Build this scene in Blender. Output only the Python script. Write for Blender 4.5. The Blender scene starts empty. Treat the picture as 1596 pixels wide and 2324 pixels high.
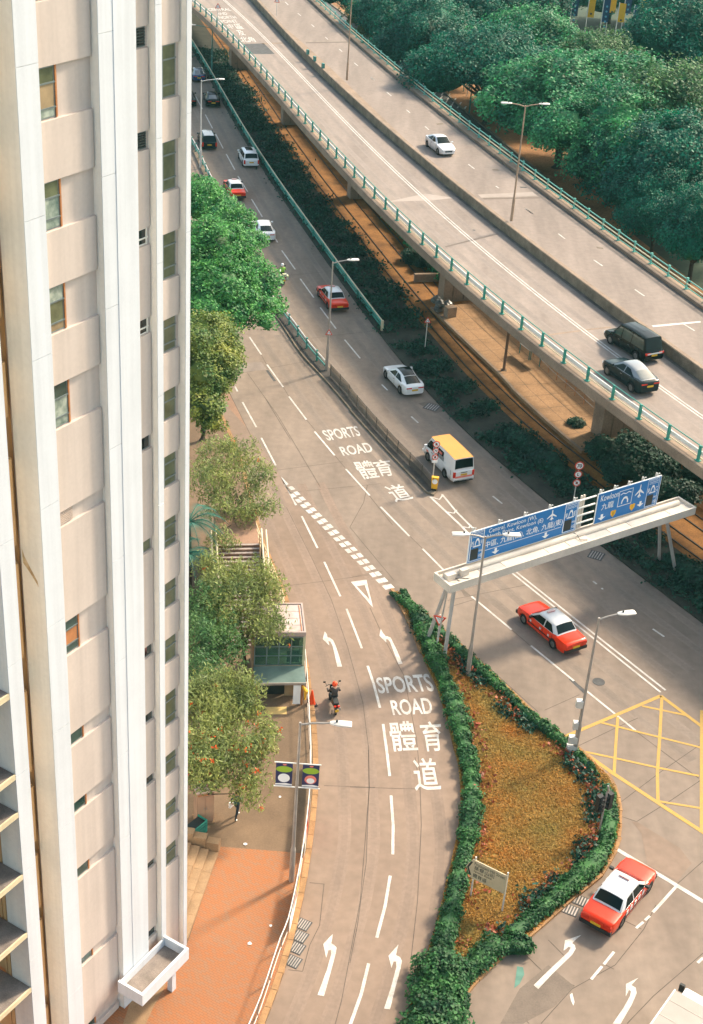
import bpy, bmesh, math, random
import numpy as np
from mathutils import Vector, Matrix, Quaternion
random.seed(7); RNG = np.random.default_rng(7)
R = math.radians
S = bpy.context.scene
COL = S.collection

# ------------------------------------------------------------------ camera
CAM_H, F_PX, PITCH, ROLL = 48.0, 3228.0, 30.4, 4.15
CX, CY = 798.0, 1162.0                      # frame of 1596 x 2324 picture units
_d, _r = R(PITCH), R(ROLL)
FW = Vector((0, math.cos(_d), -math.sin(_d)))
_up, _rt = Vector((0, math.sin(_d), math.cos(_d))), Vector((1, 0, 0))
RT = _rt*math.cos(_r) + _up*math.sin(_r)
UP = _up*math.cos(_r) - _rt*math.sin(_r)
cam = bpy.data.cameras.new('camera'); camo = bpy.data.objects.new('camera', cam); COL.objects.link(camo)
cam.sensor_fit = 'VERTICAL'; cam.sensor_height = 36; cam.sensor_width = 24.7
cam.lens = F_PX/2324*36; cam.clip_end = 3000; cam.clip_start = 1
camo.matrix_world = Matrix(((RT.x, UP.x, -FW.x, 0), (RT.y, UP.y, -FW.y, 0), (RT.z, UP.z, -FW.z, CAM_H), (0, 0, 0, 1)))
S.camera = camo
# ------------------------------------------------------------------ sky, sun, exposure
SUN_EL, SUN_AZ = 40.0, 48.0                 # azimuth measured from +Y towards +X
w = bpy.data.worlds.new('World'); S.world = w; w.use_nodes = True
nt = w.node_tree; nt.nodes.clear()
sky = nt.nodes.new('ShaderNodeTexSky'); sky.sky_type = 'NISHITA'; sky.sun_disc = False
sky.sun_elevation = R(SUN_EL); sky.sun_rotation = R(SUN_AZ); sky.air_density = 1.0; sky.dust_density = 2.5; sky.ozone_density = 1.0
tint = nt.nodes.new('ShaderNodeMix'); tint.data_type = 'RGBA'; tint.blend_type = 'MULTIPLY'; tint.inputs[0].default_value = 1
tint.inputs[7].default_value = (1.0, 0.955, 0.82, 1)
bg = nt.nodes.new('ShaderNodeBackground'); bg.inputs[1].default_value = 0.15
out = nt.nodes.new('ShaderNodeOutputWorld')
nt.links.new(sky.outputs[0], tint.inputs[6]); nt.links.new(tint.outputs[2], bg.inputs[0]); nt.links.new(bg.outputs[0], out.inputs[0])
sl = bpy.data.lights.new('sun', 'SUN'); sl.energy = 2.45; sl.angle = R(6.5); sl.color = (1.0, 0.84, 0.66)
so = bpy.data.objects.new('sun', sl); COL.objects.link(so)
SUNV = Vector((math.sin(R(SUN_AZ))*math.cos(R(SUN_EL)), math.cos(R(SUN_AZ))*math.cos(R(SUN_EL)), math.sin(R(SUN_EL))))
so.rotation_euler = SUNV.to_track_quat('Z', 'Y').to_euler(); so.location = (60, 60, 90)
S.view_settings.view_transform = 'Standard'; S.view_settings.look = 'None'
S.view_settings.exposure = 1.36; S.view_settings.gamma = 1
S.render.engine = 'CYCLES'

# ------------------------------------------------------------------ picture units -> places
ZT = {1: (0, 0, 2.1), 2: (0, 1000, 2.1), 3: (0, 2000, 2.1), 4: (0, 3000, 2.1), 5: (700, 0, 1.995), 6: (1400, 0, 1.995),
      7: (2050, 0, 2.092), 8: (700, 1000, 1.995), 9: (1400, 1000, 1.995), 10: (2050, 1000, 2.092), 11: (700, 2000, 1.995),
      12: (1400, 2000, 1.995), 13: (2050, 2000, 2.092), 14: (700, 3000, 1.995), 15: (1400, 3000, 1.995), 16: (2050, 3000, 2.092), 0: (0, 0, 1/1.7625),
      17: (1740, 1880, 1.4874), 18: (1480, 0, 2.1), 19: (980, 2380, 4.841), 20: (740, 3050, 2.85), 21: (780, 0, 3.8), 22: (2200, 0, 3.99)}
def Z(k, x, y):
    a, b, s = ZT[k]; return ((a + x/s)/1.7625, (b + y/s)/1.7625)
def ray(x, y):
    return FW*F_PX + RT*(x-CX) - UP*(y-CY)
def G(k, x, y, z=0.0):
    """direction through a picture point met with the level at height z"""
    v = ray(*Z(k, x, y)); t = (z-CAM_H)/v.z
    return Vector((0, 0, CAM_H)) + v*t
def GL(k, pts, z=0.0): return [G(k, x, y, z) for x, y in pts]
def above(base, k, x, y):
    """height over a known foot of the point seen at this picture row"""
    px, py = Z(k, x, y); lo, hi = 0.0, 60.0
    for _ in range(40):
        m = (lo+hi)/2; q = base + Vector((0, 0, m)) - Vector((0, 0, CAM_H)); yy = CY - F_PX*q.dot(UP)/q.dot(FW)
        if yy > py: lo = m
        else: hi = m
    return lo

# ------------------------------------------------------------------ materials
MATS = {}
def mat(name, col, rough=0.7, var=0.12, scale=2.0, metal=0.0, bump=0.0, bscale=30.0, col2=None, spec=0.5, island=0.0,
        trans=0.0, emit=0.0, fine=0.0, stretch=None, streak=0.0, coat=0.0, alpha=1.0):
    if name in MATS: return MATS[name]
    m = bpy.data.materials.new(name); m.use_nodes = True; t = m.node_tree; N = t.nodes; L = t.links
    b = N['Principled BSDF']; b.inputs['Roughness'].default_value = rough; b.inputs['Metallic'].default_value = metal
    b.inputs['Specular IOR Level'].default_value = spec
    if coat: b.inputs['Coat Weight'].default_value = coat; b.inputs['Coat Roughness'].default_value = 0.06
    geo = N.new('ShaderNodeNewGeometry'); vec = geo.outputs['Position']
    if stretch:
        mp = N.new('ShaderNodeMapping'); L.new(vec, mp.inputs[0]); mp.inputs['Rotation'].default_value = (0, 0, stretch[0]); mp.inputs['Scale'].default_value = (stretch[1], stretch[2], 1); vec = mp.outputs[0]
    c = Vector(col[:3]); ca = (*(c*(1-var)), 1); cb = (*(Vector(col2[:3]) if col2 else c*(1+var)), 1)
    nz = N.new('ShaderNodeTexNoise'); nz.inputs['Scale'].default_value = scale; nz.inputs['Detail'].default_value = 5; nz.inputs['Roughness'].default_value = 0.62
    L.new(vec, nz.inputs['Vector'])
    mr = N.new('ShaderNodeMapRange'); mr.inputs[1].default_value = 0.32; mr.inputs[2].default_value = 0.68; L.new(nz.outputs['Fac'], mr.inputs[0])
    mx = N.new('ShaderNodeMix'); mx.data_type = 'RGBA'; mx.inputs[6].default_value = ca; mx.inputs[7].default_value = cb
    L.new(mr.outputs[0], mx.inputs[0]); colout = mx.outputs[2]
    if fine:
        n2 = N.new('ShaderNodeTexNoise'); n2.inputs['Scale'].default_value = scale*17; n2.inputs['Detail'].default_value = 3; L.new(geo.outputs['Position'], n2.inputs['Vector'])
        m2 = N.new('ShaderNodeMapRange'); m2.inputs[1].default_value = 0.3; m2.inputs[2].default_value = 0.7; m2.inputs[3].default_value = 1-fine; m2.inputs[4].default_value = 1+fine; L.new(n2.outputs['Fac'], m2.inputs[0])
        x2 = N.new('ShaderNodeVectorMath'); x2.operation = 'SCALE'; L.new(colout, x2.inputs[0]); L.new(m2.outputs[0], x2.inputs[3]); colout = x2.outputs[0]
    if streak:
        ms_ = N.new('ShaderNodeMapping'); L.new(geo.outputs['Position'], ms_.inputs[0]); ms_.inputs['Scale'].default_value = (3.5, 3.5, 0.10)
        n5 = N.new('ShaderNodeTexNoise'); n5.inputs['Scale'].default_value = 1.0; n5.inputs['Detail'].default_value = 4; L.new(ms_.outputs[0], n5.inputs['Vector'])
        m5 = N.new('ShaderNodeMapRange'); m5.inputs[1].default_value = 0.35; m5.inputs[2].default_value = 0.62; m5.inputs[3].default_value = 1-streak; m5.inputs[4].default_value = 1.0; L.new(n5.outputs['Fac'], m5.inputs[0])
        x5 = N.new('ShaderNodeVectorMath'); x5.operation = 'SCALE'; L.new(colout, x5.inputs[0]); L.new(m5.outputs[0], x5.inputs[3]); colout = x5.outputs[0]
    if island:
        mi = N.new('ShaderNodeMapRange'); mi.inputs[3].default_value = 1-island; mi.inputs[4].default_value = 1+island; L.new(geo.outputs['Random Per Island'], mi.inputs[0])
        x3 = N.new('ShaderNodeVectorMath'); x3.operation = 'SCALE'; L.new(colout, x3.inputs[0]); L.new(mi.outputs[0], x3.inputs[3]); colout = x3.outputs[0]
    L.new(colout, b.inputs['Base Color'])
    if bump:
        n3 = N.new('ShaderNodeTexNoise'); n3.inputs['Scale'].default_value = bscale; n3.inputs['Detail'].default_value = 4; L.new(geo.outputs['Position'], n3.inputs['Vector'])
        bp = N.new('ShaderNodeBump'); bp.inputs['Strength'].default_value = bump; bp.inputs['Distance'].default_value = 0.03; L.new(n3.outputs['Fac'], bp.inputs['Height']); L.new(bp.outputs[0], b.inputs['Normal'])
    if trans:
        o = N['Material Output']; tr = N.new('ShaderNodeBsdfTranslucent'); L.new(colout, tr.inputs[0]); ms = N.new('ShaderNodeMixShader'); ms.inputs[0].default_value = trans
        L.new(b.outputs[0], ms.inputs[1]); L.new(tr.outputs[0], ms.inputs[2]); L.new(ms.outputs[0], o.inputs[0])
    if alpha < 1:
        o = N['Material Output']; tr = N.new('ShaderNodeBsdfTransparent'); tr.inputs[0].default_value = (0.75, 0.95, 0.9, 1); ms = N.new('ShaderNodeMixShader'); ms.inputs[0].default_value = alpha
        L.new(tr.outputs[0], ms.inputs[1]); L.new(b.outputs[0], ms.inputs[2]); L.new(ms.outputs[0], o.inputs[0])
    if emit:
        b.inputs['Emission Color'].default_value = (*col[:3], 1); b.inputs['Emission Strength'].default_value = emit
    MATS[name] = m; return m
M = {}
def D_(k, *a, **kw): M[k] = mat(k, *a, **kw)
D_('road', (0.245, 0.178, 0.131), 0.86, 0.13, 0.11, fine=0.09, bump=0.15, bscale=60, spec=0.3)
D_('road_main', (0.228, 0.178, 0.137), 0.86, 0.20, 0.10, fine=0.09, bump=0.15, bscale=60, spec=0.3, stretch=(R(-23), 3.2, 0.6))
D_('joint', (0.09, 0.07, 0.055), 0.9, 0.3, 1.5)
D_('patch', (0.165, 0.13, 0.10), 0.9, 0.15, 0.8, fine=0.1)
D_('tar', (0.07, 0.07, 0.068), 0.85, 0.3, 2.0, fine=0.15)
D_('paint', (0.63, 0.61, 0.56), 0.6, 0.02, 1.7, fine=0.2, col2=(0.42, 0.375, 0.315))
D_('paint_worn', (0.62, 0.58, 0.52), 0.7, 0.22, 3.0, fine=0.12)
D_('yellow_paint', (0.52, 0.30, 0.035), 0.65, 0.05, 1.7, fine=0.16, col2=(0.38, 0.24, 0.06))
D_('deck', (0.268, 0.218, 0.182), 0.85, 0.17, 0.12, fine=0.07, bump=0.12, bscale=50, spec=0.3, stretch=(R(-23), 4.0, 0.5))
D_('concrete', (0.27, 0.195, 0.135), 0.9, 0.22, 0.5, fine=0.14, bump=0.3, bscale=12)
D_('concrete_dirty', (0.185, 0.145, 0.10), 0.92, 0.35, 0.9, fine=0.2, bump=0.3, bscale=12)
D_('soil', (0.26, 0.125, 0.045), 0.95, 0.3, 0.25, fine=0.25, bump=0.5, bscale=8, col2=(0.36, 0.18, 0.07))
D_('ground_far', (0.035, 0.06, 0.035), 0.95, 0.4, 0.15, fine=0.2)
D_('tram_bed', (0.24, 0.10, 0.022), 0.95, 0.35, 0.6, fine=0.25, bump=0.5, bscale=10, col2=(0.33, 0.15, 0.035))
D_('platform', (0.33, 0.195, 0.095), 0.92, 0.2, 0.5, fine=0.15, bump=0.2)
D_('verge', (0.035, 0.036, 0.024), 0.95, 0.4, 0.8, fine=0.3, bump=0.6, bscale=9)
D_('pave_red', (0.50, 0.205, 0.07), 0.9, 0.14, 0.8, fine=0.22, col2=(0.52, 0.25, 0.105), bump=0.2)
D_('pave_pink', (0.30, 0.18, 0.115), 0.9, 0.15, 0.6, fine=0.1)
D_('pave_brown', (0.17, 0.112, 0.066), 0.92, 0.16, 0.8, fine=0.12)
D_('kerb', (0.33, 0.185, 0.08), 0.9, 0.25, 1.5, fine=0.15)
D_('stone', (0.30, 0.19, 0.10), 0.9, 0.2, 1.2, fine=0.12)
D_('white_tile', (0.69, 0.72, 0.75), 0.55, 0.03, 0.7, fine=0.02, streak=0.09)
D_('pink_wall', (0.585, 0.50, 0.44), 0.75, 0.04, 0.5, fine=0.03, streak=0.10)
D_('white_bounce', (0.88, 0.85, 0.78), 0.8, 0.05, 0.4, fine=0.03, streak=0.10)  # white pilaster sides, warm bounced light put into the colour
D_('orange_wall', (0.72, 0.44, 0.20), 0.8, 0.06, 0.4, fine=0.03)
D_('stain', (0.52, 0.34, 0.15), 0.85, 0.3, 2.5, col2=(0.70, 0.56, 0.36))
D_('roof_grey', (0.24, 0.20, 0.17), 0.92, 0.3, 1.4, fine=0.2)
D_('glass', (0.035, 0.07, 0.06), 0.08, 0.3, 1.3, spec=0.7)
D_('glass_olive', (0.12, 0.135, 0.075), 0.12, 0.3, 1.8, spec=0.6)
D_('glass_teal', (0.10, 0.22, 0.19), 0.10, 0.5, 2.2, spec=0.7, col2=(0.45, 0.5, 0.42))
D_('glass_dark', (0.006, 0.016, 0.016), 0.06, 0.2, 1.0, spec=0.75)
D_('frame', (0.20, 0.24, 0.24), 0.4, 0.1, 3, metal=0.4)
D_('frame_rust', (0.42, 0.17, 0.06), 0.8, 0.2, 3)
D_('interior', (0.30, 0.22, 0.12), 0.8, 0.3, 1.0)
D_('louvre', (0.52, 0.42, 0.35), 0.6, 0.1, 2.0)
D_('louvre_dark', (0.03, 0.05, 0.045), 0.6, 0.2, 2.0)
D_('steel', (0.36, 0.32, 0.28), 0.5, 0.15, 1.5, metal=0.35)
D_('steel_light', (0.62, 0.60, 0.55), 0.5, 0.10, 1.5, metal=0.2)
D_('steel_teal', (0.05, 0.20, 0.17), 0.5, 0.2, 1.5, metal=0.1)
D_('rail_white', (0.74, 0.73, 0.66), 0.5, 0.10, 1.5)
D_('rail_cream', (0.66, 0.56, 0.36), 0.55, 0.12, 1.5)
D_('green_paint', (0.03, 0.27, 0.20), 0.5, 0.15, 2)
D_('gantry', (0.62, 0.55, 0.46), 0.7, 0.12, 0.8, fine=0.05)
D_('gantry_grey', (0.43, 0.41, 0.38), 0.7, 0.15, 0.9, fine=0.06)
D_('sign_blue', (0.012, 0.17, 0.44), 0.5, 0.06, 1.0)
D_('sign_white', (0.85, 0.85, 0.82), 0.5, 0.03, 1.0)
D_('sign_red', (0.66, 0.055, 0.02), 0.5, 0.06, 2.0)
D_('sign_black', (0.012, 0.02, 0.02), 0.5, 0.2, 2.0)
D_('sign_cream', (0.52, 0.43, 0.28), 0.6, 0.06, 2.0)
D_('amber', (0.80, 0.42, 0.015), 0.5, 0.06, 2.0)
D_('navy', (0.02, 0.025, 0.09), 0.6, 0.1, 2.0)
D_('lime', (0.30, 0.46, 0.03), 0.6, 0.1, 2.0)
D_('salmon', (0.80, 0.22, 0.16), 0.6, 0.05, 2.0)
D_('taxi_red', (0.68, 0.032, 0.002), 0.3, 0.05, 0.8, coat=0.25, spec=0.3)
D_('taxi_silver', (0.62, 0.63, 0.62), 0.35, 0.05, 0.8, coat=0.4)
D_('car_white', (0.80, 0.80, 0.77), 0.28, 0.03, 0.8, coat=0.5)
D_('car_black', (0.004, 0.010, 0.010), 0.22, 0.1, 0.8, coat=0.05, spec=0.15)
D_('car_navy', (0.006, 0.018, 0.021), 0.22, 0.1, 0.8, coat=0.05, spec=0.18)
D_('car_blue', (0.015, 0.05, 0.13), 0.2, 0.1, 0.8, coat=0.7)
D_('van_yellow', (0.66, 0.28, 0.02), 0.4, 0.06, 0.8, coat=0.3)
D_('pale_roof', (0.22, 0.24, 0.25), 0.25, 0.06, 0.8, coat=0.5)
D_('car_glass', (0.004, 0.012, 0.012), 0.12, 0.2, 1.0, spec=0.2)
D_('tint_glass', (0.02, 0.05, 0.046), 0.08, 0.3, 1.0, spec=0.6)
D_('screen_glass', (0.10, 0.12, 0.12), 0.1, 0.2, 1.0, spec=0.8)
D_('tyre', (0.014, 0.014, 0.014), 0.85, 0.2, 3)
D_('rim', (0.22, 0.22, 0.21), 0.4, 0.2, 3, metal=0.7)
D_('black_plastic', (0.014, 0.017, 0.017), 0.6, 0.2, 3)
D_('lamp_red', (0.62, 0.03, 0.012), 0.25, 0.1, 3)
D_('lamp_clear', (0.62, 0.63, 0.62), 0.15, 0.1, 3)
D_('plate_yellow', (0.70, 0.42, 0.02), 0.5, 0.05, 3)
D_('orange', (0.86, 0.075, 0.008), 0.5, 0.08, 2)
D_('jacket', (0.045, 0.035, 0.03), 0.8, 0.2, 5)
D_('jeans', (0.02, 0.03, 0.04), 0.85, 0.2, 5)
D_('skin', (0.45, 0.25, 0.16), 0.6, 0.05, 5)
D_('hivis', (0.25, 0.55, 0.06), 0.7, 0.1, 5)
D_('shirt', (0.03, 0.08, 0.07), 0.8, 0.2, 5)
D_('bark', (0.055, 0.042, 0.03), 0.9, 0.3, 2.0, bump=0.5, bscale=9)
D_('leaf_bright', (0.004, 0.20, 0.07), 0.6, 0.35, 1.1, island=0.5, trans=0.34, col2=(0.14, 0.42, 0.08))  # pale second tone stands for sunlit clumps, painted in by noise
D_('leaf_yellow', (0.05, 0.20, 0.05), 0.6, 0.3, 0.6, island=0.45, trans=0.32, col2=(0.28, 0.30, 0.04))
D_('leaf_willow', (0.19, 0.28, 0.09), 0.6, 0.3, 0.6, island=0.5, trans=0.42, col2=(0.34, 0.37, 0.10))
D_('leaf_willow2', (0.05, 0.19, 0.06), 0.6, 0.3, 0.6, island=0.5, trans=0.35, col2=(0.16, 0.28, 0.08))
D_('leaf_dark', (0.0005, 0.12, 0.08), 0.6, 0.35, 0.25, island=0.5, trans=0.32, col2=(0.004, 0.19, 0.095))
D_('leaf_olive', (0.012, 0.14, 0.06), 0.6, 0.35, 0.3, island=0.6, trans=0.3, col2=(0.11, 0.24, 0.06))
D_('leaf_sun', (0.0005, 0.175, 0.10), 0.6, 0.35, 0.3, island=0.6, trans=0.34, col2=(0.07, 0.34, 0.10))  # pale second tone paints sunlit tips into the leaf colour
D_('leaf_pale', (0.12, 0.22, 0.09), 0.6, 0.3, 0.5, island=0.4, trans=0.25, col2=(0.2, 0.28, 0.09))
D_('leaf_hedge', (0.010, 0.095, 0.032), 0.65, 0.4, 0.9, island=0.55, trans=0.25, col2=(0.045, 0.175, 0.035))
D_('leaf_shade', (0.005, 0.052, 0.034), 0.65, 0.35, 0.6, island=0.5, trans=0.2, col2=(0.012, 0.08, 0.04))  # shaded copy of the leaf green, gloom put into the colour
D_('leaf_red', (0.40, 0.045, 0.012), 0.6, 0.4, 1.0, island=0.5, trans=0.2, col2=(0.30, 0.10, 0.03))
D_('petal', (0.80, 0.10, 0.01), 0.6, 0.2, 1.0, island=0.4, trans=0.2)
D_('palm', (0.010, 0.10, 0.06), 0.5, 0.3, 1.0, island=0.3)
D_('palm_dry', (0.42, 0.22, 0.11), 0.8, 0.2, 1.0, island=0.3)
D_('turf', (0.30, 0.135, 0.022), 0.95, 0.3, 0.55, fine=0.3, bump=0.6, bscale=9, col2=(0.22, 0.17, 0.04))
D_('blade', (0.64, 0.29, 0.055), 0.8, 0.12, 0.33, island=0.3, trans=0.45, col2=(0.36, 0.28, 0.075))
D_('rubbish', (0.03, 0.035, 0.035), 0.4, 0.5, 3, col2=(0.2, 0.2, 0.18))

# ------------------------------------------------------------------ mesh builder
class MB:
    def __init__(s): s.v = []; s.f = []; s.mi = []; s.cur = 0
    def add(s, vs, fs):
        o = len(s.v); s.v += [tuple(p) for p in vs]; s.f += [tuple(i+o for i in f) for f in fs]; s.mi += [s.cur]*len(fs); return s
    def box(s, c, size, rz=0.0, rot=None):
        hx, hy, hz = size[0]/2, size[1]/2, size[2]/2; c = Vector(c)
        q = rot if rot is not None else Matrix.Rotation(rz, 3, 'Z')
        vs = [c + q @ Vector((x*hx, y*hy, z*hz)) for x in (-1, 1) for y in (-1, 1) for z in (-1, 1)]
        return s.add(vs, [(0, 1, 3, 2), (4, 6, 7, 5), (0, 4, 5, 1), (2, 3, 7, 6), (0, 2, 6, 4), (1, 5, 7, 3)])
    def box2(s, a, b):
        return s.box([(a[i]+b[i])/2 for i in range(3)], [abs(a[i]-b[i]) for i in range(3)])
    def tube(s, pts, r, n=8, caps=True):
        pts = [Vector(p) for p in pts]; rr = r if isinstance(r, (list, tuple)) else [r]*len(pts); rings = []
        for i, p in enumerate(pts):
            d = (pts[min(i+1, len(pts)-1)] - pts[max(i-1, 0)]).normalized()
            a = d.cross(Vector((0, 0, 1)))
            if a.length < 0.05: a = d.cross(Vector((1, 0, 0)))
            a.normalize(); b = d.cross(a)
            rings.append([p + (a*math.cos(2*math.pi*j/n) + b*math.sin(2*math.pi*j/n))*rr[i] for j in range(n)])
        vs = [p for q in rings for p in q]; fs = []
        for i in range(len(rings)-1):
            for j in range(n): fs.append((i*n+j, i*n+(j+1) % n, (i+1)*n+(j+1) % n, (i+1)*n+j))
        if caps: fs.append(tuple(range(n-1, -1, -1))); fs.append(tuple((len(rings)-1)*n+j for j in range(n)))
        return s.add(vs, fs)
    def bar(s, a, b, wd, ht):
        """straight box from a to b (top centre line), wd across, ht down"""
        a, b = Vector(a), Vector(b); d = (b-a).normalized(); sd = Vector((d.y, -d.x, 0)); sd = sd.normalized() if sd.length > 1e-4 else Vector((1, 0, 0)); u = sd.cross(d).normalized()
        vs = []
        for p in (a, b):
            for i in (-1, 1):
                for j in (-1, 0): vs.append(p + sd*(i*wd/2) + u*(j*ht))
        return s.add(vs, [(0, 1, 3, 2), (4, 6, 7, 5), (0, 4, 5, 1), (2, 3, 7, 6), (0, 2, 6, 4), (1, 5, 7, 3)])
    def prism(s, poly, z0, z1, bottom=True):
        n = len(poly); vs = [(p[0], p[1], z0) for p in poly] + [(p[0], p[1], z1) for p in poly]
        ar = sum(poly[i][0]*poly[(i+1) % n][1] - poly[(i+1) % n][0]*poly[i][1] for i in range(n))
        fs = [(i, (i+1) % n, (i+1) % n+n, i+n) for i in range(n)] + [tuple(range(n, 2*n))]
        if bottom: fs.append(tuple(range(n-1, -1, -1)))
        if ar < 0: fs = [tuple(reversed(f)) for f in fs]
        return s.add(vs, fs)
    def sheet(s, poly):
        n = len(poly); ar = sum(poly[i][0]*poly[(i+1) % n][1] - poly[(i+1) % n][0]*poly[i][1] for i in range(n))
        return s.add(poly, [tuple(range(n)) if ar > 0 else tuple(range(n-1, -1, -1))])
    def lathe(s, prof, n=14, c=(0, 0, 0)):
        vs = [(c[0]+r*math.cos(2*math.pi*j/n), c[1]+r*math.sin(2*math.pi*j/n), c[2]+z) for r, z in prof for j in range(n)]; fs = []
        for i in range(len(prof)-1):
            for j in range(n): fs.append((i*n+j, i*n+(j+1) % n, (i+1)*n+(j+1) % n, (i+1)*n+j))
        fs.append(tuple(range(n-1, -1, -1))); fs.append(tuple((len(prof)-1)*n+j for j in range(n)))
        return s.add(vs, fs)
    def strip(s, A, B):
        n = len(A); vs = list(A)+list(B); return s.add(vs, [(i, i+1, n+i+1, n+i) for i in range(n-1)])
    def mesh(s, name, smooth=False):
        me = bpy.data.meshes.new(name); me.from_pydata(s.v, [], s.f)
        if any(len(f) > 4 for f in s.f):
            bm = bmesh.new(); bm.from_mesh(me); bmesh.ops.triangulate(bm, faces=[f for f in bm.faces if len(f.verts) > 4]); bm.to_mesh(me); bm.free()
        if smooth:
            me.shade_smooth()
            try: me.set_sharp_from_angle(angle=R(38))
            except Exception: pass
        return me
    def build(s, name, m, parent=None, smooth=False, local=False):
        me = s.mesh(name, smooth)
        return put(me, name, m, parent, local)
def put(me, name, m, parent=None, local=False):
    o = bpy.data.objects.new(name, me); COL.objects.link(o)
    ms = m if isinstance(m, (list, tuple)) else [m]
    if not me.materials:
        for q in ms: me.materials.append(M[q] if isinstance(q, str) else q)
    if parent is not None:
        o.parent = parent
        if not local: o.matrix_parent_inverse = wmat(parent).inverted()
    return o
def wmat(o):
    m = Matrix.LocRotScale(o.location, o.rotation_euler, o.scale)
    return (wmat(o.parent) @ o.matrix_parent_inverse @ m) if o.parent else m
def tag(o, label=None, cat=None, group=None, kind=None):
    if label: o['label'] = label
    if cat: o['category'] = cat
    if group: o['group'] = group
    if kind: o['kind'] = kind
    return o
def thing(name, label, cat, loc=(0, 0, 0), rz=0.0, group=None):
    o = bpy.data.objects.new(name, None); COL.objects.link(o); o.location = loc; o.rotation_euler = (0, 0, rz); o.empty_display_size = 0.3
    return tag(o, label, cat, group)
def copy_tree(o, parent=None):
    c = o.copy(); COL.objects.link(c); c.parent = parent
    for ch in o.children: copy_tree(ch, c)
    return c
DG = None
def text_mesh(txt, corners, name, m, parent, off=0.0, bold=0.0, local=False):
    """flat lettering laid into the four corners (bl, br, tr, tl)"""
    cu = bpy.data.curves.new('lettering', 'FONT'); cu.body = txt; cu.align_x = 'LEFT'; cu.fill_mode = 'FRONT'; cu.resolution_u = 3; cu.offset = bold
    o = bpy.data.objects.new('lettering', cu); COL.objects.link(o)
    dg = bpy.context.evaluated_depsgraph_get(); me = bpy.data.meshes.new_from_object(o.evaluated_get(dg))
    bpy.data.objects.remove(o); bpy.data.curves.remove(cu)
    n = len(me.vertices); a = np.empty(n*3); me.vertices.foreach_get('co', a); a = a.reshape(-1, 3)
    lo, hi = a.min(0), a.max(0); u = (a[:, 0]-lo[0])/(hi[0]-lo[0]); v = (a[:, 1]-lo[1])/(hi[1]-lo[1])
    c = [np.array(p) for p in corners]
    nrm = np.cross(c[1]-c[0], c[3]-c[0]); nrm = nrm/np.linalg.norm(nrm)
    P = c[0]*((1-u)*(1-v))[:, None] + c[1]*(u*(1-v))[:, None] + c[2]*(u*v)[:, None] + c[3]*((1-u)*v)[:, None] + nrm*off
    me.vertices.foreach_set('co', P.ravel()); me.materials.clear(); me.name = name; me.update()
    o = put(me, name, m, parent, local)
    if name == 'lettering': o['kind'] = 'stuff'
    return o
def shape_on(poly, corners, name, m, parent, off=0.0, local=False):
    c = [Vector(p) for p in corners]; nrm = (c[1]-c[0]).cross(c[3]-c[0]).normalized()
    mb = MB(); vs = [c[0]*((1-u)*(1-v)) + c[1]*(u*(1-v)) + c[2]*(u*v) + c[3]*((1-u)*v) + nrm*off for u, v in poly]
    n = len(poly); ar = sum(poly[i][0]*poly[(i+1) % n][1] - poly[(i+1) % n][0]*poly[i][1] for i in range(n))
    mb.add(vs, [tuple(range(n)) if ar > 0 else tuple(range(n-1, -1, -1))]); return mb.build(name, m, parent, local=local)
def spline(pts, step=1.0):
    """smooth polyline through points (Catmull-Rom)"""
    P = [Vector(p) for p in pts]; P = [P[0]*2-P[1]] + P + [P[-1]*2-P[-2]]; o = []
    for i in range(1, len(P)-2):
        n = max(2, int((P[i+1]-P[i]).length/step))
        for k in range(n):
            t = k/n; a, b, c, d = P[i-1], P[i], P[i+1], P[i+2]
            o.append(0.5*((2*b) + (c-a)*t + (2*a-5*b+4*c-d)*t*t + (3*b-a-3*c+d)*t**3))
    o.append(P[-2]); return o
def offset(line, d):
    """shift a polyline sideways (positive = right of travel)"""
    o = []
    for i, p in enumerate(line):
        t = line[min(i+1, len(line)-1)] - line[max(i-1, 0)]; t.z = 0; t.normalize(); o.append(p + Vector((t.y, -t.x, 0))*d)
    return o
def lift(line, z): return [Vector((p.x, p.y, z)) for p in line]
def along(line, step, start=0.0):
    """points and directions at equal steps"""
    o = []; need = start; acc = 0
    for a, b in zip(line[:-1], line[1:]):
        L = (b-a).length
        while need <= acc+L and L > 0:
            o.append((a+(b-a)*((need-acc)/L), (b-a).normalized())); need += step
        acc += L
    return o
# ================================================================== ground and roads
def sheet_obj(name, poly, m, z, parent=None):
    mb = MB(); mb.sheet([Vector((p[0], p[1], z)) for p in poly]); return mb.build(name, m, parent)
g = sheet_obj('ground', [(-900, -200), (900, -200), (900, 1500), (-900, 1500)], 'ground_far', 0); tag(g, kind='structure')
RB = spline([(-58, 310, 0), (-41, 255, 0), (-27, 207.1, 0), (-14.7, 162.6, 0), (-5, 131.1, 0), (2.3, 109, 0), (7.6, 95.8, 0), (13.2, 85.3, 0), (16.9, 79.0, 0), (22.0, 71.0, 0), (30, 58.5, 0), (42, 41, 0)], 2.0)
road = sheet_obj('road', [(p.x, p.y) for p in RB] + [(42, -10), (-75, -10), (-75, 310)], 'road_main', 0.004); tag(road, kind='structure')

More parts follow.
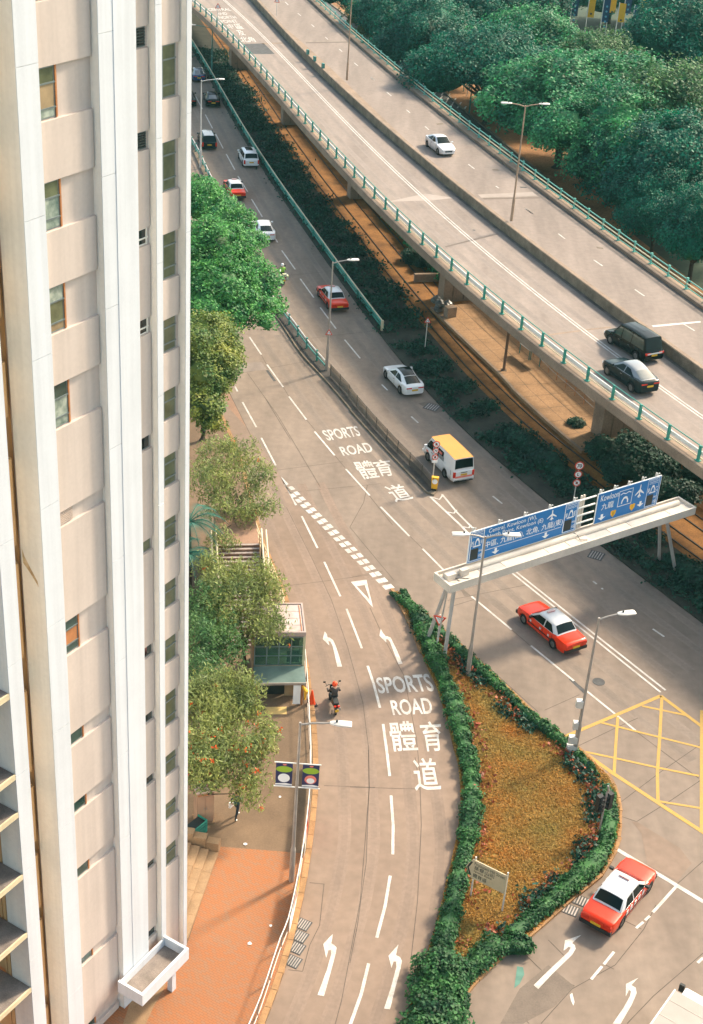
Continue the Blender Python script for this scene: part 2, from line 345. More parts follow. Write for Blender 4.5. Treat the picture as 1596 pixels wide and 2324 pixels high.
KL = GL(8, [(150, 700), (320, 1180), (520, 1640)]) + GL(11, [(690, 250), (795, 530), (912, 820), (1045, 1220), (1090, 1520), (1128, 1800), (1146, 2194)]) + GL(14, [(1132, 460), (1106, 700), (1060, 1010), (985, 1370), (880, 1750), (720, 2187), (560, 2540), (330, 3000)])
KL = spline([Vector((-32, 170, 0)), Vector((-24, 140, 0)), G(8, 20, 300)] + KL, 1.0)
IL = GL(12, [(352, 752), (480, 1000), (600, 1300), (690, 1500), (770, 1750), (830, 2000)]) + GL(15, [(862, 120), (885, 400), (850, 700), (772, 1050), (700, 1350), (610, 1650), (510, 1950), (420, 2250), (330, 2560)])
IL = spline(IL, 0.7)
IR = GL(12, [(372, 738), (560, 880), (780, 1075), (950, 1225), (1110, 1375), (1300, 1550), (1500, 1745)]) + GL(13, [(250, 1855), (420, 1985), (600, 2130), (735, 2270)]) + GL(16, [(820, 255), (882, 400), (897, 560), (882, 780), (800, 960), (700, 1090), (500, 1250), (250, 1470), (0, 1680)]) + GL(15, [(1300, 1580), (1000, 1860), (800, 2150), (640, 2500)])
IR = spline(IR, 0.7)
# warm concrete of the slip road: from the footpath kerb to the block markings and the island
BM = spline(GL(8, [(330, 1150), (640, 1500), (845, 1810)]) + GL(11, [(985, 45), (1190, 215), (1400, 415)]) + GL(12, [(130, 530), (352, 752)]), 1.0)
pink = [p for p in KL if p.y < 96]
slip = sheet_obj('slip_road', [(p.x, p.y) for p in BM] + [(p.x, p.y) for p in IL] + [(IR[-1].x+30, IR[-1].y-14), (10, -8), (-8, 20)] + [(p.x-0.3, p.y) for p in reversed(pink)], 'road', 0.008)
tag(slip, kind='structure')

def zline(k, pts, wd, name, m, parent, z=0.013, smooth=False):
    L = GL(k, pts) if k is not None else pts
    if smooth: L = spline(L, 0.8)
    A, B = lift(offset(L, -wd/2), z), lift(offset(L, wd/2), z); mb = MB(); mb.strip(B, A); return mb.build(name, m, parent)
def dash(k, a, b, wd=0.13, m='paint', parent=None, z=0.013): return zline(k, [a, b], wd, 'lane_dash', m, parent or road, z)
def poly_mark(k, pts, name, m='paint', parent=None, z=0.013):
    mb = MB(); mb.sheet(lift(GL(k, pts), z)); return mb.build(name, m, parent or road)
# ---- markings
for k, ds in {5: [((165, 770), (220, 870)), ((243, 915), (300, 1025)), ((325, 1070), (385, 1185)), ((410, 1230), (478, 1355)), ((503, 1405), (580, 1530)), ((612, 1590), (697, 1730)), ((770, 1850), (820, 1935)), ((853, 2000), (960, 2150))],
              8: [((1000, 230), (1108, 380)), ((1160, 460), (1285, 628)), ((1355, 717), (1478, 865)), ((595, 695), (690, 835)), ((735, 915), (865, 1095)), ((910, 1170), (1050, 1355)), ((1365, 1750), (1555, 1960)), ((480, 1090), (500, 1130)), ((540, 1215), (650, 1415)), ((690, 1500), (805, 1720))],
              9: [((255, 1075), (300, 1120)), ((490, 1330), (545, 1380)), ((1140, 1965), (1215, 2025))],
              11: [],
              12: [((245, 55), (475, 290)), ((580, 390), (760, 572)), ((970, 770), (1290, 1035))],
              13: [((155, 1220), (515, 1515)), ((610, 1590), (1030, 1930)), ((675, 680), (705, 705)), ((745, 738), (758, 749)), ((1175, 1080), (1270, 1145))],
              16: [((1596, 1740), (1550, 1782))]}.items():
    for a, b in ds: dash(k, a, b)
dash(8, (1115, 1450), (1275, 1640), m='paint_worn')
for k, ds in {11: [((1012, 130), (1138, 385)), ((1192, 495), (1320, 770)), ((1370, 870), (1492, 1185))],
              14: [((1722, 365), (1738, 835))]}.items():
    for a, b in ds:
        if k != 14: dash(k, a, b, z=0.017, parent=slip)
zline(12, [(142, 1325), (190, 1470), (240, 1660)], 0.14, 'lane_dash', 'paint', slip, 0.017)
zline(12, [(265, 1790), (300, 2050), (318, 2205)], 0.14, 'lane_dash', 'paint', slip, 0.0175)
zline(15, [(328, 365), (345, 600), (342, 835)], 0.14, 'lane_dash', 'paint', slip, 0.017)
zline(15, [(322, 1005), (280, 1250), (214, 1500)], 0.14, 'lane_dash', 'paint', slip, 0.017)
zline(15, [(150, 1705), (90, 1950), (5, 2187), (-80, 2420)], 0.14, 'lane_dash', 'paint', slip, 0.017)
# double line on the main carriageway, bottom right lanes
zline(13, [(-300, 352), (0, 615), (620, 1112), (1240, 1610)], 0.13, 'centre_line', 'paint', road)
zline(13, [(-275, 335), (25, 598), (650, 1095), (1282, 1593)], 0.13, 'centre_line', 'paint', road)
zline(16, [(880, 835), (1120, 980), (1360, 1125)], 0.22, 'stop_line', 'paint', road, 0.0135)
zline(16, [(1360, 1125), (1596, 1270), (1900, 1455)], 0.22, 'stop_line', 'paint', road, 0.0136)
zline(16, [(1378, 1135), (1175, 1360)], 0.14, 'lane_line', 'paint', road, 0.0145)
for a, b in (((1150, 1390), (1110, 1425)), ((1095, 1440), (1035, 1492)), ((850, 1690), (765, 1795)), ((750, 1812), (660, 1920))): dash(16, a, b, 0.12, 'paint_worn')
# nose of the dividing strip
zline(9, [(640, 1970), (880, 2194), (966, 2285)], 0.16, 'nose_line', 'paint', road)
zline(9, [(735, 1950), (850, 2090), (960, 2200), (1020, 2260)], 0.14, 'nose_line', 'paint', road)
zline(9, [(648, 1972), (715, 1992), (742, 1955)], 0.12, 'chevron_mark', 'paint', road, 0.0145)
zline(9, [(780, 2092), (830, 2102), (852, 2075)], 0.12, 'chevron_mark', 'paint', road, 0.0145)
zline(9, [(905, 2210), (950, 2218), (965, 2195)], 0.12, 'chevron_mark', 'paint', road, 0.0145)
# blocks between slip road and main road
poly_mark(8, [(845, 1808), (908, 1870), (890, 1880), (870, 1868), (975, 2035), (960, 2040)], 'merge_wedge', 'paint', road, 0.0165)
r1 = [G(8, 925, 1945), G(11, 1130, 150), G(11, 1382, 405), G(12, 318, 728)]; r2 = [G(8, 915, 1885), G(11, 1220, 193), G(11, 1477, 443), G(12, 355, 722)]
for row, nn in ((r1, 17), (r2, 18)):
    L = spline(row, 0.5); tot = sum((b-a).length for a, b in zip(L[:-1], L[1:])); stp = tot/nn
    for p, d in along(L, stp, stp*0.4)[:nn]:
        s = Vector((d.y, -d.x, 0)); mb = MB(); mb.sheet([Vector((*(p + d*a*stp*0.31 + s*b*0.16).xy, 0.017)) for a, b in ((-1, -1), (1, -1), (1, 1), (-1, 1))]); mb.build('block_mark', 'paint', slip)
mb = MB(); O = lift(GL(12, [(8, 655), (132, 638), (185, 862)]), 0.017); I = lift(GL(12, [(55, 690), (118, 680), (160, 800)]), 0.017)
mb.add(O+I, [(0, 3, 4, 1), (1, 4, 5, 2), (2, 5, 3, 0)]); mb.build('give_way_triangle', 'paint', slip)
# turn arrows
AR = [(11, [(1296, 1333), (1334, 1331), (1308, 1240), (1283, 1165), (1262, 1120), (1235, 1101), (1218, 1098), (1212, 1072), (1196, 1050), (1180, 1112), (1232, 1162), (1224, 1127), (1242, 1132), (1258, 1165), (1278, 1250)], slip),
      (12, [(388, 1313), (420, 1308), (375, 1200), (345, 1140), (325, 1100), (300, 1090), (285, 1090), (262, 1060), (246, 1030), (236, 1085), (292, 1140), (288, 1112), (305, 1115), (320, 1135), (350, 1215)], slip),
      (14, [(1138, 1957), (1190, 1966), (1245, 1770), (1285, 1620), (1290, 1580), (1272, 1560), (1248, 1545), (1255, 1505), (1260, 1470), (1184, 1550), (1207, 1662), (1225, 1600), (1245, 1598), (1248, 1630), (1212, 1760)], slip),
      (15, [(273, 2065), (320, 2072), (360, 1910), (405, 1740), (415, 1685), (400, 1655), (368, 1640), (378, 1590), (388, 1553), (308, 1645), (332, 1742), (348, 1690), (368, 1690), (372, 1730), (330, 1890)], slip),
      (16, [(178, 1970), (216, 2002), (330, 1880), (500, 1715), (530, 1665), (522, 1635), (500, 1618), (540, 1580), (576, 1550), (440, 1595), (428, 1682), (470, 1650), (488, 1655), (470, 1690), (300, 1850)], road),
      (16, [(838, 2293), (905, 2293), (1000, 2130), (1040, 2035), (1030, 1990), (995, 1970), (1030, 1930), (1055, 1908), (950, 1960), (948, 2065), (975, 2010), (992, 2020), (985, 2060), (930, 2160)], road)]
for k, pts, par in AR: poly_mark(k, pts, 'turn_arrow', 'paint', par, 0.017)
poly_mark(16, [(480, 2050), (500, 2035), (520, 2110), (510, 2140), (490, 2100)], 'worn_arrow', 'paint_worn', road, 0.015)
poly_mark(16, [(110, 1590), (150, 1600), (160, 1650), (140, 1672), (120, 1640)], 'worn_arrow', 'paint_worn', road, 0.015)
# lettering on the road
def word(t, k, tl, tr, bl, br, par, z=0.018, bold=0.018, name='road_lettering', m='paint'):
    c = [G(k, *bl, z), G(k, *br, z), G(k, *tr, z), G(k, *tl, z)]; return text_mesh(t, c, name, m, par, 0.0, bold if t.isascii() else 0.010)
word('SPORTS', 12, (203, 1418), (628, 1385), (232, 1545), (680, 1526), slip)
word('ROAD', 12, (318, 1597), (638, 1575), (345, 1718), (668, 1706), slip)
word('體', 12, (303, 1772), (503, 1762), (340, 2008), (548, 2002), slip)
word('育', 12, (552, 1772), (722, 1762), (596, 2008), (742, 2000), slip)
word('道', 15, (497, 68), (678, 60), (520, 326), (735, 320), slip)
word('SPORTS', 8, (1165, 1440), (1452, 1402), (1222, 1523), (1486, 1482), road)
word('ROAD', 8, (1306, 1572), (1545, 1533), (1345, 1644), (1590, 1610), road)
word('體', 9, (15, 1690), (168, 1678), (108, 1832), (242, 1816), road)
word('育', 9, (172, 1682), (312, 1664), (240, 1806), (356, 1800), road)
word('道', 9, (262, 1882), (416, 1866), (368, 2016), (514, 1984), road)
# yellow box junction
for pts, wd in (([(-40, 2180), (430, 1985), (840, 1812), (1242, 1640)], 0.22), ([(1242, 1640), (1596, 1905), (1900, 2130)], 0.22)):
    zline(13, pts, wd, 'yellow_box_line', 'yellow_paint', road, 0.014)
zline(16, [(560, -5), (840, 195), (1250, 465), (1596, 690), (1900, 890)], 0.24, 'yellow_box_line', 'yellow_paint', road, 0.0142)
zline(13, [(1250, 1655), (1235, 1950), (1213, 2282)], 0.17, 'yellow_box_line', 'yellow_paint', road, 0.0150)
zline(16, [(1213, 190), (1218, 440)], 0.17, 'yellow_box_line', 'yellow_paint', road, 0.0150)
zline(13, [(882, 1818), (868, 2000), (851, 2285)], 0.16, 'yellow_box_line', 'yellow_paint', road, 0.0151)
zline(16, [(849, 195), (848, 198)], 0.16, 'yellow_box_line', 'yellow_paint', road, 0.0149)
zline(16, [(1586, -330), (1584, 690)], 0.2, 'yellow_box_line', 'yellow_paint', road, 0.0152)
zline(13, [(1085, 1725), (1450, 1802)], 0.15, 'yellow_box_line', 'yellow_paint', road, 0.0158)
zline(13, [(735, 1862), (1596, 2078), (1800, 2128)], 0.15, 'yellow_box_line', 'yellow_paint', road, 0.0159)
zline(16, [(590, 12), (870, 72), (1220, 150), (1560, 218)], 0.15, 'yellow_box_line', 'yellow_paint', road, 0.0160)
zline(16, [(1222, 430), (1596, 492)], 0.15, 'yellow_box_line', 'yellow_paint', road, 0.0161)
# joints between concrete slabs, patches, gullies
J = [(8, [(430, 1130), (610, 1490), (740, 1750)]), (8, [(580, 985), (820, 1320), (1040, 1690), (1165, 1900)]), (8, [(690, 840), (735, 920)]), (8, [(865, 1095), (910, 1170)]), (8, [(1050, 1355), (1120, 1440)]), (8, [(780, 1762), (1340, 1690)]), (8, [(880, 1938), (1640, 1866)]),
     (8, [(1275, 1640), (1360, 1740)]), (8, [(720, 1180), (920, 1510)]), (8, [(520, 985), (1050, 890)]), (8, [(870, 205), (1260, 170)]), (8, [(1090, 705), (1590, 645)]),
     (12, [(480, 292), (580, 388)]), (12, [(765, 575), (960, 768)]), (12, [(780, 802), (1400, 680)]), (12, [(785, 858), (1000, 792)]), (12, [(1292, 1038), (1440, 1164)]), (12, [(780, 1060), (1100, 1330), (1500, 1690)]), (12, [(0, 218), (110, 20), (140, -120)]), (12, [(0, 218), (250, 520), (350, 640)]), (12, [(150, -40), (340, 200)]),
     (13, [(270, 1760), (560, 1630)]), (13, [(560, 2055), (850, 1915), (1050, 1825)]), (13, [(520, 1520), (605, 1588)]), (13, [(1030, 1935), (1330, 2160), (1560, 2330)]), (16, [(890, 450), (1260, 170), (1596, -60)]), (16, [(1040, 600), (1330, 420), (1596, 240)]), (16, [(890, 550), (1040, 600)]),
     (16, [(1370, 1130), (1596, 930)]), (16, [(1200, 1300), (1100, 1500), (860, 1800), (500, 2000), (240, 2290)]), (16, [(0, 2160), (140, 2290)]), (16, [(1596, 1700), (1180, 2060), (960, 2290)]), (16, [(110, 1715), (250, 1850), (520, 1975)]), (16, [(300, 1590), (430, 1720)]), (16, [(120, 2000), (330, 1840)]), (16, [(930, 1425), (1080, 1500)]), (16, [(780, 1800), (850, 1835)])]
for k, pts in J: zline(k, pts, 0.035, 'slab_joint', 'joint', road, 0.0095)
J2 = [(11, [(890, 60), (1100, 480), (1250, 800), (1380, 1180), (1500, 1620), (1548, 2000)]), (14, [(1545, 0), (1552, 300), (1480, 1200), (1330, 2000), (1280, 2187)]), (11, [(880, 688), (1260, 640), (1596, 592)]), (14, [(1190, 285), (1596, 300)]), (15, [(150, 0), (152, 300), (130, 900), (60, 1400), (0, 1700)]),
      (15, [(520, 60), (560, 310), (570, 600), (540, 1200), (490, 1650)]), (15, [(0, 297), (440, 310), (560, 312)]), (12, [(160, 860), (270, 1100), (430, 1400), (530, 1900), (560, 2190)]), (12, [(0, 620), (140, 590), (260, 570)]), (14, [(1190, 1070), (1155, 1400), (1075, 1560), (1020, 1765)]), (14, [(1075, 1060), (1195, 1072)]), (14, [(905, 1755), (1020, 1768)])]
for k, pts in J2: zline(k, pts, 0.03, 'slab_joint', 'joint', slip, 0.0125)
def grate(k, x, y, sx, sy, par, z=0.018):
    c = G(k, x, y); t = thing2 = None
    mb = MB(); rz = R(-24)
    mb.box((c.x, c.y, z), (sx, sy, 0.012), rz); o = mb.build('gully_frame', 'tar', par)
    m2 = MB(); q = Matrix.Rotation(rz, 3, 'Z')
    for i in range(5): m2.box(Vector((c.x, c.y, z+0.009)) + q @ Vector(((i-2)*sx/5.6, 0, 0)), (sx/12, sy*0.86, 0.01), rz)
    m2.build('gully_bar', 'steel', o)
for x, y in ((1025, 1395), (1000, 1490), (975, 1582), (945, 1690)): grate(14, x, y, 0.62, 0.62, slip)
for x, y in ((575, 1265), (485, 1340)): grate(16, x, y, 0.75, 0.62, road)
grate(9, 655, 1255, 1.1, 1.1, road); grate(13, 702, 465, 0.95, 1.0, road)
mb = MB(); c = G(13, 722, 1522); mb.lathe([(0.36, 0.012), (0.36, 0.02), (0.3, 0.022)], 16, (c.x, c.y, 0)); mb.build('manhole_cover', 'tar', road)
poly_mark(8, [(725, 962), (745, 958), (808, 1045), (788, 1050)], 'trench_patch', 'tar', road, 0.011)
poly_mark(8, [(530, 905), (690, 893), (735, 955), (640, 965), (505, 980)], 'repair_patch', 'deck', road, 0.0105)
poly_mark(9, [(545, 1225), (640, 1205), (775, 1282), (680, 1305)], 'repair_patch', 'patch', road, 0.0105)
poly_mark(13, [(470, 1500), (500, 1495), (612, 1600), (598, 1622)], 'repair_patch', 'tar', road, 0.0105)
poly_mark(12, [(875, 705), (895, 705), (960, 760), (915, 770)], 'repair_patch', 'patch', road, 0.0105)
poly_mark(16, [(40, 1810), (90, 1820), (100, 1880), (60, 1960), (15, 1995)], 'repair_patch', mat('green_patch', (0.10, 0.22, 0.17), 0.9, 0.2, 2.0), road, 0.0105)
poly_mark(16, [(1000, 600), (1040, 600), (1400, 820), (1500, 950), (1380, 1100), (1130, 960), (1080, 700)], 'repair_patch', 'road', road, 0.0105)
poly_mark(16, [(300, 1800), (520, 1980), (350, 2150), (90, 2290), (-100, 2290), (60, 2000)], 'repair_patch', 'patch', road, 0.0100)

# tyre-darkened tracks along the lanes
def tracks(line, offs, par, z, base, nm):
    m1 = mat(nm+'_worn_edge', tuple(c*0.94 for c in base), 0.85, 0.12, 0.3, fine=0.08); m2 = mat(nm+'_worn', tuple(c*0.87 for c in base), 0.83, 0.14, 0.3, fine=0.08)
    for i, o in enumerate(offs):
        for a, wd, m_, dz in ((0, 0.62, m1, 0.0), (0, 0.30, m2, 0.0006)): zline(None, offset(line, o+a), wd, 'tyre_track', m_, par, z+dz)
SLL = spline(GL(11, [(900, -120), (1012, 130), (1192, 495), (1370, 870), (1492, 1185)]) + GL(12, [(142, 1325), (240, 1660), (300, 2050)]) + GL(15, [(328, 365), (345, 600), (342, 835), (280, 1250), (214, 1500), (90, 1950), (-80, 2420)]), 0.8)
tracks(SLL, (2.35, 0.95, -0.95, -2.3), slip, 0.0095, (0.25, 0.18, 0.132), 'slip')
MLL = spline(GL(8, [(595, 695), (735, 915), (910, 1170), (1115, 1450), (1365, 1750)]) + GL(12, [(245, 55), (580, 390), (970, 770), (1440, 1165)]) + GL(13, [(610, 1590), (1030, 1930), (1400, 2230)]), 1.5)
tracks(MLL, (-0.95, -2.4), road, 0.0065, (0.228, 0.178, 0.137), 'main')
MLR = spline(GL(5, [(60, 580), (165, 770), (325, 1070), (503, 1405), (697, 1730), (853, 2000)]) + GL(8, [(1000, 230), (1160, 460), (1355, 717)]) + GL(9, [(255, 1075), (490, 1330), (815, 1650), (1140, 1965)]) + GL(13, [(690, 695), (1175, 1080), (1596, 1390)]), 1.5)
tracks(MLR, (0.95, 2.4, -0.95, -2.4), road, 0.0067, (0.228, 0.178, 0.137), 'main')

# ---- footpath beside the slip road
FPZ = 0.13
inner = [Vector((-60, 30, 0)), Vector((-60, 170, 0))]
near = [p for p in KL if p.y < 172]
fp = [(p.x, p.y) for p in near] + [(near[-1].x-2, 6), (-60, 6), (-60, 170)]
mb = MB(); mb.prism(fp, 0.0, FPZ); foot = mb.build('footpath', 'pave_brown'); tag(foot, kind='structure')
for i, (p, d) in enumerate(along([q for q in KL if 10 < q.y < 98], 0.95)):
    mb = MB(); s = Vector((d.y, -d.x, 0)); c = p - s*0.13*(-1 if False else 1); mb.box((p.x - s.x*(-0.14), p.y - s.y*(-0.14), (FPZ+0.012)/2), (0.92, 0.28, FPZ+0.012), math.atan2(d.y, d.x)); mb.build('kerb_stone', 'kerb', foot)
# red paving nearest the camera, with its bricks
def brick_mat():
    m = mat('red_bricks', (0.50, 0.21, 0.07), 0.9, 0.12, 0.6, bump=0.1); t = m.node_tree; N, L = t.nodes, t.links; b = N['Principled BSDF']
    geo = N.new('ShaderNodeNewGeometry'); mp = N.new('ShaderNodeMapping'); mp.inputs['Rotation'].default_value = (0, 0, R(28)); L.new(geo.outputs['Position'], mp.inputs[0])
    br = N.new('ShaderNodeTexBrick'); br.inputs['Scale'].default_value = 1.0; br.inputs['Brick Width'].default_value = 0.22; br.inputs['Row Height'].default_value = 0.11; br.inputs['Mortar Size'].default_value = 0.008; br.inputs['Bias'].default_value = -0.25
    br.inputs['Color1'].default_value = (0.36, 0.135, 0.05, 1); br.inputs['Color2'].default_value = (0.26, 0.16, 0.10, 1); br.inputs['Mortar'].default_value = (0.17, 0.08, 0.035, 1); L.new(mp.outputs[0], br.inputs[0])
    nz = N.new('ShaderNodeTexNoise'); nz.inputs['Scale'].default_value = 1.1; nz.inputs['Detail'].default_value = 4; L.new(geo.outputs['Position'], nz.inputs['Vector'])
    mr = N.new('ShaderNodeMapRange'); mr.inputs[1].default_value = 0.35; mr.inputs[2].default_value = 0.7; L.new(nz.outputs['Fac'], mr.inputs[0])
    mx = N.new('ShaderNodeMix'); mx.data_type = 'RGBA'; mx.inputs[6].default_value = (0.35, 0.13, 0.045, 1); mx.inputs[7].default_value = (0.30, 0.15, 0.07, 1); L.new(mr.outputs[0], mx.inputs[0])
    m2 = N.new('ShaderNodeMix'); m2.data_type = 'RGBA'; m2.inputs[0].default_value = 0.75; L.new(br.outputs[0], m2.inputs[7]); L.new(mx.outputs[2], m2.inputs[6]); L.new(m2.outputs[2], b.inputs['Base Color']); return m
brick = brick_mat()
kred = [p for p in KL if p.y < G(14, 1095, 760).y]
rp = [(p.x-0.3*0.97, p.y+0.02) for p in kred] + [(-14, 6), (-40, 6), (-40, 40)] + [tuple(G(14, 100, 1560).xy), tuple(G(14, 345, 830).xy), tuple(G(14, 330, 785).xy)]
sheet_obj('red_paving', rp, brick, FPZ+0.004, foot)
poly_mark(4, [(1140, 2000), (1400, 1985), (1300, 2160), (1180, 2420), (1000, 2420)], 'pale_paving', 'stone', foot, FPZ+0.008)
pc = G(14, 900, 1075)
# pale pink paved strip up the slip road, behind the trees
poly_mark(8, [(330, 1110), (430, 1125), (520, 1310), (610, 1500), (735, 1780), (560, 1800), (420, 1500), (310, 1200)], 'pink_paving', 'pave_pink', road, 0.0065)

# ---- dividing strip between slip road and main road
ML = GL(5, [(60, 1080), (150, 1230), (250, 1460)]) + GL(8, [(600, 260), (840, 590), (1000, 830), (1200, 1050), (1400, 1285)]) + GL(9, [(0, 1290), (300, 1620), (500, 1830), (610, 1945)])
MR = GL(5, [(90, 1060), (185, 1210), (320, 1470)]) + GL(8, [(700, 250), (900, 520), (1010, 650), (1230, 935), (1400, 1115)]) + GL(9, [(0, 1120), (200, 1370), (400, 1590), (600, 1790), (700, 1920)])
ML, MR = spline(ML, 1.0), spline(MR, 1.0)
tip = G(9, 670, 1965)
mb = MB(); mb.prism([(p.x, p.y) for p in ML] + [(tip.x, tip.y)] + [(p.x, p.y) for p in reversed(MR)], 0, 0.14); med = mb.build('dividing_strip', 'concrete_dirty'); tag(med, kind='structure')
sheet_obj('dark_paving', [(p.x+0.12, p.y+0.02) for p in ML if p.y < 150] + [(p.x-0.15, p.y) for p in reversed(MR) if p.y < 150], mat('median_dark', (0.052, 0.046, 0.04), 0.95, 0.4, 1.0, fine=0.3), 0.144, med)

# ---- island with turf
isl = [(p.x, p.y) for p in IL] + [(p.x, p.y) for p in reversed(IR)]
mb = MB(); mb.prism(isl, 0, 0.13); island = mb.build('traffic_island', 'turf'); tag(island, kind='structure')
for i, (p, d) in enumerate(along([q for q in IR if q.y < 66], 0.95) + along([q for q in IL if q.y > 66], 0.95)):
    mb = MB(); mb.box((p.x, p.y, 0.072), (0.92, 0.2, 0.145), math.atan2(d.y, d.x)); mb.build('kerb_stone', 'kerb', island)

# ---- verge, tram bed, platform under the flyover
VB = offset(RB, -4.3)
# travel runs far -> near, so the flyover side is on the left (negative offset)
mb = MB(); mb.prism([(p.x, p.y) for p in RB] + [(p.x, p.y) for p in reversed(VB)], 0, 0.12); verge = mb.build('verge', 'verge'); tag(verge, kind='structure')
TB = offset(RB, -9.6)
mb = MB(); A, B = lift(offset(RB, -4.32), 0.03), lift(TB, 0.03); mb.strip(A, B); tram = mb.build('tram_bed', 'tram_bed'); tag(tram, kind='structure')
for off in (-4.95, -6.0, -7.6, -8.65):
    L = lift(offset(RB, off), 0.09); mb = MB()
    mb.strip(offset(L, 0.045), offset(L, -0.045)); mb.strip(lift(offset(L, -0.045), 0.09), lift(offset(L, -0.045), 0.03)); mb.strip(lift(offset(L, 0.045), 0.03), lift(offset(L, 0.045), 0.09)); mb.build('tram_rail', mat('rail_steel', (0.05, 0.038, 0.03), 0.5, 0.2, 2.0, metal=0.5), tram)
UN = offset(RB, -34)
mb = MB(); mb.strip(lift(offset(RB, -9.62), 0.02), lift(UN, 0.02)); under = mb.build('earth_bank', 'soil'); tag(under, kind='structure')
pe = spline(GL(9, [(640, 455), (1200, 995)], 0.3) + GL(10, [(0, 1160), (300, 1440), (580, 1680)], 0.3), 1.0)
pf = offset(pe, -7.5)
mb = MB(); mb.prism([(p.x, p.y) for p in pe] + [(p.x, p.y) for p in reversed(pf)], 0.0, 0.3); plat = mb.build('tram_platform', 'platform'); tag(plat, kind='structure')
zline(None, offset(pe, -2.6), 0.05, 'slab_joint', 'joint', plat, 0.304)
for off in (-1.3, -3.9): zline(None, offset(pe, off), 0.03, 'slab_joint', 'joint', plat, 0.3045)
for p, d in along(pe, 2.2, 1.0): s = Vector((-d.y, d.x, 0)); zline(None, [p + s*0.05, p + s*7], 0.03, 'slab_joint', 'joint', plat, 0.305)
mb = MB(); mb.strip(lift(offset(pe, 0.02), 0.302), lift(offset(pe, -0.22), 0.302)); mb.build('platform_edge', 'concrete', plat)
# ================================================================== flyover
DZ, DZ2 = 7.0, 4.8                          # levels of the near and the far carriageway
def extend(L, a, b):
    L = [Vector(p) for p in L]; return [L[0] + (L[0]-L[2]).normalized()*a] + L + [L[-1] + (L[-1]-L[-3]).normalized()*b]
FL = extend(GL(5, [(190, 75), (360, 240), (780, 700), (1170, 1110)], DZ+0.25) + GL(6, [(160, 1530), (600, 1975)], DZ+0.25) + GL(9, [(860, 215), (1320, 600)], DZ+0.25) + GL(10, [(210, 780), (610, 1080), (1080, 1415), (1330, 1600)], DZ+0.25), 95, 45)
def smooth_line(L, z, y0, y1, deg=3):
    """one even curve x(y) through slightly scattered points, straight beyond them"""
    P = L[1:-1]; ys = np.array([p.y for p in P]); xs = np.array([p.x for p in P]); m0 = ys.mean(); co = np.polyfit(ys-m0, xs, deg); dc = np.polyder(co); lo, hi = ys.min(), ys.max(); o = []
    for y in np.arange(y0, y1, -2.0):
        yc = min(max(y, lo), hi); o.append(Vector((float(np.polyval(co, yc-m0) + np.polyval(dc, yc-m0)*(y-yc)), float(y), z)))
    return o
FL = smooth_line(FL, DZ, 300, 50)
MN = extend(GL(5, [(820, 240), (1330, 790)], DZ) + GL(6, [(350, 1090), (880, 1590), (1300, 1900)], DZ) + GL(10, [(700, 480), (1300, 900), (1590, 1080)], DZ), 110, 45)
MN = smooth_line(MN, DZ, 305, 52, 2)
FK = extend(GL(5, [(1060, 0), (1596, 510)], DZ2) + GL(6, [(460, 650), (1050, 1190), (1590, 1580)], DZ2) + GL(7, [(690, 2010)], DZ2) + GL(10, [(960, 30), (1590, 470)], DZ2), 95, 50)
FK = smooth_line(FK, DZ2, 310, 54, 2)
fly = thing('flyover', 'concrete road flyover with two pale carriageways crossing behind the main road', 'flyover', FL[len(FL)//2].to_tuple()[:2] + (0,))
def ribbon(name, A, B, m, parent):
    """sheet between two lines of different sampling (A right of travel, B left)"""
    n = 90
    def res(L):
        d = [0]
        for a, b in zip(L[:-1], L[1:]): d.append(d[-1]+(b-a).length)
        ds = np.linspace(0, d[-1], n); arr = np.array([tuple(p) for p in L]); return [Vector([np.interp(t, d, arr[:, i]) for i in range(3)]) for t in ds]
    # match by y so that both ends agree
    def by_y(L):
        ys = np.array([p.y for p in L])[::-1]; xs = np.array([p.x for p in L])[::-1]; return lambda y: float(np.interp(y, ys, xs))
    fa, fb = by_y(A), by_y(B); y0 = min(A[0].y, B[0].y); y1 = max(A[-1].y, B[-1].y)
    a2 = [p for p in A if y1-1 <= p.y <= y0+1]; b2 = [p for p in B if y1-1 <= p.y <= y0+1]
    a2, b2 = res(a2), res(b2); mb = MB(); mb.strip(a2, b2); o = mb.build(name, m, parent); return o
ribbon('carriageway', offset(FL, -0.3), offset(MN, 0.0), 'deck', fly)
B2 = lift(offset(MN, -2.3), DZ2)
ribbon('carriageway', B2, FK, 'deck', fly)
def beam(L, x0, x1, z0, z1, name, m, parent):
    """long block between offsets x0 > x1 (right > left), z0 below z1"""
    r0, r1 = offset(L, x0), offset(L, x1); mb = MB()
    a, b, c, d = lift(r0, z0), lift(r0, z1), lift(r1, z1), lift(r1, z0)
    mb.strip(a, b); mb.strip(b, c); mb.strip(c, d); mb.strip(d, a); n = len(L)
    mb.add([a[0], b[0], c[0], d[0], a[-1], b[-1], c[-1], d[-1]], [(0, 1, 2, 3), (7, 6, 5, 4)]); return mb.build(name, m, parent)
beam(FL, 0.42, -0.32, DZ-0.42, DZ+0.22, 'edge_beam', 'concrete', fly)
beam(FL, 0.40, -9.4, DZ-0.45, DZ-0.06, 'deck_slab', 'concrete', fly)
beam(FL, -2.4, -7.6, DZ-1.75, DZ-0.46, 'girder', 'concrete_dirty', fly)
beam(MN, 0.0, -0.48, DZ-0.4, DZ+0.82, 'median_barrier', 'concrete_dirty', fly)
beam(MN, -0.06, -0.42, DZ+0.821, DZ+0.86, 'barrier_coping', 'concrete', fly)
beam(FK, 8.2, -0.6, DZ2-0.42, DZ2-0.05, 'deck_slab', 'concrete', fly)
beam(FK, 6.4, 1.4, DZ2-1.6, DZ2-0.43, 'girder', 'concrete_dirty', fly)
